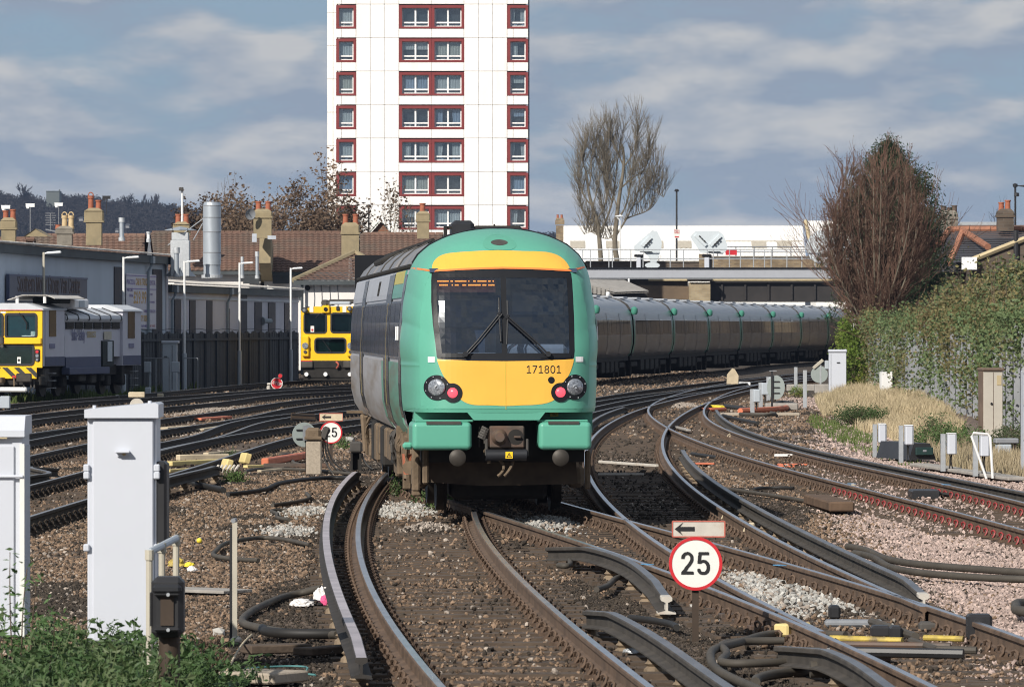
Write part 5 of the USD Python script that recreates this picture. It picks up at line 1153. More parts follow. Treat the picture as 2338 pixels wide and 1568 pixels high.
# ---------------------------------------------------------------- brown roofed terrace behind
def tile_slope(t, px0, px1, ytop, ybot, d0, d1, m, name='roof', course=0.34, seed=0, slant=0.0):
    """a pitched roof side: courses of tiles, each course a row with stepped, ribbed edge"""
    b = MB(); z0, z1 = Z(ybot, d0), Z(ytop, d1); xl0, xr0 = X(px0, d0), X(px1, d0); xl1, xr1 = X(px0 + slant, d1), X(px1, d1)
    n = max(3, int(math.hypot(z1 - z0, d1 - d0) / course)); k = int((xr0 - xl0) / 0.30)
    for i in range(n):
        a, c = i / n, (i + 1) / n
        for (aa, cc) in ((a, c),):
            s = np.linspace(0, 1, 2 * k + 1); wave = 0.035 * (np.arange(2 * k + 1) % 2)
            lo = np.stack([xl0 + (xl1 - xl0) * aa + s * ((xr0 - xl0) + ((xr1 - xl1) - (xr0 - xl0)) * aa), np.full(len(s), d0 + (d1 - d0) * aa) - wave - 0.04, z0 + (z1 - z0) * aa + wave + 0.03], 1)
            hi = np.stack([xl0 + (xl1 - xl0) * cc + s * ((xr0 - xl0) + ((xr1 - xl1) - (xr0 - xl0)) * cc), np.full(len(s), d0 + (d1 - d0) * cc) - wave, z0 + (z1 - z0) * cc + wave], 1)
            j = np.arange(len(s) - 1); b.add((np.vstack([lo, hi]), np.stack([j, j + 1, j + 1 + len(s), j + len(s)], 1)))
            under = lo - [0, -0.03, 0.05]; b.add((np.vstack([under, lo]), np.stack([j, j + 1, j + 1 + len(s), j + len(s)], 1)))
    return t.world(name, b, m)
def chimney(t, px, ytop, ybase, w, d, m='chimney_render', pots=((-0.25, 26, 'pot_terracotta', 0), (0.22, 24, 'pot_terracotta', 0)), corb=1.13, cap=16):
    """stack with a corbelled head and clay pots; sizes in picture pixels at its distance"""
    u = d / F; x = X(px, d); zt, zb = Z(ytop, d), Z(ybase, d); W = w * u
    st = t.world('chimney', join(box((x, d, (zb + zt - cap * u) / 2), (W, W * 0.9, zt - cap * u - zb)), cbox((x, d, zt - cap * u / 2 - 0.05), (W * corb, W * 1.02, cap * u), 0.05), box((x, d, zt - cap * u - 0.05), (W * (corb + 0.06), W * 1.05, 0.09)),
                 lathe2((x, d, zt - 0.05), W * corb * 0.5, W * 0.3, 0.16)), m)
    for k, (fx, h, pm, style) in enumerate(pots):
        rr = 6.6 * u; hx = x + fx * W; H = h * u
        p = st.part('chimney_pot', off(t, lathe_at((hx, d, zt), [(rr * 1.1, -0.05), (rr * 1.1, H * 0.12), (rr * 0.95, H * 0.16), (rr * 0.88, H * 0.85), (rr * 1.1, H * 0.88), (rr * 1.1, H), (rr * 0.75, H), (rr * 0.7, H * 0.6)], 14)), pm, smooth=40)
        if style == 1: p.part('cowl', off(t, join(lathe_at((hx, d, zt + H), [(rr * 1.0, 0), (rr * 1.05, rr * 0.5), (rr * 0.3, rr * 0.5)], 12), tube([(hx + rr * 0.85 * math.cos(a), d, zt + H + rr * 0.5 + rr * 1.1 * math.sin(a)) for a in np.linspace(0, PI, 9)], rr * 0.22, 5))), pm)
    return st
def off(t, m): v, f = m.get() if isinstance(m, MB) else m; return rot(np.asarray(v) - t.loc, -t.rz), f
def lathe_at(c, prof, n): v, f = lathe(prof, n); return v + np.array(c), f
def lathe2(c, a, b, h):
    v = np.array([[-a, -a * .9, 0], [a, -a * .9, 0], [a, a * .9, 0], [-a, a * .9, 0], [-b, -b, h], [b, -b, h], [b, b, h], [-b, b, h]]) + np.array(c)
    return v, np.array([[0, 1, 5, 4], [1, 2, 6, 5], [2, 3, 7, 6], [3, 0, 4, 7], [4, 5, 6, 7]])
hd = 300.0
def terrace(label, px0, px1, ridge, eave, d, m='roof_tile_brown', wall='render_white'):
    t = Thing('terraced_house', label, 'house', (X((px0 + px1) / 2, d), d + 4, 0))
    w = X(px1, d) - X(px0, d); xm = X((px0 + px1) / 2, d); ze = Z(eave, d); zr = Z(ridge, d + 5)
    t.world('wall', box((xm, d + 5.2, ze / 2), (w - 0.1, 9.6, ze)), wall)
    v = np.array([[X(px0, d), d + 5, zr], [X(px1, d), d + 5, zr], [X(px1, d), d + 10.4, ze], [X(px0, d), d + 10.4, ze]])
    tile_slope(t, px0, px1, ridge, eave, d - 0.1, d + 5, m); t.world('back_roof', (v, np.array([[0, 1, 2, 3]])), m)
    t.world('gable', (np.array([[X(px1, d) - 0.08, d + 0.4, ze], [X(px1, d) - 0.08, d + 10, ze], [X(px1, d) - 0.08, d + 5, zr - 0.05], [X(px0, d) + 0.08, d + 0.4, ze], [X(px0, d) + 0.08, d + 10, ze], [X(px0, d) + 0.08, d + 5, zr - 0.05]]), np.array([[0, 1, 2], [3, 5, 4]])), wall)
    b = MB()
    for k in range(int(w / 0.45)): b.add(cyl((X(px0, d) + 0.45 * k + 0.01, d + 5, zr - 0.03), (X(px0, d) + 0.45 * (k + 1) - 0.01, d + 5, zr - 0.03), 0.13, n=8))
    t.world('ridge_tiles', b, m, kind='stuff')
    t.world('eaves_board', box((xm, d - 0.05, ze - 0.12), (w, 0.1, 0.2)), 'gutter_dark')
    return t
t1 = terrace('brown tiled terrace house behind the tall warehouse roof, with the largest chimney', 60, 330, 537, 640, 285)
chimney(t1, 215, 480, 560, 35, 284, pots=((-0.22, 30, 'pot_terracotta', 1), (0.28, 23, 'pot_terracotta', 0)), corb=1.24, cap=24)
t2 = terrace('brown tiled house behind the thick silver pipe', 333, 596, 531, 618, 300, 'roof_tile_brown')
chimney(t2, 415, 511, 560, 30, 299, pots=((-0.27, 22, 'pot_terracotta', 0), (0.33, 22, 'pot_terracotta', 0)), corb=1.3, cap=22)
t3 = terrace('brown tiled house with the grey party wall chimney and satellite dish', 600, 796, 531, 620, 300)
st = chimney(t3, 600, 482, 544, 41, 297, pots=((-0.24, 22, 'pot_terracotta', 0), (0.30, 22, 'pot_terracotta', 0)), corb=1.06, cap=12)
st.part('flashing', off(t3, join(box((X(580, 295), 295.4, Z(543, 295)), (0.25, 0.1, 0.45)), box((X(620, 295), 295.4, Z(542, 295)), (0.45, 0.1, 0.2)))), 'mortar_lead')
t3.world('party_wall', join(box((X(605, 298), 299.5, Z(585, 298)), (0.62, 3.0, 1.9), rx=-0.35)), 'chimney_render')
t3.world('rear_windows', join(*[box((X(px, 299), 299.85, Z(638, 299)), (0.9, 0.1, 0.45)) for px in (572, 640)]), 'room_dark')
t4 = terrace('dark brown roofed house with a stout chimney, right of the hipped white house', 822, 1010, 534, 620, 300)
chimney(t4, 966, 487, 545, 27, 299, pots=((-0.05, 23, 'pot_terracotta', 0),), corb=1.2, cap=16)
st = chimney(t4, 800, 513, 590, 40, 290, pots=((-0.28, 24, 'pot_terracotta', 0), (0.30, 24, 'pot_terracotta', 0)), corb=1.04, cap=18)
t5 = Thing('gabled_outhouse', 'little brick gable with a mossy green roof peeping over the ridge', 'outbuilding', (X(866, 330), 330, 0))
u = 330 / F
gx = lambda px: X(px, 330); gz = lambda py: Z(py, 330)
t5.world('wall', (lambda v, f: (np.stack([v[:, 0], 330 + v[:, 2], v[:, 1]], 1), f))(*extrude(sg.Polygon([(gx(846), 0), (gx(892), 0), (gx(892), gz(533)), (gx(869), gz(507)), (gx(846), gz(533))]), 5)), 'brick_red')
def quad(*p): return np.array(p, float), np.array([[0, 1, 2, 3]])
t5.world('roof', join(quad((gx(869), 329.7, gz(504)), (gx(897), 329.7, gz(535)), (gx(897), 335, gz(535)), (gx(869), 335, gz(504))), quad((gx(869), 329.7, gz(504)), (gx(843), 329.7, gz(534)), (gx(832), 335, gz(534)), (gx(858), 335, gz(504)))), 'hill_moss')
hd2 = 272.0
t6 = Thing('white_house', 'white rendered house with a hipped brown tile roof right of the low warehouse', 'house', (X(760, hd2), hd2, 0))
e0, e1, pk = X(680, hd2), X(905, hd2), X(806, hd2); ze, zp = Z(640, hd2), Z(578, hd2 + 4)
t6.world('wall', box(((e0 + e1) / 2 + 0.1, hd2 + 4.2, ze / 2), (e1 - e0 - 0.5, 8.0, ze)), 'render_white')
def tri_tiles(p, q, apex, n=16):
    p, q, a = map(np.array, (p, q, apex)); b = MB()
    for i in range(n):
        s, e = i / n, (i + 1) / n
        lo0, lo1, hi0, hi1 = p + (a - p) * s, q + (a - q) * s, p + (a - p) * e, q + (a - q) * e
        k = max(2, int(np.linalg.norm(lo1 - lo0) / 0.16)); w = np.linspace(0, 1, k + 1)[:, None]; wave = 0.03 * (np.arange(k + 1) % 2)[:, None] * np.array([0, -0.5, 1])
        lo = lo0 + (lo1 - lo0) * w + wave + [0, -0.03, 0.03]; hi = hi0 + (hi1 - hi0) * w + wave; j = np.arange(k)
        b.add((np.vstack([lo, hi]), np.stack([j, j + 1, j + 2 + k, j + 1 + k], 1)))
    return b
t6.world('roof_slope', tri_tiles((e0 - 0.2, hd2 - 0.2, ze), (e1 + 0.2, hd2 - 0.2, ze), (pk, hd2 + 4, zp)), 'roof_tile_brown')
t6.world('roof_slope', tri_tiles((e1 + 0.2, hd2 - 0.2, ze), (e1 + 0.2, hd2 + 8.4, ze), (pk, hd2 + 4, zp)), 'roof_tile_brown')
t6.world('roof_slope', tri_tiles((e0 - 0.2, hd2 + 8.4, ze), (e0 - 0.2, hd2 - 0.2, ze), (pk, hd2 + 4, zp)), 'roof_tile_brown')
for q in ((e0 - 0.2, hd2 - 0.2, ze), (e1 + 0.2, hd2 - 0.2, ze)): t6.world('hip_tiles', tube([q, (pk, hd2 + 4, zp + 0.05)], 0.14, 6), 'chimney_render')
t6.world('eaves_board', box(((e0 + e1) / 2, hd2 - 0.22, ze - 0.12), (e1 - e0 + 0.4, 0.12, 0.22)), 'gutter_dark')
t6.world('downpipe', join(tube([(X(690, hd2), hd2 - 0.1, ze - 0.1), (X(690, hd2), hd2 - 0.1, 0)], 0.08, 6), tube([(X(688, hd2), hd2 + 0.0, ze - 0.4), (X(683, hd2), hd2 - 0.1, ze - 0.9)], 0.06, 6)), 'gutter_dark')
t6.world('wall_vent', cyl((X(702, hd2), hd2 + 0.25, Z(657, hd2)), (X(702, hd2), hd2 + 0.1, Z(657, hd2)), 0.14, n=10), 'train_black')
t6.world('wall_pipes', join(*[tube([(X(px, hd2), hd2 + 0.17, Z(648, hd2)), (X(px + 2, hd2), hd2 + 0.17, Z(680, hd2)), (X(px, hd2), hd2 + 0.17, Z(720, hd2))], 0.018, 4) for px in (716, 733, 752, 770)]), 'galv_dull')
t7 = terrace('low roof at the far left with two red pots on a mossy stack', -90, 60, 545, 640, 265)
chimney(t7, 20, 502, 560, 32, 264, pots=((-0.22, 21, 'pot_terracotta', 0), (0.30, 24, 'pot_terracotta', 0)), corb=1.15, cap=18)
chimney(t1, 148, 521, 560, 34, 284, 'chimney_stone', pots=((-0.45, 8, 'pot_terracotta', 0), (-0.02, 26, 'pot_cream', 1), (0.42, 26, 'pot_cream', 1)), corb=1.2, cap=9)
def aerial(label, px, y0, y1, d, kind, m='galv_dull'):
    t = Thing('tv_aerial', label, 'aerial', (X(px, d), d, Z(y0, d))); u = d / F; H = (y0 - y1) * u
    t.part('mast', cyl((0, 0, 0), (0, 0, H), 0.02, n=5), m)
    if kind == 'bars': t.part('elements', join(*[box((0, 0.05 * k, H - 0.12 * k), (0.50 + 0.06 * (k % 2), 0.02, 0.025)) for k in range(6)], box((0.05, 0, H - 0.9), (0.6, 0.02, 0.06), ry=0.2)), m)
    else: t.part('panel', join(box((0, 0, H + 0.02), (0.42, 0.06, 0.16)), box((0, 0, H + 0.10), (0.46, 0.05, 0.02)), box((-0.12, 0, H - 0.08), (0.12, 0.05, 0.1))), 'sticker_white' if m != 'dark_steel' else m)
aerial('panel aerial at the left picture edge above the roofs', 13, 520, 474, 264, 'p'); aerial('panel aerial right of the mossy stack at far left', 69, 530, 470, 264, 'p');
aerial('panel aerial above the cream chimney pots', 134, 520, 468, 284, 'p'); aerial('rack like aerial with many bars left of the cream pots', 115, 528, 487, 284, 'bars'); aerial('thin dark aerial behind the largest chimney', 243, 490, 452, 286, 'p', 'dark_steel')
gl = Thing('roof_gable', 'little grey dormer gable between the left chimneys', 'dormer', (X(78, 262), 262, Z(540, 262)))
u = 262 / F; gl.part('gable', join(quad((-24 * u, 0, 0), (2 * u, 0, 18 * u), (2 * u, 3, 18 * u), (-24 * u, 3, 0)), quad((2 * u, 0, 18 * u), (34 * u, 0, 0), (34 * u, 3, 0), (2 * u, 3, 18 * u)), (np.array([[-22 * u, 0.05, 0], [32 * u, 0.05, 0], [2 * u, 0.05, 17 * u]]), np.array([[0, 1, 2]]))), 'chimney_render')
dish = Thing('satellite_dish', 'grey satellite dish on the side of the rendered chimney', 'satellite dish', (X(570, 296), 296, Z(489, 296)))
dv = lathe([(0, 0.0), (0.12, 0.01), (0.22, 0.05), (0.30, 0.10), (0.30, 0.11), (0.2, 0.06), (0, 0.015)], 18); dish.part('dish', (rot(dv[0], 0.5, 0, PI / 2 + 0.1), dv[1]), 'galv_dull', smooth=40); dish.part('arm', tube([(0.3, 0.2, -0.2), (0, 0.05, 0), (-0.1, -0.3, 0.05)], 0.02, 5), 'dark_steel')
fl = Thing('floodlight_mast', 'tall white pole with a floodlight behind the left chimney', 'lamp post', (X(416, 310), 310, 0))
fl.part('mast', cyl((0, 0, 0), (0, 0, Z(436, 310)), 0.12, 0.06, 8), 'white_paint'); fl.part('floodlight', cbox((-0.05, -0.1, Z(432, 310)), (0.25, 0.3, 0.2), 0.03), 'under_grey')
lp = Thing('street_lamp', 'dark street lamp in front of the lower tower windows', 'street lamp', (X(842, 380), 380, 0))
lp.part('pole', cyl((0, 0, 0), (0, 0, Z(472, 380)), 0.09, 0.06, 8), 'dark_steel'); lp.part('lantern', lathe_at((0, 0, Z(474, 380)), [(0, 0), (0.18, 0.02), (0.2, 0.1), (0.1, 0.2), (0, 0.22)], 10), 'dark_steel')
# ---------------------------------------------------------------- road bridge, gantry and what stands behind
BD = 455.0
bx, bzz = lambda px, d=BD: X(px, d), lambda py, d=BD: Z(py, d)
br = Thing('road_bridge', 'brick and black girder road bridge over the tracks', 'bridge', (bx(1630), BD, 0))
br.world('abutment', box((bx(1420), BD + 3, bzz(640) / 2), (bx(1572) - bx(1270), 5.6, bzz(640))), 'brick_dark')
br.world('brown_girder', join(box((bx(1490), BD - 0.4, (bzz(652) + bzz(682)) / 2), (bx(1572) - bx(1408), 0.5, bzz(652) - bzz(682)), ry=0.02)), 'girder_brown')
br.world('pier_cap', cbox((bx(1596), BD - 1.0, bzz(637)), (bx(1624) - bx(1569), 2.4, 0.36), 0.05), 'girder_black')
br.world('pier', box((bx(1596), BD - 0.6, bzz(645) / 2), (bx(1620) - bx(1572), 2.4, bzz(645))), 'brick_pale')
gird = br.world('main_girder', box((bx(1850), BD, (bzz(645) + bzz(687)) / 2), (bx(2080) - bx(1622), 0.5, bzz(645) - bzz(687))), 'girder_black')
for px in np.arange(1648, 2060, 53): gird.part('stiffener', off(br, box((bx(px), BD - 0.33, (bzz(646) + bzz(686)) / 2), (0.16, 0.2, bzz(646) - bzz(686) - 0.05))), 'girder_black')
gird.part('flange', off(br, join(box((bx(1850), BD - 0.2, bzz(688)), (bx(2080) - bx(1622), 0.9, 0.12)), box((bx(1850), BD - 0.2, bzz(644)), (bx(2080) - bx(1622), 0.9, 0.10)))), 'girder_black')
br.world('stone_string', join(box((bx(1780), BD - 0.25, bzz(638)), (bx(2080) - bx(1480), 0.6, 0.22))), 'verge_cream')
br.world('deck', box((bx(1680), BD + 4, bzz(634)), (bx(2090) - bx(1270), 9, 0.5)), 'girder_black')
br.world('parapet', join(box((bx(1472), BD + 0.1, (bzz(598) + bzz(628)) / 2), (bx(1618) - bx(1326), 0.5, bzz(598) - bzz(628)))), 'brick_dark')
br.world('parapet', box((bx(1850), BD + 0.1, (bzz(587) + bzz(628)) / 2), (bx(2090) - bx(1620), 0.5, bzz(587) - bzz(628))), 'brick_stock')
br.world('parapet_pier', box((bx(1609), BD - 0.05, (bzz(580) + bzz(628)) / 2), (bx(1622) - bx(1596), 0.7, bzz(580) - bzz(628))), 'brick_stock')
br.world('coping', join(box((bx(1850), BD + 0.1, bzz(586)), (bx(2090) - bx(1622), 0.7, 0.10)), box((bx(1472), BD + 0.1, bzz(597)), (bx(1596) - bx(1326), 0.7, 0.10))), 'chimney_stone')
br.world('rail_fence', join(*[cyl((bx(px), BD + 1.5, bzz(590)), (bx(px), BD + 1.5, bzz(562)), 0.05, n=5) for px in range(1640, 1930, 42)], *[cyl((bx(1600), BD + 1.5, bzz(z)), (bx(1930), BD + 1.5, bzz(z)), 0.045, n=5) for z in (563, 575)]), 'galv_dull')
GD = 405.0
gxx, gzz = lambda px: X(px, GD), lambda py: Z(py, GD)
gn = Thing('signal_gantry', 'long pale grey signal gantry beam with handrails across the tracks', 'gantry', (gxx(1640), GD, 0))
gn.world('beam', cbox(((gxx(1240) + gxx(1990)) / 2, GD, (gzz(613) + gzz(635)) / 2), (gxx(1990) - gxx(1240), 1.0, gzz(613) - gzz(635)), 0.03), 'gantry_grey')
gn.world('walkway_edge', box(((gxx(1240) + gxx(1990)) / 2, GD, gzz(612)), (gxx(1990) - gxx(1240), 1.3, 0.07)), 'train_black')
gn.world('beam_foot', box(((gxx(1240) + gxx(1990)) / 2, GD, gzz(636)), (gxx(1990) - gxx(1240), 1.06, 0.06)), 'galv_dull')
for px in (1244, 1985): gn.world('column', box((gxx(px), GD, gzz(636) / 2), (0.4, 0.6, gzz(636))), 'gantry_grey')
for z in (570, 591): gn.world('handrail', join(cyl((gxx(1300), GD - 0.5, gzz(z)), (gxx(1960), GD - 0.5, gzz(z)), 0.045, n=6)), 'galvanised')
for px in (1330, 1348, 1390, 1398, 1440, 1468, 1530, 1560, 1614, 1628, 1665, 1690, 1720, 1745, 1760, 1796, 1830, 1860, 1890, 1925): gn.world('rail_post', cyl((gxx(px), GD - 0.5, gzz(612)), (gxx(px), GD - 0.5, gzz(569)), 0.04, n=6), 'galvanised')
gn.world('canopy_bracket', cyl((gxx(1435.5), GD - 0.55, gzz(636)), (gxx(1435.5), GD - 0.55, gzz(664)), 0.08, n=6), 'sticker_white')
def signal_back(label, px, outline, arms, base):
    """the grey backing board of a gantry signal, seen from behind, with its direction arms"""
    t = Thing('railway_signal', label, 'signal', (gxx(px), GD - 0.1, gzz(612)))
    q = lambda p: (gxx(p[0]) - gxx(px), gzz(p[1]) - gzz(612))
    t.part('backing_board', upright(extrude(sg.Polygon([q(p) for p in outline]).buffer(0.08).buffer(-0.04), 0.06), 0.05), 'signal_grey')
    for a, b in arms:
        a, b = np.array(q(a)), np.array(q(b)); mid, l = (a + b) / 2, np.linalg.norm(b - a); an = math.atan2(*(b - a)[::-1])
        m = t.part('direction_arm', box((mid[0], -0.08, mid[1]), (l, 0.16, 0.24), ry=-an), 'signal_grey')
        m.part('arm_underside', join(*[box((mid[0] + 0.15 * math.sin(an) + k * l * 0.22 * math.cos(an), -0.18, mid[1] - 0.15 * math.cos(an) + k * l * 0.22 * math.sin(an)), (l * 0.16, 0.10, 0.10), ry=-an) for k in (-1, 0, 1)]), 'under_dark')
    a, b = q((base[0], base[1])), q((base[2], base[3]))
    t.part('signal_head', cbox(((a[0] + b[0]) / 2, -0.28, (a[1] + b[1]) / 2), (b[0] - a[0], 0.4, a[1] - b[1]), 0.04), 'cabinet_white').part('hood', join(cbox(((a[0] + b[0]) / 2, -0.3, a[1] + 0.06), (b[0] - a[0] + 0.35, 0.5, 0.2), 0.05), box((b[0] + 0.08, -0.2, (a[1] + b[1]) / 2), (0.14, 0.3, a[1] - b[1]))), 'train_black')
    t.part('cross_bar', box(((a[0] + b[0]) / 2 + 0.55, -0.12, a[1] + 0.35), (0.9, 0.08, 0.06)), 'under_dark')
    return t
signal_back('left grey signal board on the gantry, with one slanting arm', 1476, [(1449, 562), (1490, 527), (1500, 530), (1507, 545), (1510, 556), (1508, 570), (1503, 585), (1497, 601), (1487, 601), (1482, 585), (1470, 575), (1450, 572)], [((1466, 562), (1486, 541))], (1453, 586, 1463, 612))
signal_back('middle grey signal board on the gantry, wide with two slanting arms in a V', 1620, [(1577, 541), (1588, 529), (1640, 529), (1650, 536), (1655, 548), (1660, 560), (1657, 572), (1650, 579), (1600, 576), (1590, 560)], [((1612, 561), (1588, 537)), ((1622, 561), (1645, 538))], (1608, 586, 1619, 612))
signal_back('right grey signal board on the gantry, half hidden by the twiggy tree', 1880, [(1839, 565), (1850, 540), (1866, 528), (1905, 526), (1925, 545), (1930, 570), (1915, 585), (1900, 596), (1870, 602), (1852, 590)], [((1880, 561), (1900, 545))], (1880, 586, 1892, 612))
hs = Thing('lineside_board', 'small grey round board below the left gantry signal', 'sign', (gxx(1489), GD - 0.6, gzz(612))); hs.part('disc', upright(extrude(affinity.scale(sg.Point(0, 0.2).buffer(0.55), 1, 0.4), 0.05), 0), 'signal_grey')
kd = 390.0
cn = Thing('platform_canopy', 'low grey ribbed roof with a valance beside the standing dark train', 'canopy', (X(1400, kd), kd, 0))
a, b_, c_, d_ = (X(1300, kd), kd, Z(640, kd)), (X(1405, kd), kd, Z(640, kd)), (X(1484, kd), kd - 6, Z(672, kd - 6)), (X(1345, kd), kd - 6, Z(672, kd - 6))
cn.world('roof', join(quad((X(1300, kd), kd + 4, Z(636, kd)), (X(1428, kd), kd + 4, Z(638, kd)), (X(1482, kd), kd, Z(664, kd)), (X(1402, kd), kd, Z(667, kd))), quad((X(1300, kd), kd + 4, Z(636, kd) - .12), (X(1428, kd), kd + 4, Z(638, kd) - .12), (X(1482, kd), kd, Z(664, kd) - .12), (X(1402, kd), kd, Z(667, kd) - .12))), 'canopy_asbestos')
cn.world('wall', join(box((X(1345, kd), kd + 1, Z(668, kd) / 2), (X(1402, kd) - X(1288, kd), 0.3, Z(668, kd))), box((X(1440, kd), kd + 2.5, Z(668, kd) / 2), (X(1480, kd) - X(1400, kd), 0.3, Z(668, kd)))), 'girder_black')
for k in range(8): cn.world('valance_board', box((X(1330 + 9.5 * k, kd), kd + 0.7 - 0.02 * (k % 2), Z(657 + 1.6 * k, kd)), (0.24, 0.05, 0.55)), 'canopy_asbestos')
cn.world('lamp', lathe_at((X(1388, kd), kd - 0.2, Z(676, kd)), [(0, 0), (0.14, 0.02), (0.16, 0.2), (0.1, 0.3), (0, 0.3)], 10), 'sticker_white')
ID = 600.0
ix, iz = lambda px: X(px, ID), lambda py: Z(py, ID)
ind = Thing('industrial_building', 'long low white ribbed industrial roof with small beige rooflights', 'industrial building', (ix(1600), ID, 0))
def ribbed(x0, x1, p0, p1, d0, d1, pitch=0.5):
    k = int((x1 - x0) / pitch * 2); s = np.linspace(x0, x1, k + 1); w = 0.10 * (np.arange(k + 1) % 2); i = np.arange(k)
    return np.vstack([np.stack([s, np.full(k + 1, d0) - w, np.full(k + 1, p0)], 1), np.stack([s, np.full(k + 1, d1) - w, np.full(k + 1, p1)], 1)]), np.stack([i, i + 1, i + 2 + k, i + 1 + k], 1)
ind.world('roof', ribbed(ix(1285), ix(1842), iz(605), iz(516), ID, ID + 9), 'shed_white')
ind.world('wall', box((ix(1560), ID + 5.3, iz(606) / 2), (ix(1842) - ix(1285), 10, iz(606))), 'shed_white')
ind.world('ridge_cap', box((ix(1563), ID + 9.1, iz(515)), (ix(1843) - ix(1285), 0.5, 0.25)), 'shed_white')
for px in (1320, 1402, 1500, 1565, 1737, 1796): 
    f0 = (iz(565) - iz(605)) / (iz(516) - iz(605)); f1 = (iz(548) - iz(605)) / (iz(516) - iz(605))
    w = 17 * ID / F
    ind.world('rooflight', quad((ix(px) - w, ID + 9 * f0 - 0.18, iz(565)), (ix(px) + w, ID + 9 * f0 - 0.18, iz(565)), (ix(px) + w, ID + 9 * f1 - 0.18, iz(548)), (ix(px) - w, ID + 9 * f1 - 0.18, iz(548))), 'shed_light')
ind.world('seam', join(box((ix(1740), ID + 3.4, iz(549.5)), (ix(1842) - ix(1650), 0.2, 0.12))), 'shed_light')
in2 = Thing('industrial_building', 'taller white ribbed roof end behind the twiggy tree, with a beige verge', 'industrial building', (ix(1900), ID - 20, 0))
k2 = (ID - 20)
in2.world('roof', (lambda v, f: (v, f))(*ribbed(X(1862, k2), X(2110, k2), Z(602, k2), Z(500, k2), k2, k2 + 10)), 'shed_white')
in2.world('roof_end', quad((X(1862, k2), k2, Z(602, k2)), (X(1838, k2 + 10), k2 + 10, Z(500, k2)), (X(1862, k2 + 10), k2 + 10, Z(500, k2)), (X(1863, k2), k2, Z(602, k2))), 'shed_white')
in2.world('verge', tube([(X(1862, k2) - 0.1, k2 - 0.1, Z(602, k2)), (X(1839, k2 + 10), k2 + 9.9, Z(501, k2))], 0.22, 5), 'verge_cream')
in2.world('wall', box((X(1986, k2), k2 + 5.4, Z(603, k2) / 2), (X(2110, k2) - X(1864, k2), 10, Z(603, k2))), 'shed_white')
in2.world('rooflight', quad((X(1925, k2), k2 + 6.5, Z(531, k2)), (X(2000, k2), k2 + 6.5, Z(531, k2)), (X(2000, k2), k2 + 9.3, Z(504, k2)), (X(1925, k2), k2 + 9.3, Z(504, k2))), 'shed_light')
lc = Thing('brick_chimney', 'narrow brick chimney with two pots between the train and the white roof', 'chimney', (X(1278, 560), 560, 0)); u = 560 / F
lc.part('stack', join(box((0, 0, Z(515, 560) / 2), (17 * u, 17 * u, Z(515, 560))), box((0, 0, Z(508, 560)), (21 * u, 21 * u, 10 * u)), box((0, 0, Z(501, 560)), (18 * u, 18 * u, 6 * u))), 'brick_stock')
for s in (-1, 1): lc.part('chimney_pot', lathe_at((s * 4.5 * u, 0, Z(499, 560)), [(3 * u, 0), (2.6 * u, 8 * u), (3.2 * u, 9 * u), (2 * u, 9 * u)], 10), 'pot_terracotta')
sp = Thing('sign_post', 'tall dark lamp post carrying a small white notice with red letters', 'lamp post', (X(1545, 500), 500, 0)); u = 500 / F
sp.part('pole', cyl((0, 0, 0), (0, 0, Z(436, 500)), 0.10, 0.08, 8), 'dark_steel'); sp.part('lantern', lathe_at((0, 0, Z(438, 500)), [(0, 0), (0.2, 0.03), (0.22, 0.12), (0.12, 0.24), (0, 0.26)], 10), 'dark_steel')
nb = sp.part('notice', box((0, -0.14, Z(534, 500)), (15 * u, 0.06, 20 * u)), 'sign_white'); nb.part('lettering', mv(upright(text('TOOLS', 8 * u, 0.01, True, width=12 * u), 0), (0, -0.18, Z(533, 500))), 'sign_red')
nb.part('red_arrow', mv(upright(extrude(sg.Polygon([(-5 * u, 0), (-2 * u, 2.5 * u), (-2 * u, 1.2 * u), (5 * u, 1.2 * u), (5 * u, -1.2 * u), (-2 * u, -1.2 * u), (-2 * u, -2.5 * u)]), 0.01), 0), (0, -0.18, Z(541, 500))), 'sign_red')
sl = Thing('street_lamp', 'white street lamp with a curved arm between the bare tree trunks', 'street lamp', (X(1416, 500), 500, 0)); sl.part('pole', tube([(0, 0, 0), (0, 0, Z(504, 500)), (-0.25, 0, Z(497, 500)), (-0.35, 0, Z(494, 500)), (0.1, 0, Z(491.5, 500))], 0.06, 6), 'white_paint'); sl.part('lantern', cbox((-0.1, 0, Z(494, 500)), (0.7, 0.3, 0.12), 0.04), 'sticker_white')
single('red_notice', 'small red notice on the bridge rail', 'sign', box((bx(1671), BD + 1.3, bzz(576)), (0.95, 0.06, 0.44)), 'sign_red')
# ---------------------------------------------------------------- houses on the right behind the ivy
rd = 262.0
rx, rz_ = lambda px, d=rd: X(px, d), lambda py, d=rd: Z(py, d)
rh = Thing('slate_house', 'house with dark slate hipped roof edged in orange ridge tiles on the right', 'house', (rx(2240), rd + 5, 0))
def slopes(name, pts, m, n=14):
    p = [np.array(q, float) for q in pts]; b = MB()
    for i in range(n):
        s, e = i / n, (i + 1) / n; k = 24
        lo0, lo1 = p[0] + (p[3] - p[0]) * s, p[1] + (p[2] - p[1]) * s; hi0, hi1 = p[0] + (p[3] - p[0]) * e, p[1] + (p[2] - p[1]) * e
        w = np.linspace(0, 1, k + 1)[:, None]
        for j in range(k):
            a, c = w[j], w[j + 1]; lift = np.array([0, -0.02, 0.025])
            b.add((np.array([lo0 + (lo1 - lo0) * a + lift, lo0 + (lo1 - lo0) * c * 0.999 + lift, hi0 + (hi1 - hi0) * c * 0.999, hi0 + (hi1 - hi0) * a]), np.array([[0, 1, 2, 3]])))
    return rh.world(name, b, m)
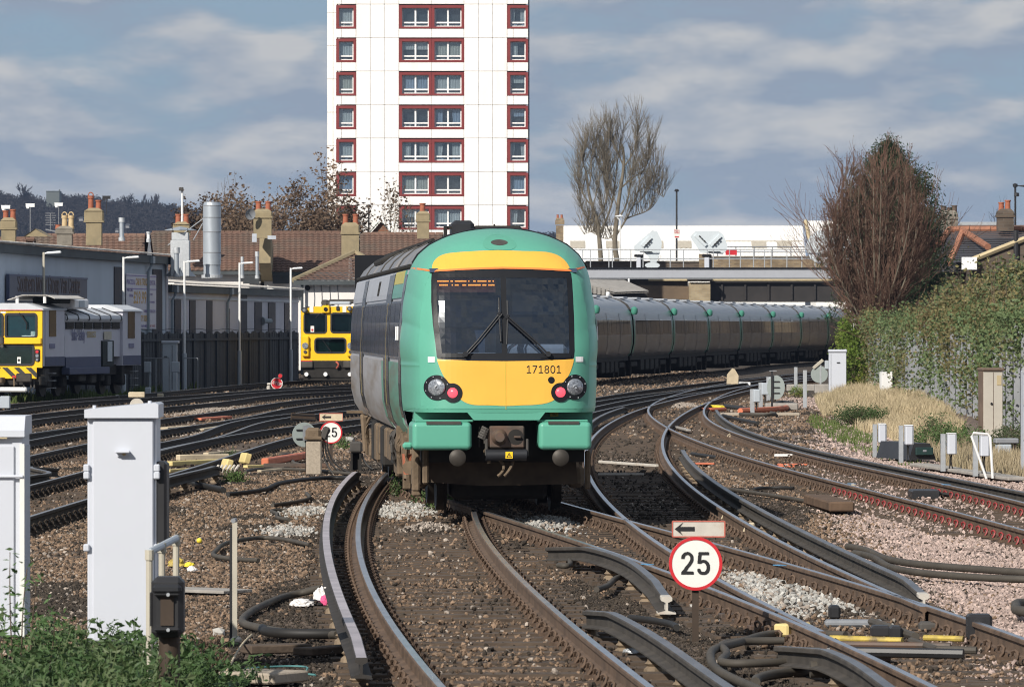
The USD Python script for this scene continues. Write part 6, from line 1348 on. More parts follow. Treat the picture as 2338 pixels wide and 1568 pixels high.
slopes('roof_slope', [(rx(2098), rd, rz_(622)), (rx(2235), rd, rz_(622)), (rx(2190), rd + 5, rz_(527, rd + 5)), (rx(2165), rd + 5, rz_(527, rd + 5))], 'slate')
slopes('roof_slope', [(rx(2160), rd - 1, rz_(600)), (rx(2420), rd - 1, rz_(600)), (rx(2420), rd + 5, rz_(527, rd + 5)), (rx(2200), rd + 5, rz_(527, rd + 5))], 'slate')
for a, c in (((2098, rd, 617), (2168, rd + 5, 527)), ((2166, rd + 5, 526), (2430, rd + 5, 526)), ((2168, rd - 1.1, 603), (2200, rd + 5, 527)), ((2195, rd + 5, 527), (2256, rd - 1, 566))):
    p, q = np.array([X(a[0], a[1]), a[1], Z(a[2], a[1]) + 0.05]), np.array([X(c[0], c[1]), c[1], Z(c[2], c[1]) + 0.05]); n = max(4, int(np.linalg.norm(q - p) / 0.5)); b = MB()
    for k in range(n): b.add(cyl(p + (q - p) * (k / n), p + (q - p) * ((k + 0.94) / n), 0.15, 0.165, 7))
    rh.world('ridge_tiles', b, 'ridge_orange')
rh.world('wall', box((rx(2265), rd + 5.2, rz_(622) / 2), (rx(2430) - rx(2105), 10, rz_(622))), 'brick_dark')
rh.world('front_gable', (lambda v, f: (np.stack([v[:, 0], rd - 2.6 + v[:, 2], v[:, 1]], 1), f))(*extrude(sg.Polygon([(rx(2205), 0), (rx(2420), 0), (rx(2420), rz_(535)), (rx(2325), rz_(550)), (rx(2260), rz_(575)), (rx(2205), rz_(600))]), 2.5)), 'brick_dark')
rh.world('verge', tube([(rx(2200), rd - 2.7, rz_(598)), (rx(2262), rd - 2.7, rz_(573)), (rx(2325), rd - 2.7, rz_(548)), (rx(2420), rd - 2.7, rz_(530))], 0.13, 5), 'verge_cream')
rh.world('white_window', box((rx(2201), rd - 3.0, rz_(603)), (rx(2222) - rx(2188), 0.2, rz_(590) - rz_(618))), 'window_white')
chimney(rh, 2166, 486, 530, 40, rd + 7, 'chimney_stone', pots=((-0.30, 16, 'pot_dark', 0), (0.02, 12, 'pot_dark', 0), (0.32, 17, 'pot_dark', 0)), corb=1.0, cap=10)
chimney(rh, 2295, 482, 528, 37, rd + 4, 'brick_dark', pots=((-0.24, 20, 'pot_terracotta', 0), (0.16, 25, 'pot_terracotta', 0)), corb=1.06, cap=10)
rh.world('drain_pipe', cyl((rx(2308), rd - 2.7, 0), (rx(2308), rd - 2.7, rz_(528)), 0.12, n=8), 'dark_steel')
bk = Thing('terraced_house', 'low brown ridge with a white strip behind the slate house', 'house', (X(2230, 300), 300, 0))
bk.world('roof', quad((X(2100, 298), 298, Z(545, 298)), (X(2430, 298), 298, Z(545, 298)), (X(2430, 303), 303, Z(514, 303)), (X(2190, 303), 303, Z(514, 303))), 'roof_tile_brown'); bk.world('white_strip', box((X(2245, 304), 304, Z(511, 304)), (2.6, 0.3, 0.2)), 'galvanised'); bk.world('wall', box((X(2260, 300), 303, Z(546, 300) / 2), (8, 6, Z(546, 300))), 'brick_dark')
rl = Thing('street_lamp', 'dark twin armed lamp post at the upper right edge', 'street lamp', (X(2318, 330), 330, 0)); rl.part('pole', tube([(0, 0, 0), (0, 0, Z(424, 330)), (0.5, 0, Z(425, 330)), (1.2, 0, Z(428, 330))], 0.07, 6), 'dark_steel'); rl.part('lantern', lathe_at((0, 0, Z(428, 330)), [(0, 0), (0.14, 0.02), (0.15, 0.2), (0, 0.25)], 8), 'dark_steel'); rl.part('lower_lantern', lathe_at((0.08, 0, Z(449, 330)), [(0, 0), (0.16, 0.02), (0.15, 0.22), (0, 0.25)], 8), 'dark_steel')
# ---------------------------------------------------------------- palisade fence
F0, F1 = np.array([14.35, 219.0]), np.array([11.9, 116.0])
pf = Thing('panel_fence', 'grey post and panel fence half smothered in ivy on the right', 'fence', (F1[0], F1[1], -0.1))
fd = (F0 - F1) / np.linalg.norm(F0 - F1); fl_ = np.linalg.norm(F0 - F1); fa = math.atan2(fd[1], fd[0])
r = rng(77)
for k in range(int(fl_ / 2.75) + 1):
    h = 2.40 + 0.13 * r.normal(); p = F1 + fd * 2.75 * k; lean = 0.012 * r.normal()
    pf.world('post', (rot(cbox((0, 0.05, h / 2), (0.13, 0.18, h), 0.015)[0], fa, 0, lean) + [p[0], p[1], -0.15], cbox((0, 0, 0), (1, 1, 1))[1]), 'fence_post_sunlit')
    q = p + fd * 1.375
    for z0, z1 in ((0, 0.74), (0.75, 1.49), (1.5, 2.18)): pf.world('panel', (rot(box((0, -0.02, (z0 + z1) / 2), (2.58, 0.05, z1 - z0))[0], fa, 0.004 * r.normal()) + [q[0], q[1], -0.15], _BOXF), 'fence_panel_shaded')
    pf.world('top_strip', (rot(box((0, 0.01, 2.2), (2.58, 0.12, 0.05))[0], fa) + [q[0], q[1], -0.15], _BOXF), 'fence_post_sunlit')
# ---------------------------------------------------------------- cabinets and boxes on the right verge
def cabinet(label, px, py, top, w, m='cabinet_white', depth=0.45, lid=True, rz=0.0, group=None, name='location_cabinet', z=-0.1):
    c = G(px, py, z); u = c[1] / F; H = Z(top, c[1]) - z; W = w * u
    t = Thing(name, label, 'cabinet', c, rz, group)
    b = t.part('body', cbox((0, 0, H / 2), (W * 0.93, depth, H), 0.012), m)
    if lid: t.part('lid', cbox((0, -0.01, H - 0.03), (W, depth + 0.08, 0.10), 0.02), m)
    return t, b, W, H, depth
t, b, W, H, dp = cabinet('tall clean white cabinet at the end of the ivy fence beside the dark train', 1912, 897, 799, 42)
b.part('door_seam', box((-W * 0.37, -dp / 2 - 0.001, H * 0.48), (0.012, 0.012, H * 0.86)), 'galv_dull'); b.part('handle', box((0.02, -dp / 2 - 0.02, H * 0.71), (0.12, 0.03, 0.03)), 'dark_steel')
t, b, W, H, dp = cabinet('short white box in the dry grass below the ivy fence, its right side painted dark as shade', 2023, 906, 849, 27, 'white_paint', 0.5, False, 0.10)
b.part('dark_side', box((W * 0.47 + 0.09, 0.06, H / 2), (0.16, 0.4, H - 0.01)), 'dark_steel')  # dark slab stands in for shade on the right side
t, b, W, H, dp = cabinet('old beige two door cabinet with a dark left side in front of the ivy', 2262, 997, 845, 48, 'cabinet_beige', 0.55, False, 0.12)
t.part('lid', cbox((0.0, 0, H + 0.02), (W * 1.08, dp + 0.1, 0.07), 0.02), 'cabinet_dirty'); b.part('dirty_side', box((-W * 0.47 - 0.005, 0, H / 2), (0.012, dp - 0.04, H - 0.04)), 'cabinet_dirty'); b.part('door_seam', box((0.0, -dp / 2 - 0.002, H * 0.5), (0.010, 0.01, H * 0.94)), 'cabinet_dirty')
b.part('lock', cyl((-0.04, -dp / 2, H * 0.5), (-0.04, -dp / 2 - 0.02, H * 0.5), 0.03, n=8), 'dark_steel'); b.part('plate', box((W * 0.28, -dp / 2 - 0.006, H * 0.85), (0.10, 0.01, 0.22)), 'verge_cream')
t, b, W, H, dp = cabinet('white cabinet cut by the right picture edge', 2362, 1075, 846, 60, 'cabinet_white', 0.6, False)
b.part('hinges', join(*[box((-W * 0.47, -dp / 2 - 0.02, z), (0.05, 0.03, 0.10)) for z in (0.6, 1.2, 1.75)]), 'galvanised')
pbx = [(1998, 1043, 968, 30, 'leftmost of the four small white boxes on posts beside the rightmost track'), (2058, 1056, 971, 32, 'second from left of the small white boxes on posts, before the dark green crate'), (2154, 1076, 990, 35, 'third from left of the small white boxes on posts, among green weeds'), (2228, 1087, 993, 37, 'rightmost of the four small white boxes on posts, with a white tube frame behind')]
for px, py, top, w, lab in pbx:
    c = G(px, py, -0.15); u = c[1] / F; H = Z(top, c[1]) + 0.15; W = w * u
    t = Thing('post_box', lab, 'junction box', c, 0.12, group='small white boxes on galvanised posts beside the right track')
    t.part('post', join(box((0, 0, H / 2), (W * 0.26, 0.012, H)), box((-W * 0.13, 0.03, H / 2), (0.012, 0.06, H)), box((W * 0.13, 0.03, H / 2), (0.012, 0.06, H))), 'galvanised')
    bo = t.part('box', cbox((W * 0.50, -0.03, H - 0.18), (W * 0.52, 0.18, 0.36), 0.015), 'cabinet_white'); bo.part('lid_edge', cbox((W * 0.50, -0.03, H + 0.005), (W * 0.56, 0.20, 0.02), 0.006), 'sticker_white'); bo.part('side_hinge', box((W * 0.78, -0.05, H - 0.18), (0.02, 0.12, 0.34)), 'galv_dull')
    for k in range(2): t.part('cable', tube(spline([(W * (0.42 + 0.14 * k), 0, H - 0.36), (W * (0.44 + 0.12 * k), 0.02, H - 0.55), (W * (0.35 + 0.35 * k), 0, 0.02)], 8), 0.012, 5), 'cable_black')
c = G(2240, 1092, -0.15); u = c[1] / F
t = Thing('bent_tube', 'bent white tube leaning behind the rightmost small post box', 'frame', c); HH = Z(988, c[1]) + 0.15
t.part('tube', tube(np.array([(0.09, 0, 0), (-0.16, 0, HH * 0.93), (-0.13, 0, HH), (0.12, 0.06, HH * 0.97), (0.16, 0.06, HH * 0.9), (0.20, 0.06, 0)]), 0.022, 7), 'white_paint')
c = G(2106, 1050, -0.14); u = c[1] / F
t = Thing('storage_bin', 'dark low storage bin with a green front behind the second post box', 'bin', c, 0.22)
t.part('body', (lambda v, f: (np.stack([v[:, 0], v[:, 2], v[:, 1]], 1), f))(*extrude(sg.Polygon([(-0.27, 0), (0.27, 0), (0.15, 0.32), (-0.17, 0.32)]), 2.2)), 'dark_steel'); t.part('front', cbox((0.02, -0.05, 0.17), (0.34, 0.06, 0.15), 0.01), 'crate_green').part('label', box((0.02, -0.085, 0.18), (0.07, 0.006, 0.04)), 'galv_dull')
c = G(2297, 1050, -0.1)
t = Thing('stone_trough_cover', 'grey slab bench and block beside the beige cabinet', 'slab', c, 0.1); t.part('slab', cbox((0, 0, 0.36), (0.44, 0.3, 0.10), 0.02), 'galv_dull'); t.part('block', cbox((-0.05, 0, 0.16), (0.27, 0.26, 0.28), 0.02), 'cabinet_grey'); t.part('leg', box((0.16, 0, 0.16), (0.04, 0.2, 0.32)), 'brown_steel')
for k, (pts, lab) in enumerate((([(2120, 1066), (2205, 1078), (2290, 1089)], 'pale concrete trough lids along the rightmost conductor rail'),)):
    t = Thing('cable_trough', lab, 'cable trough', G(2200, 1078, -0.15))
    for a in np.linspace(0, 1, 12)[:-1]: p = G(2110 + 220 * a, 1062 + 32 * a, -0.13); t.world('lid', cbox(p, (0.9, 0.35, 0.06), 0.012, rz=1.72), 'concrete_grey')
def post(label, px, py, top, w, m='galvanised', name='steel_post'):
    c = G(px, py, -0.18); u = c[1] / F; H = Z(top, c[1]) + 0.18; W = w * u
    t = Thing(name, label, 'post', c); t.part('channel', join(box((0, 0, H / 2), (W, 0.012, H)), box((-W / 2, 0.03, H / 2), (0.012, 0.06, H)), box((W / 2, 0.03, H / 2), (0.012, 0.06, H))), m); return t, W, H
post('left of two bare galvanised posts by the points, standing farther back', 1817, 897, 838, 7); post('right of two bare galvanised posts by the points, at the grass edge', 1838, 930, 845, 8)
eq = [(1722, 942, 888, 24, 'nearest small grey box on a post in the cluster by the points'), (1741, 930, 873, 24, 'middle small grey box on a post in the cluster by the points'), (1758, 915, 860, 24, 'farthest small grey box on a post in the cluster by the points')]
for px, py, top, w, lab in eq:
    c = G(px, py, -0.18); u = c[1] / F; H = Z(top, c[1]) + 0.18; W = w * u
    t = Thing('post_box', lab, 'junction box', c, 0.1, group=None); t.part('post', box((-0.06, 0, H / 2), (0.13, 0.05, H)), 'galvanised'); t.part('box', cbox((W * 0.2, -0.08, H - 0.2), (W * 0.62, 0.2, 0.38), 0.02), 'cabinet_grey'); t.part('cable', tube([(W * 0.2, 0, H - 0.4), (W * 0.25, 0, 0.1)], 0.02, 5), 'cable_black')
c = G(1767, 938, -0.18); t = Thing('round_sign', 'grey back of a round board on a dark stake in the cluster by the points', 'sign', c); H = 0.95
t.part('stake', box((-0.06, -0.05, 0.62), (0.06, 0.05, 1.25)), 'dark_steel'); t.part('disc', upright(extrude(affinity.scale(sg.Point(0.06, 0.72).buffer(0.32), 0.85, 1.15), 0.015), 0), 'sign_back'); t.part('clamps', join(*[box((0.05, -0.04, z), (0.25, 0.02, 0.025)) for z in (0.55, 0.72, 0.9)]), 'dark_steel'); t.part('cap', box((-0.03, -0.05, 1.22), (0.22, 0.1, 0.03)), 'galv_dull')
c = G(1868, 884, -0.18); t = Thing('tilted_sign', 'tilted small board and box on a stake left of the tall white cabinet', 'sign', c); t.part('stake', box((0.1, 0, 0.5), (0.07, 0.05, 1.0)), 'galvanised'); t.part('board', cbox((0.0, -0.05, 0.98), (0.55, 0.06, 0.14), 0.02, ry=-0.7), 'cream_tube'); t.part('disc', upright(extrude(sg.Point(0.05, 0.55).buffer(0.36), 0.02), 0), 'sign_back'); t.part('box', cbox((0.42, 0, 0.95), (0.28, 0.2, 0.36), 0.02), 'cabinet_grey')
c = G(1672, 882, -0.1); t = Thing('ground_sign', 'small buff rounded board standing on the stones in front of the dark train', 'sign', c); t.part('board', upright(extrude(sg.Polygon([(-0.24, 0.1), (0.24, 0.1), (0.26, 0.45), (0.1, 0.72), (0.0, 0.76), (-0.22, 0.5)]), 0.03), 0), 'wood_pale'); t.part('feet', join(box((-0.1, 0, 0.05), (0.1, 0.2, 0.12)), box((0.12, 0, 0.05), (0.1, 0.2, 0.12))), 'under_brown')
for px, py, w, h, m, lab in ((1850, 893, 1.9, 0.28, 'concrete_grey', 'long low concrete block left of the tall white cabinet'), (1876, 898, 0.55, 0.36, 'concrete_grey', 'square concrete block touching the tall white cabinet'), (1735, 950, 2.3, 0.10, 'concrete', 'flat concrete slab under the small box cluster by the points'), (1784, 936, 1.0, 0.22, 'concrete_grey', 'concrete block right of the round board back'), (1700, 884, 0.5, 0.22, 'white_paint', 'small whitewashed block behind the box cluster')):
    c = G(px, py, -0.2); single('concrete_block', lab, 'block', cbox(c + [0, 0, h / 2], (w, 0.7, h), 0.03), m)
for pts, rr, m, lab in (([(1690, 938), (1740, 936), (1795, 930)], 0.09, 'pipe_orange', 'orange plastic duct pipe on the ground by the points'), ([(1655, 927), (1690, 932), (1715, 936)], 0.07, 'cable_black', 'black hose left of the small box cluster'), ([(1600, 932), (1625, 935), (1655, 934)], 0.06, 'pipe_orange', 'short orange duct with yellow end by the points'), ([(1605, 926), (1630, 929), (1650, 930)], 0.07, 'plastic_yellow', 'yellow plastic wrap beside the orange duct'), ([(1690, 945), (1730, 946), (1760, 942)], 0.05, 'cable_grey', 'grey pipe in front of the small box cluster'), ([(1650, 948), (1690, 958), (1730, 966)], 0.05, 'cable_black', 'thin black cable below the box cluster'), ([(1770, 925), (1790, 918), (1815, 922)], 0.06, 'cable_black', 'black cable looping behind the right bare post')):
    single('duct', lab, 'pipe', tube(spline([G(x, y, -0.12) for x, y in pts], 20), rr, 7), m, smooth=40)

WL = [np.array([0.0655 * d, d, 0]) for d in np.linspace(224, 470, 12)]
lw = Thing('lineside_wall', 'hidden brick wall added beside the curve to reflect in the dark train', 'wall', WL[0])  # unseen wall added so that the carriage sides reflect brick
for a, c in zip(WL[:-1], WL[1:]): m = int(a[1] / 23) % 3; q = (a + c) / 2; lw.world('wall_panel', sweep([a, q], [(0, -0.3), (0.4, -0.3), (0.4, 3.6), (0, 3.6)]), ['reflection_wall_dark', 'brick_dark', 'reflection_wall_dark'][m]); lw.world('wall_panel', sweep([q, c], [(0, -0.3), (0.4, -0.3), (0.4, 3.6), (0, 3.6)]), ['brick_stock', 'reflection_wall_dark', 'brick_dark'][m])
for a in WL: lw.world('pier', box(a + [0, 0, 1.8], (0.7, 0.8, 3.9)), 'brick_dark')
lw.world('coping', sweep(WL, [(-0.1, 3.6), (0.5, 3.6), (0.5, 3.75), (-0.1, 3.75)]), 'chimney_stone')
# ---------------------------------------------------------------- plants
def leaves(pos, size, r, up=0.3, asp=0.6, fold=True):
    """leaf faces at the given points: pointed, bent along the rib"""
    n = len(pos); d = r.normal(size=(n, 3)); d[:, 2] = d[:, 2] * 0.6 + up; d /= np.linalg.norm(d, axis=1, keepdims=True)
    s = r.normal(size=(n, 3)); s -= (s * d).sum(1, keepdims=True) * d; s /= np.linalg.norm(s, axis=1, keepdims=True); nn = np.cross(d, s)
    L = np.asarray(size).reshape(-1, 1) * np.ones((n, 1)); W = L * asp * 0.5
    p0 = pos - d * L * 0.5; p1 = pos + s * W + nn * W * 0.35; p2 = pos + d * L * 0.5; p3 = pos - s * W + nn * W * 0.35
    v = np.stack([p0, p1, p2, p3], 1).reshape(-1, 3); b = np.arange(n)[:, None] * 4
    return v, np.vstack([b + [0, 1, 2], b + [0, 2, 3]])
def grow(r, base, direction, length, radius, level, maxlevel, spread, out, tips, split=(3, 5), shrink=0.62, up=0.25, wob=0.10, segs=4, sides=5, minr=0.008):
    pts = [np.array(base, float)]; d = np.array(direction, float); d /= np.linalg.norm(d)
    for k in range(segs):
        d = d + r.normal(size=3) * wob + np.array([0, 0, up * 0.25]); d /= np.linalg.norm(d); pts.append(pts[-1] + d * length / segs)
    rad = np.linspace(radius, max(radius * 0.55, minr * 0.7), segs + 1)
    out.append(tube(pts, rad, sides if level < 2 else 3, cap=False))
    if level >= maxlevel: tips.append(pts[-1]); tips.append(pts[len(pts) // 2]); return
    n = r.integers(split[0], split[1] + 1)
    for k in range(n):
        f = 0.35 + 0.65 * (k + r.random()) / n; i = min(segs - 1, int(f * segs)); p = pts[i] + (pts[i + 1] - pts[i]) * (f * segs - i)
        a, b = frame_of(d); ph = 2.4 * k + r.random() * 1.5; nd = d * math.cos(spread) + (a * math.cos(ph) + b * math.sin(ph)) * math.sin(spread); nd[2] += up
        grow(r, p, nd, length * shrink * (0.75 + 0.5 * r.random()), max(minr, radius * 0.5), level + 1, maxlevel, spread, out, tips, split, shrink, up, wob, segs, sides, minr)
    grow(r, pts[-1], d, length * shrink, max(minr, radius * 0.55), level + 1, maxlevel, spread, out, tips, split, shrink, up, wob, segs, sides, minr)
def squash(v, c, sx, sz): v = np.array(v); v[:, 0] = c[0] + (v[:, 0] - c[0]) * sx; v[:, 1] = c[1] + (v[:, 1] - c[1]) * sx; v[:, 2] = c[2] + (v[:, 2] - c[2]) * sz; return v
def bare_tree():
    t = Thing('bare_tree', 'tall bare tree with two upright trunks and pollarded heads above the bridge', 'tree', (X(1405, 530), 530, 0)); u = 530 / F
    q = lambda px, py, y=0.0: np.array([(px - 1405) * u, y, (745 - py) * u + EYE])
    r = rng(5); trunks, limbs, twigs = [], [], []
    T = [[(1371, 690), (1372, 600), (1368, 540), (1362, 500), (1352, 470), (1343, 430), (1338, 390)], [(1420, 690), (1410, 600), (1404, 560), (1406, 520), (1410, 480), (1417, 430), (1424, 380), (1420, 330)]]
    for tr, w in zip(T, (13, 14)): trunks.append(tube(spline([q(*p) for p in tr], 24), np.linspace(w * u * 0.55, w * u * 0.2, 24), 9))
    L = [([(1368, 540), (1385, 500), (1398, 460), (1404, 420), (1410, 370), (1418, 320), (1424, 290)], 7), ([(1365, 510), (1345, 500), (1330, 480), (1325, 450), (1322, 410)], 5), ([(1352, 470), (1330, 440), (1322, 400), (1330, 360)], 5), ([(1343, 430), (1350, 390), (1352, 350), (1360, 320)], 5),
         ([(1405, 540), (1430, 500), (1445, 470), (1455, 440), (1462, 400)], 7), ([(1410, 500), (1432, 460), (1440, 420), (1446, 380), (1452, 340)], 6), ([(1417, 430), (1440, 410), (1465, 395), (1490, 390)], 6), ([(1424, 380), (1410, 350), (1398, 320), (1395, 300)], 5), ([(1424, 380), (1445, 350), (1455, 315), (1458, 290)], 5), ([(1455, 440), (1480, 430), (1500, 440), (1515, 450)], 4), ([(1430, 500), (1455, 490), (1480, 480), (1498, 460)], 5), ([(1445, 470), (1465, 455), (1490, 420), (1505, 400)], 4), ([(1398, 460), (1385, 430), (1378, 390), (1380, 350)], 5), ([(1338, 390), (1330, 360), (1345, 330)], 4), ([(1404, 420), (1392, 390), (1388, 350), (1392, 310)], 4), ([(1462, 400), (1478, 370), (1482, 340)], 4), ([(1406, 520), (1385, 545), (1360, 535), (1335, 525)], 4), ([(1372, 560), (1355, 530), (1335, 535)], 3), ([(1362, 500), (1380, 470), (1386, 430), (1390, 395)], 4), ([(1404, 560), (1388, 520), (1376, 480), (1372, 440)], 4), ([(1352, 470), (1364, 430), (1368, 380), (1370, 345)], 4), ([(1410, 480), (1398, 440), (1384, 400), (1376, 360)], 4)]
    for lim, w in L:
        yy = (r.random() - 0.5) * 60 * u
        P_ = spline([q(p[0], p[1], yy * k / len(lim)) for k, p in enumerate(lim)], 16); limbs.append(tube(P_, np.linspace(w * u * 0.42, w * u * 0.13, 16), 6))
        for k in range(3, 16):
            for _ in range(3):
                ang = r.normal() * 0.8; l = (18 + 30 * r.random()) * u * (0.5 + 0.035 * k); out = np.sign(P_[k][0] - P_[0][0]) if abs(P_[k][0] - P_[0][0]) > 0.5 else r.normal()
                d = np.array([math.sin(ang) * 0.55 + 0.18 * out, 0.5 * r.normal(), 1.0]); o, tp = [], []
                grow(r, P_[k], d, l, 0.032, 2, 4, 0.34, o, tp, (2, 3), 0.62, 0.34, 0.12, 3, 3, 0.0095); twigs += o
    t.part('trunk', join(*trunks), 'bark_grey', smooth=40); t.part('limbs', join(*limbs), 'bark_grey', smooth=40); t.part('twigs', join(*twigs), 'bark_grey', kind='stuff')
bare_tree()
def conifer():
    d = 232.0; u = d / F; t = Thing('conifer_tree', 'dark green conifer rising behind the bare reddish shrub', 'tree', (X(2030, d), d, 0)); r = rng(6)
    Ht = Z(325, d); t.part('trunk', cyl((0, 0, 0), (0, 0, Ht * 0.95), 0.2, 0.03, 8), 'bark_brown')
    pos = []; br = []
    for k in range(300):
        f = r.random() ** 0.85; z = 1.2 + (Ht - 1.3) * f; R = np.interp(f, [0, 0.25, 0.55, 0.8, 0.93, 1.0], [2.5, 2.6, 2.15, 1.25, 0.55, 0.12]) * (0.72 + 0.5 * r.random()); a = r.random() * 2 * PI
        tip = np.array([math.cos(a) * R, math.sin(a) * R, z + R * 0.55]); b0 = np.array([0, 0, z - 0.2])
        br.append(tube([b0, (b0 + tip) / 2 + [0, 0, -0.05], tip], np.linspace(0.03, 0.008, 3), 3, cap=False))
        m = int(60 + 60 * R); w = r.random((m, 1)) ** 0.5; pos.append(b0 + (tip - b0) * w + r.normal(size=(m, 3)) * (0.05 + 0.13 * w) * [1, 1, 1.2])
    pos.append(np.array([0, 0, Ht - 1.1]) + np.abs(r.normal(size=(240, 1))) * [0.02, 0, 0.45] + r.normal(size=(240, 3)) * [0.13, 0.13, 0.1])
    pos.append(np.array([0.12, 0, Ht - 0.25]) + r.normal(size=(30, 3)) * [0.1, 0.08, 0.1])
    t.part('branches', join(*br), 'bark_brown', kind='stuff'); t.part('foliage', leaves(np.vstack(pos), 0.13 + 0.08 * r.random(sum(map(len, pos))), r, 0.9, 0.32), 'leaf_conifer', kind='stuff')
conifer()
def shrub_tree():
    d = 221.0; u = d / F; t = Thing('twiggy_tree', 'bare reddish brown many stemmed tree in front of the conifer', 'tree', (X(2000, d), d, 0)); r = rng(7); stems, twigs, tips = [], [], []
    for k in range(34):
        a = (k + 0.5) / 34 * 2 - 1 + 0.1 * r.normal(); lean = a * 0.40; H = (Z(345, d) - 1.6) * (0.88 + 0.2 * r.random()) * (1 - 0.36 * abs(a) ** 1.8)
        b0 = np.array([0.25 * a + 0.1 * r.normal(), 0.3 * r.normal(), 1.6]); top = b0 + np.array([math.sin(lean) * H * 0.80, 0.9 * r.normal(), H * 0.93])
        mid = (b0 + top) / 2 + np.array([math.sin(lean) * 0.12 * H, 0.2 * r.normal(), -0.02 * H]); S = spline([b0 - [0, 0, 1.7], b0, mid, top], 20); stems.append(tube(S, np.linspace(0.055, 0.014, 20), 5))
        for i in range(5, 20):
            for _ in range(3):
                dd = (S[i] - S[i - 1]) / np.linalg.norm(S[i] - S[i - 1]); nd = dd + r.normal(size=3) * [0.48, 0.48, 0.22]; o, tp = [], []
                grow(r, S[i], nd, (0.5 + 0.75 * r.random()) * (1.1 if i < 15 else 0.8), 0.016, 2, 3, 0.42, o, tp, (2, 4), 0.62, 0.22, 0.12, 3, 3, 0.0075); twigs += o; tips += tp
    for a in (-1.5, -1.15, -0.9, 0.9, 1.2, 1.6):
        for _ in range(3):
            o, tp = [], []; b0 = np.array([a * 0.6, 0, 2.2 + r.random() * 2.6]); grow(r, b0, (a * 0.75, 0.2 * r.normal(), 1.0), 2.4, 0.022, 1, 3, 0.45, o, tp, (3, 4), 0.62, 0.25, 0.10, 4, 3, 0.008); twigs += o
    t.part('stems', join(*stems), 'bark_grey', smooth=40, kind=None); t.part('twigs', join(*twigs), 'bark_red', kind='stuff')
    tp = np.array(tips); tp = tp[r.random(len(tp)) < 0.5]; t.part('buds', leaves(tp + r.normal(size=tp.shape) * 0.05, 0.09, r, 0.6, 0.5), 'leaf_dead', kind='stuff')
shrub_tree()
def hedge(name, label, n, m, seed, behind, size, clump=26, zfun=None, thr=0.0, s0=0.0, s1=1.0):
    r = rng(seed); ln = np.linalg.norm(F0 - F1); nrm = np.array([fd[1], -fd[0]])
    if nrm[0] < 0: nrm = -nrm
    k = n // clump; s = (s0 + (s1 - s0) * r.random(k)) * ln; dcol = F1[1] + fd[1] * s
    depth = behind[0] + (behind[1] - behind[0]) * r.random(k) ** 1.3; top = zfun(dcol, depth); z = -0.1 + (top + 0.1) * r.random(k) ** 0.62
    nz = meshkit.fbm(np.stack([s * 0.30, z * 0.8, depth * 0.5], -1), 3, seed); ok = nz > thr; s, depth, z, k = s[ok], depth[ok], z[ok], ok.sum()
    c = np.stack([F1[0] + fd[0] * s + nrm[0] * depth, F1[1] + fd[1] * s + nrm[1] * depth, z], 1)
    pos = (c[:, None] + r.normal(size=(k, clump, 3)) * [0.20, 0.32, 0.20]).reshape(-1, 3); pos[:, 2] = np.maximum(pos[:, 2], -0.05)
    return leaves(pos, size * (0.6 + 0.8 * r.random(len(pos))), r, 0.35, 0.75), c
topz = lambda y, dep: np.interp(y, [116, 131, 150, 170, 190, 205, 219], [3.5, 3.6, 3.75, 3.6, 3.25, 2.8, 2.3]) * (0.72 + 0.30 * meshkit.noise(np.stack([y * 0.22, dep * 0.6, 0 * y], -1), 3) + 0.24 * meshkit.noise(np.stack([y * 0.9, dep, 0 * y], -1), 8)) * np.clip(0.62 + 0.5 * dep, 0.5, 1)
iv = Thing('ivy_hedge', 'ivy and bramble mound spilling over the panel fence on the right', 'hedge', (13.5, 165, 0))
m1, c1 = hedge('a', '', 70000, 0, 31, (0.25, 2.6), 0.105, 22, lambda y, d: topz(y, d), 0.38); iv.world('bramble_leaves', m1, 'leaf_bramble', kind='stuff')
m2, c2 = hedge('b', '', 62000, 0, 32, (0.15, 2.2), 0.12, 26, lambda y, d: topz(y, d) * 1.03, 0.44); iv.world('ivy_leaves', m2, 'leaf_ivy', kind='stuff')
m3, c3 = hedge('c', '', 40000, 0, 33, (-0.35, 0.05), 0.10, 24, lambda y, d: np.full_like(y, 2.75), 0.52); iv.world('hanging_ivy', m3, 'leaf_ivy', kind='stuff')
m3b, c3b = hedge('c2', '', 26000, 0, 35, (-0.30, 0.05), 0.09, 24, lambda y, d: np.full_like(y, 2.9), 0.57, 0.15, 1.0); iv.world('hanging_bramble', m3b, 'leaf_bramble', kind='stuff')
r = rng(34); st = MB()
for k in range(420):
    s = r.random() * np.linalg.norm(F0 - F1); y = F1[1] + fd[1] * s; x = F1[0] + fd[0] * s + 0.3 + r.random() * 1.2; h = float(topz(np.array([y]), np.array([1.0]))[0])
    st.add(tube(spline([(x, y, 0.2), (x + 0.2 * r.normal(), y + 0.3 * r.normal(), h * 0.7), (x - 0.3 * r.random(), y + 0.5 * r.normal(), h * (0.72 + 0.3 * r.random()))], 6), np.linspace(0.012, 0.005, 6), 3, cap=False))
iv.world('stems', st, 'bark_brown', kind='stuff')
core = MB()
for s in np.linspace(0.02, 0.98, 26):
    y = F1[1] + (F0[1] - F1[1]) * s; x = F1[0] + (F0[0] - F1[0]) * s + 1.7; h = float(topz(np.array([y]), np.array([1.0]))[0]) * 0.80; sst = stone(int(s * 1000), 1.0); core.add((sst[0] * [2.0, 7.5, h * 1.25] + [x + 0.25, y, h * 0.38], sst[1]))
iv.world('dense_core', core, 'leaf_conifer', kind='stuff')  # dark lumps painted as the shade inside the hedge
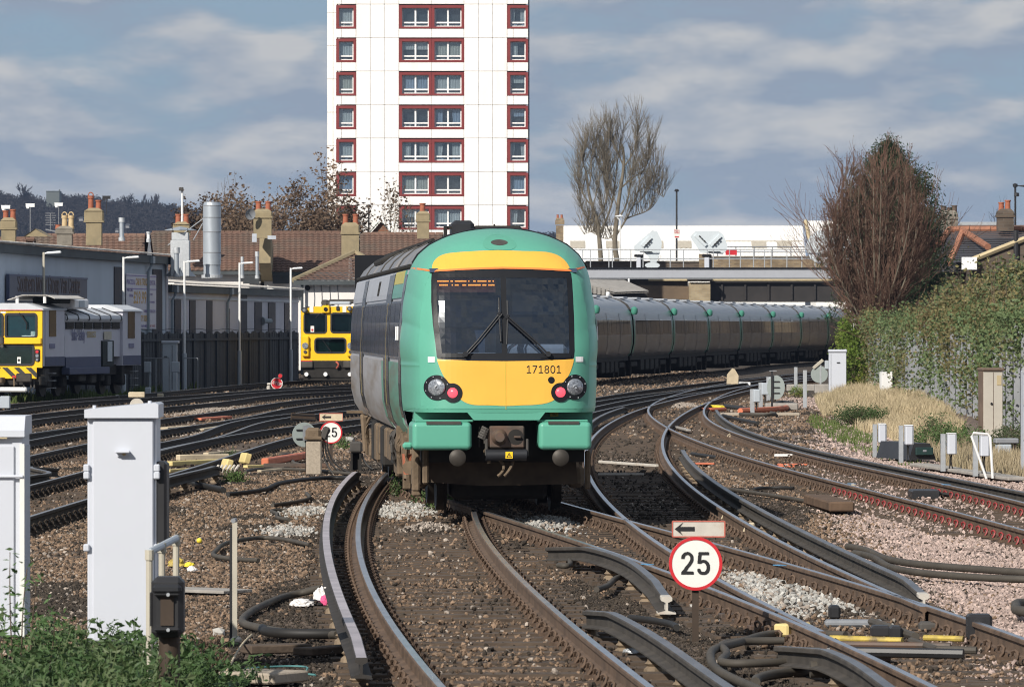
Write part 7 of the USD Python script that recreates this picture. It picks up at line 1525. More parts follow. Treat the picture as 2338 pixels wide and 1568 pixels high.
def bush(name, label, c, R, n, size, m, seed, stem=True, up=0.5, asp=0.45, flat=1.0):
    r = rng(seed); t = Thing(name, label, 'shrub', c); k = n // 14; d = r.normal(size=(k, 3)); d /= np.linalg.norm(d, axis=1, keepdims=True); q = d * (r.random((k, 1)) ** 0.45) * np.array(R); q[:, 2] = np.abs(q[:, 2] + R[2] * 0.9) * flat
    pos = (q[:, None] + r.normal(size=(k, 14, 3)) * size * 1.1).reshape(-1, 3); pos[:, 2] = np.maximum(pos[:, 2], 0.0)
    if stem: t.part('stems', join(*[tube([(0.2 * R[0] * r.normal(), 0.2 * R[1] * r.normal(), 0), tuple(q[i] * [0.6, 0.6, 0.5]), tuple(q[i])], [0.012, 0.009, 0.004], 3, cap=False) for i in range(0, k, max(1, k // 60))]), 'bark_brown')
    t.part('leaves', leaves(pos, size * (0.6 + 0.8 * r.random(len(pos))), r, up, asp), m, kind='stuff'); return t
bush('leafy_shrub', 'yellow green shrub at the far end of the ivy fence behind the tall white cabinet', (X(1950, 222), 222, -0.1), (0.75, 1.0, 1.7), 9000, 0.11, 'leaf_bright', 41)
bush('leafy_shrub', 'low green bush on the verge behind the leftmost small post box', (X(1965, 140), 140, -0.1), (0.75, 1.6, 0.30), 3200, 0.06, 'leaf_weed', 42, flat=0.8)
bush('leafy_shrub', 'green weeds between the third post box and the beige cabinet', (X(2170, 110), 110, -0.1), (0.9, 1.8, 0.26), 4200, 0.055, 'leaf_weed', 43)
bush('leafy_shrub', 'green weeds at the foot of the white cabinet on the right edge', (X(2320, 105), 105, -0.1), (0.5, 1.6, 0.34), 3500, 0.05, 'leaf_ivy', 44)
bush('leafy_shrub', 'thin dark sprig standing in the dry grass left of the beige cabinet', (X(2135, 116), 116, -0.1), (0.45, 0.8, 0.42), 1000, 0.05, 'leaf_ivy', 45)
def grass_patch(name, label, cat, n, poly_px, h, m, seed, z=-0.1, wid=0.010, lean=0.35):
    r = rng(seed); pg = sg.Polygon([tuple(G(x, y, z)[:2]) for x, y in poly_px]); x0, y0, x1, y1 = pg.bounds
    x, y = x0 + (x1 - x0) * r.random(n * 4), y0 + (y1 - y0) * r.random(n * 4); ok = shapely.contains_xy(pg, x, y) & (meshkit.fbm(np.stack([x * 1.3, y * 0.6, 0 * x], -1), 3, seed) > 0.33); x, y = x[ok][:n], y[ok][:n]; n = len(x)
    H = h * (0.5 + 0.8 * r.random(n)) * (0.55 + 0.9 * meshkit.noise(np.stack([x * 0.8, y * 0.35, 0 * x], -1), seed)); a = r.random(n) * 2 * PI; w = wid * (0.6 + r.random(n)); ln_ = lean * H * r.random(n)
    b = r.random(n) * 2 * PI; z0 = ground_z(x, y) - 0.02
    base = np.stack([x, y, z0], 1); s = np.stack([np.cos(a), np.sin(a), 0 * a], 1) * w[:, None]; tip = base + np.stack([np.cos(b) * ln_, np.sin(b) * ln_, H], 1); mid = base + np.stack([np.cos(b) * ln_ * 0.3, np.sin(b) * ln_ * 0.3, H * 0.6], 1)
    v = np.stack([base - s, base + s, mid + s * 0.7, mid - s * 0.7, tip], 1).reshape(-1, 3); k = np.arange(n)[:, None] * 5
    return single(name, label, cat, (v, np.vstack([k + [0, 1, 2], k + [0, 2, 3], k + [3, 2, 4]])), m, kind='stuff')
grass_patch('grass', 'dry straw coloured grass on the verge below the ivy fence', 'grass', 52000, [(1862, 912), (1910, 897), (2000, 895), (2080, 905), (2150, 935), (2200, 985), (2190, 1012), (2120, 1000), (2060, 1012), (2020, 985), (1960, 975), (1900, 940), (1880, 945)], 0.34, 'grass_dry', 51, wid=0.008, lean=0.7)
grass_patch('grass', 'sparse straw coloured grass along the foot of the fence at right', 'grass', 9000, [(2140, 1000), (2338, 1045), (2338, 1085), (2200, 1070), (2110, 1030)], 0.30, 'grass_dry', 52)
grass_patch('grass', 'green grass tufts on the stony edge of the verge', 'grass', 2000, [(1850, 940), (1990, 985), (2120, 1050), (2060, 1050), (1950, 1020), (1840, 960)], 0.14, 'grass_green', 53)
grass_patch('grass', 'green fringe along the bottom of the dark fence', 'grass', 7000, [(0, 905), (140, 898), (280, 888), (470, 872), (670, 860), (670, 864), (470, 880), (280, 897), (140, 907), (0, 916)], 0.30, 'grass_green', 54, wid=0.02)
def weed(label, px, py, R, seed, n=260, h=None, m='leaf_weed', size=0.05):
    c = G(px, py, -0.18); return bush('weed', label, c, (R, R, h or R * 0.9), n, size, m, seed, up=0.8)
weed('taller green weed at the rail crossing in front of the train', 1003, 1167, 0.15, 61, 900, 0.17); weed('green weed left of the first, between the rails', 918, 1132, 0.14, 62, 700, 0.15); weed('small green weed by the nearest rail foot under the train', 960, 1150, 0.06, 63); 
weed('flat green tuft left of the pale topped conductor rail', 535, 1098, 0.18, 64, 700, 0.05); weed('green tuft at the concrete post with the signs', 785, 1022, 0.12, 65, 300, 0.08); weed('green tuft beside the hoses on the left', 520, 1048, 0.16, 66, 300, 0.06); weed('pale weed at the bare right post near the points', 1822, 905, 0.35, 67, 700, 0.25, 'leaf_bright')
def corner_plants():
    r = rng(71); c = G(160, 1640, -0.3); t = Thing('leafy_plants', 'thick low leafy plants in the near left corner below the white cabinets', 'plants', (-2.9, 33.5, -0.25)); st = MB(); pos = []
    for k in range(760):
        x = -3.35 + 1.35 * r.random(); y = 31.5 + 8.5 * r.random() ** 1.2; edge = np.interp(x, [-3.4, -2.6, -2.15, -1.95], [0.70, 0.52, 0.44, 0.10]); h = edge * (0.35 + 0.75 * r.random() ** 1.3) * np.interp(y, [31, 36, 40], [1.05, 1.0, 0.75])
        if r.random() < 0.05: h *= 1.25
        b0 = np.array([x, y, -0.22]); tip = b0 + [0.12 * r.normal(), 0.2 * r.normal(), h]; S = spline([b0, (b0 + tip) / 2 + 0.03 * r.normal(size=3), tip], 7); st.add(tube(S, np.linspace(0.006, 0.003, 7), 3, cap=False))
        for i in range(1, 7):
            m = 5; pos.append(S[i] + r.normal(size=(m, 3)) * [0.035, 0.035, 0.02])
    pos = np.vstack(pos); pos[:, 2] = np.maximum(pos[:, 2], -0.2)
    t.world('stems', st, 'leaf_front', kind='stuff'); t.world('leaves', leaves(pos, 0.062 * (0.6 + 0.8 * r.random(len(pos))), r, 0.4, 0.42), 'leaf_front', kind='stuff')
corner_plants()
def tall_sprig():
    r = rng(72); t = Thing('tall_weed', 'leggy green weed in front of the left white cabinet', 'plant', (X(60, 35.5), 35.5, -0.22)); st = MB(); pos = []
    for k, (dx, h) in enumerate(((0.0, 1.05), (0.08, 1.0), (-0.12, 1.15), (0.2, 0.75), (-0.2, 0.8))):
        S = spline([(dx * 0.4, 0, 0), (dx * 0.7 + 0.03 * r.normal(), 0.1 * r.normal(), h * 0.5), (dx, 0.1 * r.normal(), h)], 10); st.add(tube(S, np.linspace(0.007, 0.003, 10), 4))
        for i in range(3, 10): pos.append(S[i] + r.normal(size=(7, 3)) * [0.05, 0.05, 0.03])
    t.part('stems', st, 'bark_brown'); t.part('leaves', leaves(np.vstack(pos), 0.06, r, 0.3, 0.35), 'leaf_front', kind='stuff')
tall_sprig()
bush('dead_plant', 'brown dead fern like plant right of the dark signal lamp', (X(480, 40), 40, -0.22), (0.13, 0.2, 0.19), 2200, 0.022, 'leaf_dead', 73)
bush('dead_plant', 'small green leaved weed at the foot of the dark signal lamp', (X(450, 37), 37, -0.22), (0.12, 0.3, 0.11), 700, 0.04, 'leaf_weed', 74)
def leaf_tree(label, px, d, top, spread_px, seed, m_leaf='leaf_dead', nleaf=9, lean=0.0, base=0.0, maxlev=4, bark='bark_brown', lsz=0.20, minr=0.020):
    r = rng(seed); H = Z(top, d); t = Thing('broadleaf_tree', label, 'tree', (X(px, d), d, 0)); out, tips = [], []
    grow(r, (0, 0, 0), (lean, 0.05, 1), H * 0.36, 0.26, 0, maxlev, 0.70, out, tips, (3, 4), 0.68, 0.02, 0.15, 4, 6, minr)
    v = np.vstack([o[0] for o in out]); mx = np.percentile(np.abs(v[:, 0]), 99); sz = H / v[:, 2].max(); sx = spread_px * d / F / 2 / mx
    sq = lambda a: np.asarray(a) * [sx, sx, sz]
    t.part('trunk', (sq(out[0][0]), out[0][1]), bark, smooth=40); t.part('branches', join(*[(sq(o[0]), o[1]) for o in out[1:]]), bark, kind='stuff')
    if nleaf:
        tp = sq(np.array(tips)); keep = meshkit.noise(tp * 0.35, seed) > 0.34; tp = tp[keep]; pos = (tp[:, None] + r.normal(size=(len(tp), nleaf, 3)) * 0.28).reshape(-1, 3); t.part('withered_leaves', leaves(pos, lsz * (0.6 + 0.8 * r.random(len(pos))), r, -0.2, 0.7), m_leaf, kind='stuff')
    return t
leaf_tree('tall thin tree with sparse brown leaves left of the tower', 690, 330, 346, 260, 81, nleaf=8)
leaf_tree('leaning tree with brown leaves right of the thick silver pipe', 520, 335, 388, 200, 82, nleaf=7)
leaf_tree('low brown scrubby tree behind the rendered chimney', 640, 325, 455, 190, 83, nleaf=8)
leaf_tree('brown scrubby tree at the left foot of the tower', 735, 322, 455, 170, 84, nleaf=8)
leaf_tree('broad brown leaved tree crown behind the largest gap of the terrace roofs', 600, 328, 402, 200, 91, nleaf=9)
leaf_tree('scrubby brown tree between the silver pipe and the white pole', 470, 338, 440, 150, 92, nleaf=9)
leaf_tree('brown leaved tree overlapping the lower left corner of the tower', 770, 330, 425, 150, 93, nleaf=6)
leaf_tree('pale bare tree with seed heads before the lower tower windows', 885, 345, 400, 150, 85, 'leaf_dead', 2, bark='bark_grey')
leaf_tree('small bare tree near the chimney at the tower foot', 955, 345, 440, 90, 86, nleaf=0, bark='bark_grey')
leaf_tree('dark bare tree behind the right hand chimneys', 2260, 420, 445, 190, 87, nleaf=0, bark='hill_twig')
leaf_tree('small bare shrub before the white industrial building', 1500, 470, 560, 70, 88, nleaf=0, bark='bark_brown')
# ---------------------------------------------------------------- far hill with woods
HDST = 2600.0
def hill():
    px = np.array([-500, -200, 0, 60, 150, 260, 330, 420, 470, 560, 700, 900, 1200, 1280, 1700, 2400, 2900]); py = np.array([465, 465, 466, 478, 476, 486, 492, 502, 514, 535, 548, 552, 550, 548, 600, 620, 640])
    us = np.linspace(-500, 2900, 120); tops = np.interp(us, px, py); b = []
    for k, (f, d) in enumerate(((0.0, 1700.0), (0.45, 2000.0), (0.85, 2400.0), (1.0, HDST), (0.7, 3100.0))):
        x = (us - CX) / F * d; z = (EYE - (tops - HY) / F * d) * f - 0.5 * (1 - f); z = np.maximum(z, -2) + 1.5 * (meshkit.noise(np.stack([x * 0.02, 0 * x + d, 0 * x], -1), 2) - 0.5) * f
        b.append(np.stack([x, np.full_like(x, d), z], 1))
    v = np.vstack(b); n, m = 5, len(us); i, j = np.meshgrid(np.arange(n - 1), np.arange(m - 1), indexing='ij')
    struct('hill', (v, np.stack([i * m + j, i * m + j + 1, (i + 1) * m + j + 1, (i + 1) * m + j], -1).reshape(-1, 4)), 'hill_wood', smooth=True, label='far wooded hillside on the left horizon')
    r = rng(91); pro = []
    for s in range(4):
        rr = rng(200 + s); k = 170; q = rr.normal(size=(k, 3)); q /= np.linalg.norm(q, axis=1, keepdims=True); q *= rr.random((k, 1)) ** 0.4 * [3.4, 3.4, 4.0]; q[:, 2] += 6.5
        tr = tube([(0, 0, 0), (0.2, 0, 5), (0, 0, 9)], [0.3, 0.22, 0.05], 4); pro.append((join(tr, leaves(q, 0.9 + 0.9 * rr.random(k), rr, 0.6, 0.45), *[tube([(0, 0, 4 + rr.random() * 2), tuple(q[a])], [0.1, 0.03], 3) for a in range(0, k, 7)]), 'hill_twig', False))
    n = 5200; pxs = -60 + 700 * r.random(n); d = 1710 + (HDST - 1700) * r.random(n) ** 0.7; tp = np.interp(pxs, px, py); f = np.interp(d, [1700, 2000, 2400, 2600], [0, 0.45, 0.85, 1.0]); x = (pxs - CX) / F * d; z = (EYE - (tp - HY) / F * d) * f - 1
    n2 = 160; p2 = 1150 + 130 * r.random(n2); d2 = 2400 + 150 * r.random(n2); x2 = (p2 - CX) / F * d2; z2 = (EYE - (np.interp(p2, px, py) - HY) / F * d2) * 0.9 - 1
    x, d, z = np.concatenate([x, x2]), np.concatenate([d, d2]), np.concatenate([z, z2]); n += n2
    a = r.random(n) * 2 * PI; quat = np.stack([np.cos(a / 2), 0 * a, 0 * a, np.sin(a / 2)], 1)
    instancer('hill_wood', 'dark leafless woodland covering the far hillside', pro, r.integers(0, 4, n), np.stack([x, d, z], 1), quat, 0.4 + 0.5 * r.random(n))
    for k, (tpx, ttop, w, lab) in enumerate(((58, 417, 30, 'tallest single tree on the far hill skyline at left'), (330, 443, 24, 'left of two bare poplar like trees on the far skyline'), (353, 442, 22, 'right of two bare poplar like trees on the far skyline'), (290, 441, 26, 'bare round headed tree on the far skyline right of the big chimney'), (200, 446, 34, 'spreading bare tree on the far skyline above the cream pots'))):
        dd = 2570; zb = (EYE - (np.interp(tpx, px, py) - HY) / F * dd) - 3; rr = rng(300 + k); out, tips = [], []; H = Z(ttop, dd) - zb
        grow(rr, (0, 0, 0), (0, 0, 1), H * 0.4, 0.45, 0, 3, 0.45, out, tips, (3, 5), 0.62, 0.3, 0.08, 3, 4, 0.11); vv = np.vstack([o[0] for o in out]); sx, sz = w * dd / F / 2 / np.percentile(np.abs(vv[:, 0]), 98), H / vv[:, 2].max()
        t = Thing('skyline_tree', lab, 'tree', (X(tpx, dd), dd, zb)); t.part('trunk', (out[0][0] * [sx, sx, sz], out[0][1]), 'hill_twig'); t.part('branches', join(*[(o[0] * [sx, sx, sz], o[1]) for o in out[1:]]), 'hill_twig', kind='stuff')
    d = 2480.0; u = d / F
    t = Thing('hilltop_block', 'flat topped grey green building block on the far hilltop', 'building', (X(123, d), d, Z(480, d))); t.part('walls', box((0, 0, 24 * u), (30 * u, 12, 36 * u)), 'hill_block'); t.part('roof_edge', box((0, 0, 42.5 * u), (31 * u, 12.4, 1.6 * u)), 'hill_block'); t.part('mast', box((13 * u, 0, 45 * u), (2 * u, 2, 5 * u)), 'hill_block')
    for k, (hx, hy, w, lab) in enumerate(((150, 500, 12, 'grey roofed house half way up the far hill'), (186, 499, 9, 'pale gabled house on the far hill left of the big chimney'), (292, 515, 8, 'pale house low on the far hill left of the pole'), (536, 513, 9, 'white gabled house low on the far hill behind the mast'), (268, 525, 7, 'small pale house below the others on the far hill'))):
        d = 2050.0; u = d / F; t = Thing('far_house', lab, 'house', (X(hx, d), d, Z(hy + 6, d))); t.part('walls', box((0, 0, 3 * u), (w * u, 6, 6 * u)), 'hill_house'); a = w * u / 2 + 0.3; t.part('roof', (np.array([[-a, -3.2, 6 * u], [a, -3.2, 6 * u], [a, 3.2, 6 * u], [-a, 3.2, 6 * u], [-a * 0.6, 0, 10 * u], [a * 0.6, 0, 10 * u]]), np.array([[0, 1, 5, 4], [2, 3, 4, 5], [1, 2, 5, 5], [3, 0, 4, 4]])), 'slate')
mat('hill_block', (0.10, 0.115, 0.11), rough=0.9); mat('hill_house', (0.22, 0.22, 0.23), rough=0.9)
hill()
# ---------------------------------------------------------------- yellow fronted track machines
def rrect(x0, z0, x1, z1, r=0.08): return sg.box(x0 + r, z0 + r, x1 - r, z1 - r).buffer(r)
def face(t, poly, y, m, name, th=0.02, **k): return t.part(name, upright(extrude(poly, th), y), m, **k)
fd_ = 186.0; u = fd_ / F
c0 = np.array([X(98, fd_), fd_, 0.0]); hdg = math.atan2(2.35, 10.0)
lm = Thing('track_machine', 'white and yellow track maintenance machine with black chevrons at the left edge', 'rail vehicle', c0, -hdg)
zz = lambda py: Z(py, fd_)
Wd, Ln = 2.75, 11.5
zt, zb = zz(708), zz(836)
body = lm.part('cab_body', box((-Wd / 2, 1.15, (zt + zb) / 2), (Wd, 2.3, zt - zb)), 'loco_white')
px2 = lambda px: (px - 98) * u
win1 = rrect(px2(12), zz(769), px2(83), zz(718)); win2 = rrect(px2(-70), zz(769), px2(2), zz(718)); win3 = rrect(px2(-80), zz(831), px2(76), zz(789))
front = sg.box(-Wd, zz(839), 0, zt).difference(win1).difference(win2).difference(win3)
fp_ = face(lm, front, -0.02, 'loco_yellow', 'front_panel', 0.06)
for wn_, wp, back in (('windscreen', win1, 'interior_teal'), ('windscreen', win2, 'interior_teal'), ('lower_window', win3, 'interior_green')):
    w = face(fp_, wp, -0.03, 'cab_glass', wn_, 0.01); face(w, wp.buffer(0.06).difference(wp.buffer(-0.02)), -0.085, 'rubber_black', 'window_seal', 0.02)
    cxw = wp.centroid; w.part('cab_inside', box((cxw.x, 0.0, cxw.y), (wp.bounds[2] - wp.bounds[0] + 0.02, 0.02, wp.bounds[3] - wp.bounds[1] + 0.02)), back)
lm.part('cab_ledge', cbox((-Wd / 2, -0.10, (zz(771) + zz(786)) / 2), (Wd, 0.2, zz(771) - zz(786)), 0.03), 'loco_yellow')
lm.part('window_papers', join(box((px2(76), -0.035, zz(763)), (0.18, 0.01, 0.2)), box((px2(60), -0.035, zz(767)), (0.35, 0.01, 0.04))), 'sticker_white')
lm.part('tail_lamp_bracket', join(box((px2(42), -0.05, zz(824)), (0.13, 0.03, 0.27))), 'sign_white').part('lamp_glass', cyl((px2(42), -0.066, zz(822)), (px2(42), -0.075, zz(822)), 0.045, n=10), 'sign_black')
lm.part('wiper', tube([(px2(44), -0.10, zz(714)), (px2(62), -0.11, zz(738)), (px2(61), -0.10, zz(752))], 0.025, 5), 'rubber_black')
lc_ = lm.part('lamp_cluster', cbox((px2(87), -0.06, zz(811)), (0.18, 0.14, 0.42), 0.03), 'dark_steel')
for z, m, rr_ in ((803, 'sign_red', 0.055), (812, 'lamp_lens', 0.06), (821, 'lamp_lens', 0.045)): lc_.part('lamp', cyl((px2(87), -0.12, zz(z)), (px2(87), -0.15, zz(z)), rr_, n=12), m)
lm.part('horn', join(cyl((px2(4), -0.2, zz(785)), (px2(4), -0.2, zz(770)), 0.08, n=10), cyl((px2(5), -0.22, zz(790)), (px2(5), -0.26, zz(790)), 0.06, n=10)), 'under_grey')
lm.part('top_marker', box((px2(5), -0.06, zz(713)), (0.18, 0.08, 0.05)), 'sticker_white')
ch = sg.box(-Wd, zz(864), px2(86), zz(839)); base = face(lm, ch, -0.10, 'loco_yellow', 'chevron_plate', 0.04); st_ = []
cx0 = px2(2)
for k in range(-5, 6):
    if k >= 0: q = [(cx0 + 0.02 + k * 0.42, zz(839)), (cx0 + 0.22 + k * 0.42, zz(839)), (cx0 + 0.62 + k * 0.42, zz(864)), (cx0 + 0.42 + k * 0.42, zz(864))]
    else: q = [(cx0 - 0.02 - (-1 - k) * 0.42, zz(839)), (cx0 - 0.22 - (-1 - k) * 0.42, zz(839)), (cx0 - 0.62 - (-1 - k) * 0.42, zz(864)), (cx0 - 0.42 - (-1 - k) * 0.42, zz(864))]
    g = sg.Polygon(q).buffer(0).intersection(ch)
    if g.area > 1e-4: st_.append(g)
base.part('black_chevrons', join(*[upright(extrude(g, 0.012), -0.142) for g in st_]), 'chevron_black')
lm.part('buffer', join(cbox((px2(62), -0.42, zz(862)), (0.56, 0.08, 0.30), 0.07), cyl((px2(62), -0.4, zz(862)), (px2(62), 0.2, zz(862)), 0.1, n=10)), 'buffer_steel')
lm.part('buffer', join(cbox((px2(-50), -0.42, zz(862)), (0.56, 0.08, 0.30), 0.07), cyl((px2(-50), -0.4, zz(862)), (px2(-50), 0.2, zz(862)), 0.1, n=10)), 'buffer_steel')
lm.part('coupling_hook', join(cbox((px2(7), -0.3, zz(868)), (0.12, 0.4, 0.2), 0.03), tube([(px2(34), -0.25, zz(860)), (px2(36), -0.3, zz(880)), (px2(30), -0.25, zz(888))], 0.03, 5)), 'under_brown')
lm.part('red_tap', cbox((px2(35), -0.22, zz(861)), (0.18, 0.08, 0.1), 0.03), 'sign_red')
lm.part('front_beam', cbox((-Wd / 2, 0.3, zz(870)), (Wd - 0.1, 0.7, 0.30), 0.03), 'under_dark')
lm.part('white_front_rail', join(cbox((px2(20), -0.25, zz(889)), (1.35, 0.16, 0.16), 0.04), cbox((px2(-40), -0.25, zz(889)), (0.9, 0.16, 0.16), 0.04)), 'white_paint')
lm.part('brake_pipes', join(*[tube([(px2(q), -0.2, zz(866)), (px2(q + 4), -0.28, zz(885)), (px2(q - 2), -0.2, zz(895))], 0.03, 5) for q in (55, 72, 80)]), 'under_grey')
lm.part('cab_side', box((0.012, 1.25, (zt + zb) / 2), (0.03, 2.1, zt - zb)), 'loco_white').part('side_window', box((0.035, 0.95, zz(738)), (0.02, 0.75, 0.9)), 'emu_glass')
lm.part('cab_side_blue', box((0.018, 1.25, zz(825)), (0.036, 2.1, zz(815) - zz(836))), 'loco_blue')
y0, y1 = 2.5, 9.1
hz = lambda py: Z(py, fd_ + 5)
eng = lm.part('engine_housing', join(box((-1.35, (y0 + y1) / 2, (hz(735) + hz(815)) / 2), (2.5, y1 - y0, hz(735) - hz(815)))), 'loco_white')
eng.part('housing_side', box((-0.085, y0 + 2.1, (hz(765) + hz(815)) / 2), (0.05, 4.0, hz(765) - hz(815))), 'loco_white')
eng.part('blue_band', box((-0.07, y0 + 2.1, (hz(814) + hz(838)) / 2), (0.10, 4.0, hz(814) - hz(838))), 'loco_blue')
eng.part('step_beam', cbox((0.0, y0 + 2.3, hz(846)), (0.3, 4.6, 0.24), 0.02), 'loco_blue')
eng.part('dark_bay', box((-0.07, y0 + 5.0, (hz(778) + hz(836)) / 2), (0.08, 1.3, hz(778) - hz(836))), 'interior_dark'); eng.part('bay_panel', box((-0.02, y0 + 5.1, (hz(780) + hz(826)) / 2), (0.05, 0.5, hz(780) - hz(826))), 'cabinet_grey')
for k in range(6):
    yk_ = y0 + 0.25 + k * 1.06; g = eng.part('louvre_opening', box((-0.088, yk_ + 0.45, hz(743)), (0.03, 0.88, hz(735) - hz(751))), 'interior_dark')
    for j in range(4): g.part('louvre', box((-0.07, yk_ + 0.45, hz(737.5 + j * 3.6)), (0.05, 0.86, 0.04), ry=0.5), 'under_grey')
eng.part('air_duct_roof', join((lambda v, f: (v, f))(*sweep([(0, y0, 0), (0, y1, 0)], [(-2.4, hz(735)), (-0.05, hz(735)), (0.03, hz(728)), (0.0, hz(720)), (-0.7, hz(703)), (-2.4, hz(703))]))), 'loco_roof')
for k in range(6): eng.part('roof_seam', tube([(0.01, y0 + 0.1 + k * 1.25, hz(732)), (0.045, y0 + 0.1 + k * 1.25, hz(728)), (0.01, y0 + 0.1 + k * 1.25, hz(719.5)), (-0.7, y0 + 0.1 + k * 1.25, hz(702.5))], 0.025, 4), 'dark_steel')
eng.part('lettering', (lambda m: (rot(m[0], PI / 2) + [-0.055, y0 + 1.6, hz(776)], m[1]))(upright(text('Infra-Safety', 0.36, 0.008, True, width=1.5), 0)), 'loco_letter')
eng.part('lettering', (lambda m: (rot(m[0], PI / 2) + [-0.055, y0 + 3.1, hz(770)], m[1]))(upright(text('SERVICES', 0.20, 0.008, True, width=1.0), 0)), 'verge_cream')
eng.part('maker_plate', box((-0.055, y0 + 5.0, hz(766)), (0.02, 0.85, 0.28)), 'cream_tube')
rc = lm.part('rear_cab', box((-1.37, 10.2, (hz(706) + hz(836)) / 2), (2.74, 2.2, hz(706) - hz(836))), 'loco_white'); rc.part('rear_window', box((0.01, 10.1, hz(740)), (0.02, 0.8, 1.0)), 'emu_glass'); rc.part('rear_blue', box((0.006, 10.2, hz(824)), (0.02, 2.1, hz(813) - hz(835))), 'loco_blue')
lm.part('number_plates', join(box((0.035, 0.9, zz(790)), (0.02, 0.6, 0.16)), box((0.012, 10.1, hz(790)), (0.02, 0.6, 0.16))), 'loco_letter')
roofp = [(-Wd - 0.05, zt), (0.06, zt), (0.02, zt + 0.06), (-0.55, zz(692)), (-Wd + 0.5, zz(692)), (-Wd, zt + 0.06)]
lm.part('cab_roof', sweep([(0, -0.1, 0), (0, 2.5, 0)], roofp), 'loco_roof'); lm.part('rear_roof', sweep([(0, 9.0, 0), (0, 11.4, 0)], [(x, z - 0.02) for x, z in roofp]), 'loco_roof')
lm.part('red_gutter_line', box((-Wd / 2, -0.105, zt + 0.0), (Wd, 0.02, 0.03)), 'sign_red_faded')
cp = lm.part('sun_canopy', sweep([(0, 0.2, 0), (0, 3.6, 0)], [(px2(q), zz(w)) for q, w in ((8, 684), (43, 673), (104, 673.5), (122, 681), (122, 682.5), (104, 675), (43, 674.5), (8, 685.5))]), 'roof_sheet')
for q in (30, 96): cp.part('canopy_post', cyl((px2(q), 0.3, zz(692)), (px2(q), 0.3, zz(676)), 0.06, n=6), 'white_paint')
cp.part('roof_machinery', cbox((px2(75), 2.0, zz(685)), (1.0, 1.2, 0.22), 0.04), 'interior_dark')
lm.part('air_conditioner', cbox((-0.45, 4.3, hz(694)), (0.9, 1.7, 0.36), 0.06), 'van_white').part('fan_end', box((0.01, 4.3, hz(694)), (0.02, 0.6, 0.24)), 'cabinet_grey')
lm.part('underframe', box((-1.35, 5.6, zz(848)), (2.2, 11, 0.35)), 'under_dark')
for y in (1.6, 3.3, 8.4, 10.1):
    ws_ = lm.part('wheelset', cyl((-2.2, y, 0.42), (-0.4, y, 0.42), 0.1, n=8), 'under_dark')
    for x in (-2.07, -0.6): ws_.part('wheel', cyl((x - 0.07, y, 0.42), (x + 0.07, y, 0.42), 0.43, n=22), 'wheel_steel')
    lm.part('axle_box', cbox((-0.38, y, 0.5), (0.2, 0.5, 0.4), 0.05), 'under_dark')
for y, w, h in ((0.6, 0.6, 0.5), (4.6, 0.8, 0.45), (5.9, 0.6, 0.6), (6.9, 0.5, 0.5), (9.3, 0.3, 0.7)): lm.part('equipment_box', cbox((-0.25, y, zz(858)), (0.4, w, h), 0.04), 'under_grey' if y < 6 else 'under_dark')
lm.part('steps', join(*[box((0.02, 0.9, z), (0.2, 0.4, 0.03)) for z in (0.3, 0.55, 0.8)], *[box((0.02, 10.4, z), (0.2, 0.4, 0.03)) for z in (0.3, 0.55, 0.8)]), 'galv_dull')
d2 = 238.0; u2 = d2 / F; z2 = lambda py: Z(py, d2); c1 = np.array([X(688, d2), d2, 0.0]); q2 = lambda px: (px - 688) * u2
ym = Thing('track_machine', 'yellow cabbed track machine half hidden by the left side of the green train', 'rail vehicle', c1, -0.12)
W2 = 2.75; zt2, zb2 = z2(704), z2(823)
wa, wb_, wc = rrect(q2(696), z2(759), q2(745), z2(717), 0.1), rrect(q2(758), z2(758), q2(806), z2(716), 0.1), rrect(q2(721), z2(804), q2(790), z2(773), 0.12)
fr2 = sg.Polygon([(0, zb2), (W2, zb2), (W2, zt2 - 0.1), (W2 - 0.5, zt2 + 0.08), (0.5, zt2 + 0.08), (0, zt2 - 0.1)]).difference(wa).difference(wb_).difference(wc)
f2 = face(ym, fr2, 0.0, 'loco_yellow', 'front_panel', 0.06)
ym.part('cab_body', box((W2 / 2, 5.0, (zt2 + zb2) / 2), (W2 - 0.02, 9.6, zt2 - zb2)), 'loco_yellow'); ym.part('cab_roof', box((W2 / 2, 5.0, zt2 + 0.02), (W2 - 0.4, 10, 0.12)), 'dark_steel')
for wp, nm in ((wa, 'windscreen'), (wb_, 'windscreen'), (wc, 'lower_window')):
    w = face(f2, wp, -0.02, 'cab_glass', nm, 0.01); face(w, wp.buffer(0.05).difference(wp.buffer(-0.02)), -0.065, 'rubber_black', 'window_seal', 0.02)
    b_ = wp.bounds; w.part('cab_inside', box(((b_[0] + b_[2]) / 2, 0.14, (b_[1] + b_[3]) / 2), (b_[2] - b_[0] + 0.1, 0.02, b_[3] - b_[1] + 0.1)), 'interior_dark' if nm == 'windscreen' else 'interior_green')
for px in (699, 803):
    l = ym.part('lamp_cluster', cbox((q2(px), -0.12, z2(788) - 0.05), (0.30, 0.22, 0.9), 0.04), 'loco_yellow'); l.part('headlamp', cyl((q2(px), -0.22, z2(789)), (q2(px), -0.28, z2(789)), 0.135, n=18), 'lamp_lens'); l.part('marker_lamp', cyl((q2(px), -0.22, z2(803)), (q2(px), -0.27, z2(803)), 0.075, n=14), 'under_grey')
for px, py, rr_ in ((697, 708, 0.12), (801, 705, 0.10)): ym.part('work_lamp', join(cyl((q2(px), -0.05, z2(py)), (q2(px), -0.3, z2(py)), rr_, n=12)), 'dark_steel').part('lamp_glass', cyl((q2(px), -0.30, z2(py)), (q2(px), -0.31, z2(py)), rr_ * 0.55, n=10), 'lamp_lens')
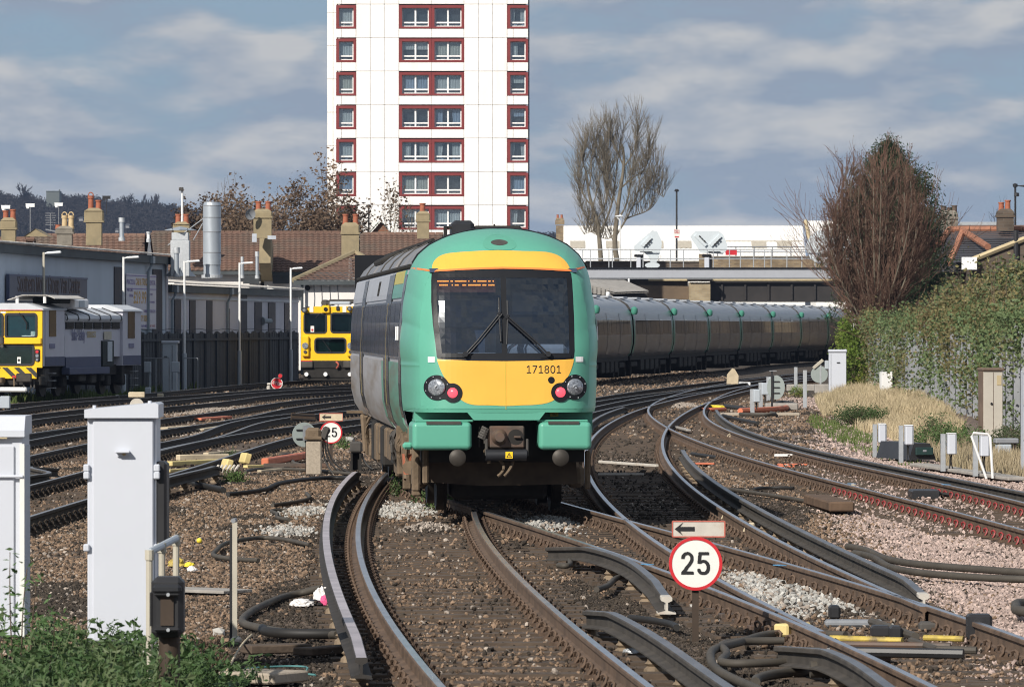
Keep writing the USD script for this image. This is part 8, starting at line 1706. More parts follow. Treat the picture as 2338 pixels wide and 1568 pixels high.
cl = ym.part('centre_lamp', cbox((q2(746), -0.1, z2(706)), (0.32, 0.22, 0.34), 0.03), 'loco_yellow'); cl.part('lamp_glass', cyl((q2(746), -0.21, z2(706)), (q2(746), -0.24, z2(706)), 0.09, n=14), 'train_black')
for px in (712, 788): ym.part('number_sticker', box((q2(px), -0.07, z2(706)), (0.16, 0.02, 0.26)), 'sign_white')
ym.part('camera', cbox((q2(773), -0.08, z2(704)), (0.14, 0.1, 0.18), 0.02), 'dark_steel')
ym.part('roof_gear', join(*[cyl((q2(px), -0.1, z2(691)), (q2(px) + 0.02, 0.6, z2(691)), 0.13, n=12) for px in (741, 755)], cbox((q2(785), 0.5, z2(688)), (1.3, 0.8, 0.18), 0.04)), 'under_grey')
ym.part('roof_tank', cbox((q2(778), 0.1, z2(692)), (0.9, 0.5, 0.14), 0.03), 'cabinet_grey')
ym.part('tail_disc', box((q2(714), -0.065, z2(752)), (0.15, 0.02, 0.30)), 'sign_white').part('lamp_glass', cyl((q2(714), -0.08, z2(753)), (q2(714), -0.09, z2(753)), 0.05, n=10), 'sign_red')
ym.part('wiper', join(tube([(q2(733), -0.09, z2(715)), (q2(722), -0.1, z2(726))], 0.02, 4), tube([(q2(760), -0.09, z2(806)), (q2(738), -0.1, z2(776))], 0.02, 4)), 'rubber_black')
ym.part('headstock', cbox((W2 / 2, 0.1, z2(832)), (W2, 0.5, 0.34), 0.03), 'under_dark')
for px in (703, 800): ym.part('buffer_plate', cbox((q2(px), -0.2, z2(832)), (0.52, 0.12, 0.30), 0.04), 'under_grey')
for px in (702, 746, 802): ym.part('low_lamp', cyl((q2(px), -0.25, z2(854)), (q2(px), -0.29, z2(854)), 0.09, n=12), 'sticker_white')
ym.part('low_frame', join(cbox((W2 / 2, 0.2, z2(850)), (W2 - 0.2, 0.6, 0.5), 0.04), cbox((W2 / 2, 0.0, z2(866)), (W2 - 0.2, 0.2, 0.10), 0.02)), 'under_dark')
ym.part('red_hose', tube(spline([(q2(770), -0.2, z2(826)), (q2(776), -0.3, z2(832)), (q2(771), -0.2, z2(840))], 8), 0.04, 6), 'sign_red_faded')
ym.part('red_strip', box((q2(702), -0.2, z2(824)), (0.5, 0.06, 0.05)), 'sign_red')
for y in (1.5, 3.2, 8):
    for x in (0.6, 2.1): ym.part('wheel', cyl((x - 0.07, y, 0.42), (x + 0.07, y, 0.42), 0.43, n=20), 'wheel_steel')
van = None
# ---------------------------------------------------------------- foreground cabinets on the left
def fcab(label, px0, px1, py, top0, top1, d, extra=None):
    """white steel cabinet with a slanted hood; px0..px1 its front, top0/top1 hood heights left/right"""
    u = d / F; zb = Z(py, d); W = (px1 - px0) * u; xm = X((px0 + px1) / 2, d); H0, H1 = Z(top0, d) - zb, Z(top1, d) - zb
    return u, zb, W, xm, H0, H1
d = 40.5; u, zb, W, xm, H0, H1 = fcab('', 193, 362, 1470, 932, 920, d)
wc1 = Thing('equipment_cabinet', 'tall white steel cabinet with a slanted lid, right of the two near cabinets', 'cabinet', (xm, d, zb))
Hb = Z(947, d) - zb; bd_ = wc1.part('body', cbox((0, 0.28, Hb / 2), (W * 0.93, 0.50, Hb), 0.010), 'cabinet_white')
bd_.part('door', cbox((0.02 * W, 0.02, Hb * 0.495), (W * 0.82, 0.03, Hb * 0.965), 0.008), 'cabinet_white')
lid = extrude(sg.Polygon([(-W / 2, 0), (W / 2, 0), (W / 2, 0.100), (W * 0.46, 0.112), (-W / 2, 0.062)]), 0.62)
wc1.part('lid', (np.stack([lid[0][:, 0], lid[0][:, 2] - 0.03, lid[0][:, 1] + Hb - 0.022], 1), lid[1]), 'cabinet_white')
wc1.part('lid_bolts', join(*[cyl((x, 0.1, Hb + z), (x, 0.1, Hb + z + 0.025), 0.014, n=8) for x, z in ((-W * 0.38, 0.045), (W * 0.37, 0.078))]), 'cabinet_white')
hn = wc1.part('lock_hood', join(cbox((0.01, -0.03, Z(1031, d) - zb), (0.105, 0.07, 0.016), 0.004), box((0.01, -0.0, Z(1036, d) - zb), (0.085, 0.03, 0.035))), 'cabinet_white'); hn.part('lock', cyl((0.02, -0.012, Z(1036, d) - zb), (0.02, -0.02, Z(1036, d) - zb), 0.014, n=10), 'verge_cream')
for z in (1068, 1085, 1250):
    for s in (-1, 1): wc1.part('hinge', cbox((s * W * 0.475, 0.02, Z(z, d) - zb), (0.045, 0.05, 0.055), 0.008), 'cabinet_white')
wc1.part('side_vent_box', cbox((W * 0.52, 0.22, Z(1150, d) - zb), (0.09, 0.34, 0.62), 0.02), 'dark_steel')
d = 42.2; u, zb, W, xm, H0, H1 = fcab('', -80, 54, 1455, 947, 947, d)
wc2 = Thing('equipment_cabinet', 'white steel cabinet cut by the left picture edge, its right side painted grey as shade', 'cabinet', (xm, d, zb))
Hb = Z(985, d) - zb; wc2.part('body', cbox((0, 0.3, Hb / 2), (W * 0.97, 0.56, Hb), 0.010), 'cabinet_white')
hd_ = extrude(sg.Polygon([(0, 0), (0.62, 0.02), (0.62, 0.16), (0.05, 0.16), (-0.04, 0.05), (-0.04, 0.0)]), W * 1.04)
wc2.part('lid', (np.stack([hd_[0][:, 2] - W * 0.52, hd_[0][:, 0], hd_[0][:, 1] + Hb - 0.04], 1), hd_[1]), 'cabinet_white')
wc2.part('door', cbox((-W * 0.06, 0.01, Hb * 0.47), (W * 0.80, 0.02, Hb * 0.92), 0.006), 'cabinet_white'); wc2.part('cross_bar', cyl((-W * 0.5, -0.02, Z(1087, d) - zb), (W * 0.49, -0.02, Z(1087, d) - zb), 0.012, n=8), 'cabinet_white')
wc2.part('corner_channel', join(box((W * 0.475, 0.0, Hb * 0.47), (0.035, 0.03, Hb * 0.94))), 'sign_white'); wc2.part('side_panel', box((W * 0.487, 0.32, Hb * 0.47), (0.012, 0.5, Hb * 0.92)), 'cabinet_grey')  # grey side panel carries that side's shade in its colour
wc2.part('handle', box((-W * 0.02 + (20 - 8) * u * 0 + 0.05, -0.02, Z(998, d) - zb), (0.12, 0.03, 0.02)), 'verge_cream')
d = 38.0; g0 = P(341, 1568, d); zg = -0.32
hr = Thing('hand_rail', 'pale tubular hand rail standing beside the right near white cabinet', 'railing', (X(341, d), d, zg))
tz_ = lambda py, dd=d: Z(py, dd) - zg
hr.part('post', cyl((0, 0, 0), (0, 0, tz_(1262)), 0.024, n=10), 'cream_tube'); hr.part('elbow', join(cyl((0, 0, tz_(1278)), (0, 0, tz_(1255)), 0.032, n=10)), 'cream_tube')
a, b = np.array([0, 0, tz_(1260)]), np.array([0.085, 1.7, tz_(1228, 39.7)]); hr.part('rail', tube([a, b], 0.026, 10), 'cabinet_grey')
for f in (0.45, 0.98): p = a + (b - a) * f; hr.part('post', join(cyl((p[0], p[1], 0), p, 0.024, n=10), cyl(p - [0, 0, 0.05], p + [0, 0, 0.02], 0.032, n=10)), 'cream_tube')
d = 35.5; ul = d / F; zg = -0.35
sl_ = Thing('signal_lamp', 'dark round cornered lamp housing on a rusty post, out of focus in the near left', 'signal', (X(384, d), d, zg)); c_ = Z(1384, d) - zg
sl_.part('post', cyl((0.005, 0.05, 0), (0.005, 0.05, c_), 0.070, n=14), 'brown_steel', smooth=40); hs_ = sl_.part('housing', cbox((0, 0, c_), (74 * ul, 0.22, 138 * ul), 0.035), 'dark_steel', smooth=30)
hs_.part('visor', join(cbox((0, -0.12, c_ + 42 * ul), (66 * ul, 0.10, 22 * ul), 0.02)), 'rubber_black'); hs_.part('window_bar', box((0, -0.116, c_ - 6 * ul), (30 * ul, 0.012, 70 * ul)), 'brown_steel'); hs_.part('clamp', join(*[cbox((0, -0.13, c_ + z * ul), (58 * ul, 0.06, 8 * ul), 0.01) for z in (30, -50)]), 'dark_steel')
hs_.part('bolts', join(*[cyl((0.01, -0.155, c_ + z * ul), (0.01, -0.175, c_ + z * ul), 0.012, n=8) for z in (30, -50)]), 'galvanised')
hs_.part('side_plate', box((-38 * ul, 0, c_ - 5 * ul), (4 * ul, 0.18, 76 * ul)), 'dark_steel')
d = 30000 / (1466 - 745) * (2.4 + 0.2) / 2.4
wp_ = Thing('marker_post', 'thin pale square post with a bent tube top between the lamp and the conductor rail', 'post', (X(536, d), d, -0.2)); u = d / F; H = Z(1192, d) + 0.2
wp_.part('post', box((0, 0, H / 2), (0.040, 0.035, H)), 'cream_tube'); wp_.part('dark_side', box((-0.030, 0.05, H / 2 - 0.02), (0.026, 0.09, H - 0.06)), 'dark_steel'); wp_.part('tube_top', tube([(-0.01, 0.25, H + 0.01), (-0.012, -0.02, H + 0.015)], 0.02, 8), 'galv_dull'); wp_.part('foot', cbox((0.01, 0, 0.02), (0.09, 0.09, 0.06), 0.02), 'sign_dirty')
# ---------------------------------------------------------------- speed signs
def speed_sign(label, px, py, R_px, foot_py, arrow, post_m, tilt=0.0, d=None, plate='sign_dirty', rim_m='sign_red', arr_dy=0, arr_px=None):
    d = d or 30000 / (foot_py - 745) * 1.08; u = d / F; zg = -0.2
    t = Thing('speed_sign', label, 'speed sign', (X(px, d), d, zg), tilt); R = R_px * u; zc = Z(py, d) - zg
    t.part('post', box((0.0, 0.03, zc * 0.5), (0.055, 0.03, zc)), post_m)
    disc = sg.Point(0, zc).buffer(R, 48); di = t.part('disc', upright(extrude(disc, 0.012), 0.0), 'sign_white')
    di.part('red_rim', upright(extrude(disc.difference(sg.Point(0, zc).buffer(R * 0.885, 48)), 0.004), -0.0125), rim_m)
    n = text('25', R * 0.82, 0.004, False, width=R * 1.04); n = join(*[mv(n, (q * R * 0.022, (k % 2) * R * 0.02, k * 2e-4)) for k, q in enumerate((-1, 0, 1))]); di.part('numerals', mv(upright(n, 0), (0.0, -0.0125, zc - R * 0.40)), 'sign_black')
    di.part('back_clips', join(*[box((0, 0.02, zc + k * R * 0.4), (R * 1.2, 0.02, 0.03)) for k in (-1, 1)]), 'galv_dull')
    w, h, za, xa = arrow[0] * u, arrow[1] * u, Z(arrow[2], d) - zg, ((arr_px or px) - px) * u
    rr_ = rrect(xa - w / 2, za - h / 2, xa + w / 2, za + h / 2, 0.012); pl = t.part('arrow_plate', upright(extrude(rr_, 0.010), -0.001), plate)
    if rim_m: pl.part('plate_border', upright(extrude(rr_.difference(rr_.buffer(-0.010)), 0.003), -0.0115), 'sign_red_faded')
    s = arrow[3] * u; x0 = xa - w / 2 + 6 * u; z = za + arr_dy * u
    ar = sg.Polygon([(x0, z), (x0 + s * 0.42, z + s * 0.32), (x0 + s * 0.42, z + s * 0.30), (x0 + s * 0.28, z + s * 0.11), (x0 + s, z + s * 0.11), (x0 + s, z - s * 0.11), (x0 + s * 0.28, z - s * 0.11), (x0 + s * 0.42, z - s * 0.32)])
    pl.part('arrow', upright(extrude(ar, 0.003), -0.0115), 'sign_black'); return t
speed_sign('nearest round 25 speed sign, red rimmed, with arrow plate and brown post', 1588, 1286, 61, 1462, (122, 38, 1207, 46), 'brown_steel', 0.0, arr_px=1595)
speed_sign('distant round 25 speed sign under a cream arrow plate, partly behind the concrete post', 756, 987, 25.5, 1058, (54, 18, 952, 21), 'brown_steel', 0.0, plate='sign_cream', d=101)
d = 97.0; t = Thing('speed_sign', 'grey back of a round sign under a brown plate, beside the concrete post', 'sign', (X(695, d), d, -0.2), 0.25); u = d / F; zc = Z(992, d) + 0.2
t.part('post', box((0.05, -0.03, zc * 0.62), (0.07, 0.04, zc * 1.24)), 'brown_steel'); t.part('disc', upright(extrude(sg.Point(0, zc).buffer(28 * u, 40), 0.012), 0.02), 'sign_back').part('clips', join(*[box((0, -0.005, zc + k * 12 * u), (38 * u, 0.014, 0.025)) for k in (-0.8, 0.9)]), 'dark_steel'); t.part('arrow_plate_back', cbox((-0.02, 0.01, zc + 40 * u), (58 * u, 0.02, 17 * u), 0.006, ry=0.06), 'brown_steel').part('stiffeners', join(*[box((-0.02, -0.006, zc + (40 + k * 5) * u), (54 * u, 0.012, 0.02), ry=0.06) for k in (-1, 1)]), 'dark_steel'); t.part('clamp_box', box((0.03, -0.06, zc + 4 * u), (0.13, 0.06, 0.26)), 'galv_dull')
d = 96.0; u = d / F; cp_ = Thing('concrete_post', 'squat concrete post with a rusty box on top, before the distant 25 sign', 'post', (X(717, d), d, -0.2)); H = Z(1002, d) + 0.2
cp_.part('shaft', cbox((0, 0, H / 2), (35 * u, 0.22, H), 0.02), 'concrete'); bxp = cp_.part('rusty_box', cbox((-0.01, 0, H + 0.10), (36 * u, 0.24, 0.20), 0.05), 'under_brown'); bxp.part('box_lip', cbox((-0.01, -0.02, H + 0.02), (40 * u, 0.28, 0.06), 0.01), 'under_brown'); bxp.part('tilted_lid', cbox((0.19, 0.02, H + 0.10), (0.13, 0.2, 0.24), 0.03, ry=0.35), 'under_grey')
for k in range(3): cp_.part('cable', tube(spline([(0.17 + 0.03 * k, -0.02, H + 0.05), (0.19 + 0.06 * k, -0.05, H * 0.45), (0.34 + 0.18 * k, -0.15, 0.02)], 10), 0.016, 6), 'cable_black')
d = 99.0; jb = Thing('point_motor_box', 'small grey metal box on a stand left of the train underframe', 'box', (X(813, d), d, -0.2)); u = d / F; jb.part('box', cbox((0, 0, 0.42), (28 * u, 0.3, 0.20), 0.03), 'under_grey'); jb.part('stand', join(box((-0.08, 0, 0.16), (0.04, 0.2, 0.32)), box((0.08, 0, 0.16), (0.04, 0.2, 0.32)), box((0.0, 0.06, 0.16), (0.2, 0.04, 0.32))), 'under_dark'); jb.part('cable', tube(spline([(0.1, -0.05, 0.3), (0.2, -0.1, 0.1), (0.32, -0.2, 0.02)], 8), 0.02, 5), 'cable_black')
d = 30000 / (886 - 745) * 1.05; u = d / F; sd = Thing('stop_board', 'round red stop board with a small red lamp on its shoulder between the left tracks', 'sign', (X(632, d), d, -0.2)); zc = Z(875, d) + 0.2
dd = sd.part('disc', upright(extrude(sg.Point(0, zc).buffer(13.5 * u, 32), 0.02), 0), 'sign_red'); dd.part('white_ring', upright(extrude(sg.Point(0, zc).buffer(13.5 * u, 32).difference(sg.Point(0, zc).buffer(12.2 * u, 32)), 0.006), -0.021), 'sign_white'); m = text('STOP', 6.2 * u, 0.006, True, width=22 * u); dd.part('lettering', mv(upright((rot(m[0], -0.25), m[1]), 0), (0, -0.021, zc - 3.0 * u)), 'sign_white')
sd.part('red_lamp', join(cyl((8 * u, 0.05, zc + 17 * u), (8 * u, -0.10, zc + 17 * u), 6.0 * u, n=14)), 'dark_steel').part('lens', cyl((8 * u, -0.10, zc + 17 * u), (8 * u, -0.12, zc + 17 * u), 4.6 * u, n=14), 'sign_red'); sd.part('stake', join(box((0, 0.04, zc * 0.5), (0.05, 0.04, zc)), tube([(0, 0.03, zc), (8 * u, 0.06, zc + 16 * u)], 0.03, 5)), 'brown_steel'); sd.part('feet', join(cbox((-18 * u, 0, 0.25), (0.16, 0.1, 0.1), 0.03), cbox((-19 * u, 0, 0.08), (0.14, 0.14, 0.2), 0.03)), 'sign_dirty')
d = 30000 / (945 - 745); u = d / F; ob = Thing('old_sign', 'weathered cream board over a rusty disc rising behind the white cabinet lid', 'sign', (X(312, d), d, -0.2)); za, zr = Z(901, d) + 0.2, Z(925, d) + 0.2
ob.part('board', cbox((0, 0, za), (38 * u, 0.05, 13 * u), 0.03), 'sign_cream'); ob.part('disc', upright(extrude(sg.Point(0, zr).buffer(16 * u, 28), 0.02), 0.05), 'sign_dirty'); ob.part('stake', box((0, 0.1, zr / 2), (0.06, 0.05, zr)), 'brown_steel')
for px, py, w, h, m, lab in ((12, 932, 22, 28, 'cabinet_grey', 'small grey box with whitewashed foot at the left edge before the track machine'), (268, 909, 9, 7, 'sign_white', 'small white marker block left of the old cream board'), (366, 906, 14, 8, 'sign_cream', 'small cream marker block right of the old cream board'), (338, 899, 13, 15, 'cabinet_grey', 'small blue grey box by the fence foot behind the old cream board')):
    c = G(px, py, -0.1); u = c[1] / F; single('marker_block', lab, 'marker', cbox(c + [0, 0, h * u / 2], (w * u, 0.3, h * u), 0.02), m)
# ---------------------------------------------------------------- cables, hoses, planks and litter
def cable(label, pts, rr, m='cable_grey', z=-0.15, n=40, name='cable', cat='cable', zs=None):
    p = [G(x, y, z) for x, y in pts]
    if zs: p = [G(x, y, q) for (x, y), q in zip(pts, zs)]
    return single(name, label, cat, tube(spline(p, n), rr, 8), m, smooth=50)
cable('thick grey hose looping out from the pale topped conductor rail, upper loop', [(710, 1243), (660, 1233), (600, 1227), (545, 1233), (505, 1245), (492, 1258), (505, 1272), (540, 1276), (590, 1279)], 0.026, name='hose', cat='hose')
cable('thick grey hose looping out from the pale topped conductor rail, lower loop', [(735, 1342), (690, 1352), (630, 1368), (580, 1392), (556, 1410), (560, 1424), (600, 1434), (680, 1446), (770, 1448)], 0.034, name='hose', cat='hose', zs=[-0.08, -0.13, -0.15, -0.15, -0.15, -0.15, -0.15, -0.15, -0.12])
cable('black pipe lying under the lower hose loop', [(600, 1434), (690, 1446), (775, 1446)], 0.041, 'cable_black', -0.12, name='hose', cat='hose')
cable('thick hose loop at the lower right, outer of the two before the yellow wood block', [(1930, 1450), (1800, 1445), (1700, 1462), (1640, 1478), (1622, 1500), (1640, 1530), (1700, 1560), (1760, 1590)], 0.034, name='hose', cat='hose', zs=[-0.1] * 8)
cable('thick hose loop at the lower right, inner of the two before the yellow wood block', [(1860, 1496), (1760, 1512), (1690, 1514), (1655, 1498), (1650, 1478), (1690, 1464), (1790, 1462)], 0.031, name='hose', cat='hose', zs=[-0.1] * 7)
cable('short thick hose below the inner loop at the lower right', [(1910, 1528), (1830, 1532), (1760, 1540), (1725, 1556)], 0.037, name='hose', cat='hose')
for px, py, lab in ((1843, 1495, 'upper hose end cap at the lower right conductor rail'), (1900, 1527, 'lower hose end cap at the lower right conductor rail')):
    c = G(px, py, -0.09); single('hose_coupling', lab, 'coupling', cyl(c - [0.16, 0, 0], c + [0.10, 0.02, 0], 0.062, n=14), 'cable_grey', smooth=40)
cable('grey hose arch left of the conductor rail that ends at the 25 sign, upper', [(1275, 1290), (1300, 1270), (1340, 1258), (1388, 1262)], 0.029, name='hose', cat='hose', z=-0.10)
cable('grey hose arch left of the conductor rail that ends at the 25 sign, lower', [(1362, 1345), (1395, 1330), (1430, 1312), (1468, 1306)], 0.029, name='hose', cat='hose', z=-0.10)
cable('dark cable on the stones left of the near 25 sign', [(1438, 1410), (1490, 1416), (1545, 1432)], 0.03, 'cable_black')
cable('long thick grey cable pair sweeping over the pink stones, upper', [(1935, 1247), (2010, 1270), (2100, 1288), (2220, 1298), (2340, 1306), (2420, 1310)], 0.039, z=-0.12)
cable('long thick grey cable pair sweeping over the pink stones, lower', [(1950, 1262), (2020, 1288), (2110, 1308), (2240, 1318), (2340, 1322), (2420, 1324)], 0.037, z=-0.12)
cable('short thick hose end at the right edge on the pink stones', [(2420, 1378), (2340, 1376), (2320, 1384), (2330, 1394), (2420, 1400)], 0.045, z=-0.1, name='hose', cat='hose')
cable('dark cable on the stones under the train shadow edge', [(1580, 1036), (1620, 1042), (1660, 1048), (1672, 1054)], 0.04, 'cable_black'); cable('cable leading to the rotten timber on the pink stones', [(1610, 1108), (1690, 1120), (1790, 1135), (1860, 1148)], 0.03)
cable('thin dark cable above the rotten timber', [(1720, 1116), (1770, 1113), (1812, 1114)], 0.025, 'cable_black')
cable('lineside cable on the left by the conductor rail top, nearer', [(520, 1128), (600, 1118), (680, 1096), (760, 1090), (815, 1094)], 0.035, 'cable_black'); cable('lineside cable on the left by the conductor rail top, farther', [(560, 1076), (640, 1070), (720, 1074), (800, 1082)], 0.03)
cable('hose ends left of the pale topped conductor rail, small upper', [(622, 1153), (660, 1148), (700, 1140), (706, 1132), (700, 1126)], 0.029, name='hose', cat='hose'); cable('small hose hook left of the pale topped conductor rail', [(660, 1186), (632, 1178), (628, 1170), (650, 1164), (690, 1164)], 0.026, name='hose', cat='hose')
cable('black cable bundle under the left turnout rail, nearer', [(395, 1096), (430, 1102), (470, 1110), (510, 1118)], 0.05, 'cable_black'); cable('grey flexible conduit near the orange pipe', [(640, 1040), (655, 1038), (668, 1052), (690, 1062), (720, 1066)], 0.04, 'cable_grey')
cable('thin blue rope trailing on the ground near the bottom left', [(505, 1560), (560, 1545), (600, 1530), (660, 1534), (720, 1540)], 0.008, 'cable_blue', name='rope', cat='rope'); cable('second strand of thin blue rope near the bottom left', [(490, 1568), (530, 1540), (580, 1524), (650, 1520), (700, 1528)], 0.007, 'cable_blue', name='rope', cat='rope')
def plank(label, x0, y0, x1, y1, w, h, m, z=-0.16, name='plank', cat='plank'):
    a, b = G(x0, y0, z), G(x1, y1, z); l = np.linalg.norm(b - a); c = (a + b) / 2; an = math.atan2(b[1] - a[1], b[0] - a[0])
    return single(name, label, cat, cbox(c + [0, 0, h / 2], (l, w, h), min(w, h) * 0.15, rz=an), m)
plank('long yellow painted board beside the left turnout, nearest the camera', 385, 1064, 505, 1058, 0.16, 0.09, 'wood_yellow'); plank('pale board on top of the pile by the left turnout', 405, 1052, 520, 1050, 0.14, 0.12, 'wood_pale'); plank('short yellow board at the foot of the pile', 383, 1078, 470, 1072, 0.10, 0.05, 'wood_yellow'); plank('thin pale lath beside the orange pipe', 560, 1068, 660, 1064, 0.10, 0.05, 'wood_yellow'); plank('broken pale lath on the left stones', 592, 1078, 640, 1074, 0.08, 0.04, 'wood_pale')
plank('yellow painted board standing beyond the turnout', 470, 1042, 545, 1036, 0.12, 0.08, 'wood_pale'); plank('pale plank further left by the third track', 370, 981, 440, 976, 0.3, 0.06, 'wood_pale'); plank('bleached plank by the fourth track', 455, 985, 520, 975, 0.25, 0.07, 'wood_pale'); plank('orange brown plank by the fourth track', 450, 960, 520, 955, 0.25, 0.07, 'pipe_orange')
plank('rotten dark timber block on the pink stones', 1862, 1150, 1922, 1168, 0.35, 0.14, 'wood_brown', -0.17, 'timber_block', 'timber'); plank('buff wooden block with dark end by the lower right rails', 1782, 1452, 1836, 1447, 0.14, 0.10, 'wood_yellow', -0.12, 'timber_block', 'timber')
plank('grey timber baulk at the end of the pale conductor rail', 560, 1492, 700, 1488, 0.22, 0.07, 'sleeper_timber', -0.18, 'timber_block', 'timber'); plank('second grey timber baulk at the end of the pale conductor rail', 690, 1496, 800, 1488, 0.2, 0.06, 'sleeper_timber', -0.18, 'timber_block', 'timber')
plank('wide grey board on the ground right of the dark signal lamp', 420, 1352, 486, 1348, 1.0, 0.03, 'concrete_grey', -0.18, 'ground_board', 'board'); plank('buff slab lying at the bottom edge', 560, 1560, 640, 1552, 0.5, 0.08, 'concrete', -0.18, 'ground_slab', 'slab')
plank('orange plastic pipe among the planks on the left', 605, 1062, 705, 1046, 0.14, 0.13, 'pipe_orange', -0.15, 'pipe', 'pipe'); plank('grey hose continuing from the orange pipe', 702, 1046, 735, 1044, 0.06, 0.06, 'cable_grey', -0.12, 'pipe', 'pipe')
plank('fallen white tube lying across the rightmost track', 1768, 1042, 1834, 1042, 0.05, 0.05, 'white_paint', -0.12, 'tube', 'tube'); plank('pale strip across the shaded track, upper', 1370, 1057, 1500, 1066, 0.07, 0.05, 'sign_dirty', -0.14, 'strip', 'strip'); plank('thin pale strip across the shaded track, lower', 1365, 1084, 1470, 1084, 0.03, 0.03, 'sign_dirty', -0.16, 'strip', 'strip')
plank('loose grey board at the points of the shaded track', 1542, 976, 1572, 984, 0.12, 0.04, 'concrete_grey', -0.12, 'strip', 'strip')
for px, py, lab in ((560, 1060, 'standing yellow bracket by the left turnout rail, upper'), (518, 1075, 'standing yellow bracket by the left turnout rail, lower')): 
    c = G(px, py, -0.17); single('rail_bracket', lab, 'bracket', cbox(c + [0, 0, 0.11], (0.13, 0.30, 0.20), 0.02, rz=0.4, ry=0.3), 'wood_yellow')
c = G(490, 1080, -0.17); sp_ = Thing('coil_spring', 'pale corroded coil at the end of the left conductor rail', 'spring', c); sp_.part('coil', join(*[tube([(0.07 * k, 0, 0.02), (0.07 * k + 0.03, -0.06, 0.08), (0.07 * k + 0.07, 0.0, 0.14)], 0.022, 5) for k in range(6)]), 'sign_dirty')
c = G(675, 1072, -0.17); pt = Thing('rusty_bar', 'rusty brown steel bar with two feet on the stones below the sign group', 'bar', c); pt.part('bar', cbox((0, 0, 0.08), (1.15, 0.12, 0.07), 0.01), 'coupler_steel'); pt.part('foot', cbox((-0.3, 0, 0.03), (0.2, 0.13, 0.08), 0.01), 'coupler_steel'); pt.part('foot', cbox((0.36, 0, 0.03), (0.2, 0.13, 0.08), 0.01), 'coupler_steel')
for px, py, lab in ((1716, 1222, 'white rail lubricator clamp on the shaded track, nearer'), (1660, 1190, 'small white clamp on the shaded track behind the arrow plate'), (1668, 1000, 'white clamp on the rightmost track beyond the crossing')):
    c = G(px, py, -0.16); t = Thing('rail_clamp', lab, 'rail clamp', c); s = 1.0 if py > 1200 else 0.75; t.part('body', cbox((0, 0, 0.08 * s), (0.075 * s, 0.10, 0.16 * s), 0.015), 'sign_cream'); t.part('lever', tube([(0, -0.04, 0.13 * s), (-0.07 * s, -0.06, 0.11 * s), (-0.10 * s, -0.06, 0.05 * s)], 0.014 * s, 5), 'sign_cream')
for px, py, lab in ((1945, 1104, 'blue paint mark on the rightmost track, left rail'), (2160, 1106, 'blue paint mark on the rightmost track, right rail'), (1780, 1290, 'blue paint mark on the bright track right of the 25 sign'), (1478, 1288, 'blue paint mark on the bright track left of the 25 sign')):
    c = G(px, py, 0.0); single('paint_mark', lab, 'paint mark', box(c + [0, 0, 0.002], (0.075, 0.14, 0.008), rz=0.5), 'blue_paint')
for px, py, lab in ((1948, 1112, 'buff rail tag under the first blue mark on the rightmost track'), (2166, 1113, 'buff rail tag under the second blue mark on the rightmost track')): c = G(px, py, -0.1); single('rail_tag', lab, 'tag', cbox(c, (0.06, 0.05, 0.11), 0.01), 'wood_pale')
for px, py, w, lab in ((1600, 1058, 0.5, 'faded orange board on the stones near the train shadow'), (1840, 1060, 1.1, 'long faded orange board between the rightmost rails'), (1782, 1064, 0.5, 'short faded orange board left of the rightmost track')):
    c = G(px, py, -0.17); single('ground_board', lab, 'board', cbox(c, (w, 0.5, 0.03), 0.01), 'pipe_orange')
c = G(2110, 1128, -0.12); t = Thing('track_box', 'dark flat box with cables between the rightmost rails', 'box', c); t.part('body', cbox((0, 0, 0), (0.42, 0.9, 0.14), 0.02), 'dark_steel'); t.part('cables', join(*[tube(spline([(0.2, -0.1 * k, 0.02), (0.45, -0.2 * k, 0.0), (0.75, 0.1 - 0.15 * k, 0.03)], 8), 0.02, 5) for k in range(3)]), 'cable_black'); t.part('plug', cbox((0.78, 0.1, 0.04), (0.10, 0.06, 0.05), 0.01), 'galvanised')
c0_, c1_ = G(1880, 1455, -0.14), G(2180, 1462, -0.14)
pg = Thing('points_drive', 'points drive gear with yellow painted rods between the rails at lower right', 'points machine', G(2000, 1450, -0.2))
for k, (x0, y0, x1, y1, rr_, m) in enumerate(((1895, 1457, 2060, 1462, 0.028, 'sign_yellow'), (1900, 1470, 2170, 1474, 0.028, 'pipe_orange'), (1990, 1418, 2090, 1452, 0.035, 'cable_grey'), (2080, 1462, 2140, 1482, 0.03, 'cable_grey'), (2140, 1482, 2230, 1484, 0.03, 'cable_grey'), (1890, 1486, 2200, 1492, 0.04, 'dark_steel'), (2110, 1455, 2200, 1458, 0.024, 'sign_yellow'))):
    pg.world('rod', tube([G(x0, y0, -0.10), G(x1, y1, -0.10)], rr_, 8), 'rod_yellow' if m == 'sign_yellow' else 'coupler_steel' if m == 'pipe_orange' else m)
for px, py, w, h, m in ((1905, 1412, 0.10, 0.12, 'dark_steel'), (1950, 1430, 0.5, 0.06, 'galv_dull'), (2010, 1454, 0.16, 0.10, 'dark_steel'), (2045, 1461, 0.1, 0.12, 'dark_steel'), (2235, 1462, 0.20, 0.22, 'dark_steel'), (2120, 1440, 0.16, 0.08, 'under_grey'), (2180, 1425, 0.14, 0.07, 'under_brown')):
    c = G(px, py, -0.16); pg.world('casting', cbox(c + [0, 0, h / 2], (w, 0.22, h), 0.02), m)
for x, y in ((1680, 1392), (1712, 1405), (1745, 1418), (1780, 1432), (1900, 1480), (1950, 1502)): pg.world('switch_slide', cbox(G(x, y, -0.155), (0.55, 0.16, 0.05), 0.01, rz=0.15), 'coupler_steel')
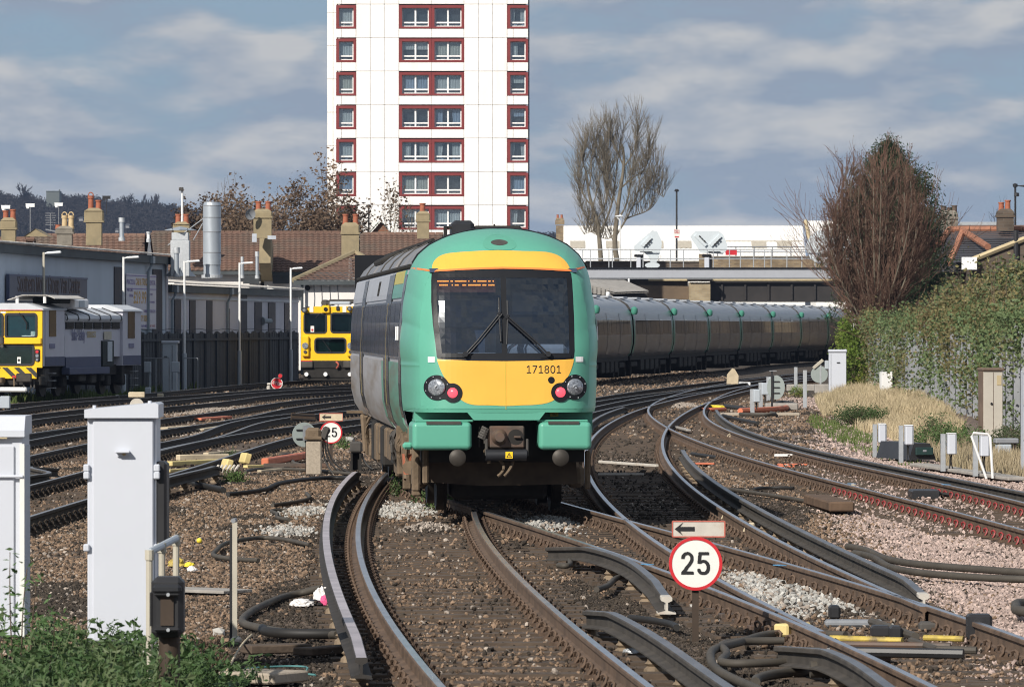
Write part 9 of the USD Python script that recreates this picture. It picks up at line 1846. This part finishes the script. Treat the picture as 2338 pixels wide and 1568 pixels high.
c = G(455, 1240, -0.17); single('yellow_ball', 'small round yellow ball on the brown stones left of the hose', 'ball', (trimesh.creation.icosphere(3, 0.033).vertices + c + [0, 0, 0.033], trimesh.creation.icosphere(3).faces), 'plastic_yellow', smooth=True)
def crumple(label, px, py, w, h, seed, m, cat='litter', name='crumpled_bag'):
    c = G(px, py, -0.18); s = trimesh.creation.icosphere(3); v = np.array(s.vertices); nz = meshkit.fbm(v * 2.6 + seed, 3, seed); v = v * (0.55 + 0.9 * nz[:, None]); v[:, 2] = np.abs(v[:, 2]); v *= [w / 2, w / 2, h]; return single(name, label, cat, (v + c, s.faces), m, smooth=25)
crumple('white crumpled bag beside the lower hose, left of the pink one', 690, 1382, 0.22, 0.06, 3, 'bag_white'); crumple('white and pink torn bag leaning on the conductor rail', 735, 1378, 0.16, 0.15, 5, 'bag_white'); crumple('pink torn piece on the white bag by the conductor rail', 742, 1380, 0.09, 0.085, 6, 'bag_pink'); crumple('black crumpled bag between the white bags', 712, 1380, 0.2, 0.05, 7, 'rubber_black')
crumple('yellow torn wrapper behind the hand rail posts', 402, 1292, 0.17, 0.09, 8, 'rod_yellow'); crumple('small yellow wrapper right of the torn one', 432, 1293, 0.10, 0.05, 9, 'plastic_yellow'); crumple('small white paper scrap by the yellow wrapper', 438, 1303, 0.1, 0.05, 10, 'bag_white'); crumple('silver foil scrap on the ground at lower centre right', 1440, 1490, 0.12, 0.04, 12, 'galvanised')
for k, (px, py, s) in enumerate(((345, 1500, 0.16), (395, 1530, 0.18), (375, 1560, 0.2), (300, 1545, 0.12), (440, 1540, 0.10), (500, 1450, 0.08), (470, 1510, 0.11), (800, 1008, 0.16), (765, 1010, 0.12))):
    lab = ['white rubble stone right of the hand rail post, upper', 'white rubble stone behind the dark lamp post', 'larger white rubble stone at the lamp post foot', 'pale stone among the near plants', 'pale stone right of the dark lamp post', 'small pale stone by the dead fern', 'pale stone under the dead fern', 'pale block stone right of the distant 25 sign', 'pale stone left of the grey metal box'][k]
    c = G(px, py, -0.2); q = stone(500 + k, 0.9); single('rubble_stone', lab, 'stone', (q[0] * s * 1.3 + c + [0, 0, s * 0.3], q[1]), 'ballast_white')
cable('crooked dead twig on the ground at the bottom left', [(518, 1530), (540, 1490), (560, 1462), (575, 1448)], 0.008, 'wood_pale', -0.1, name='twig', cat='twig')
# ---------------------------------------------------------------- the air
LOOKS['air'] = usdkit.material(stage, '/World/Looks/air', {'v': ('principled_volume', {'color': (0.5, 0.66, 1.0), 'density': 0.00005, 'anisotropy': 0.0})}, volume='v.volume')
single('haze', 'thin blue haze of distance', None, box((0, 4300, 39.5), (12400, 9700, 82)), 'air', kind='stuff')
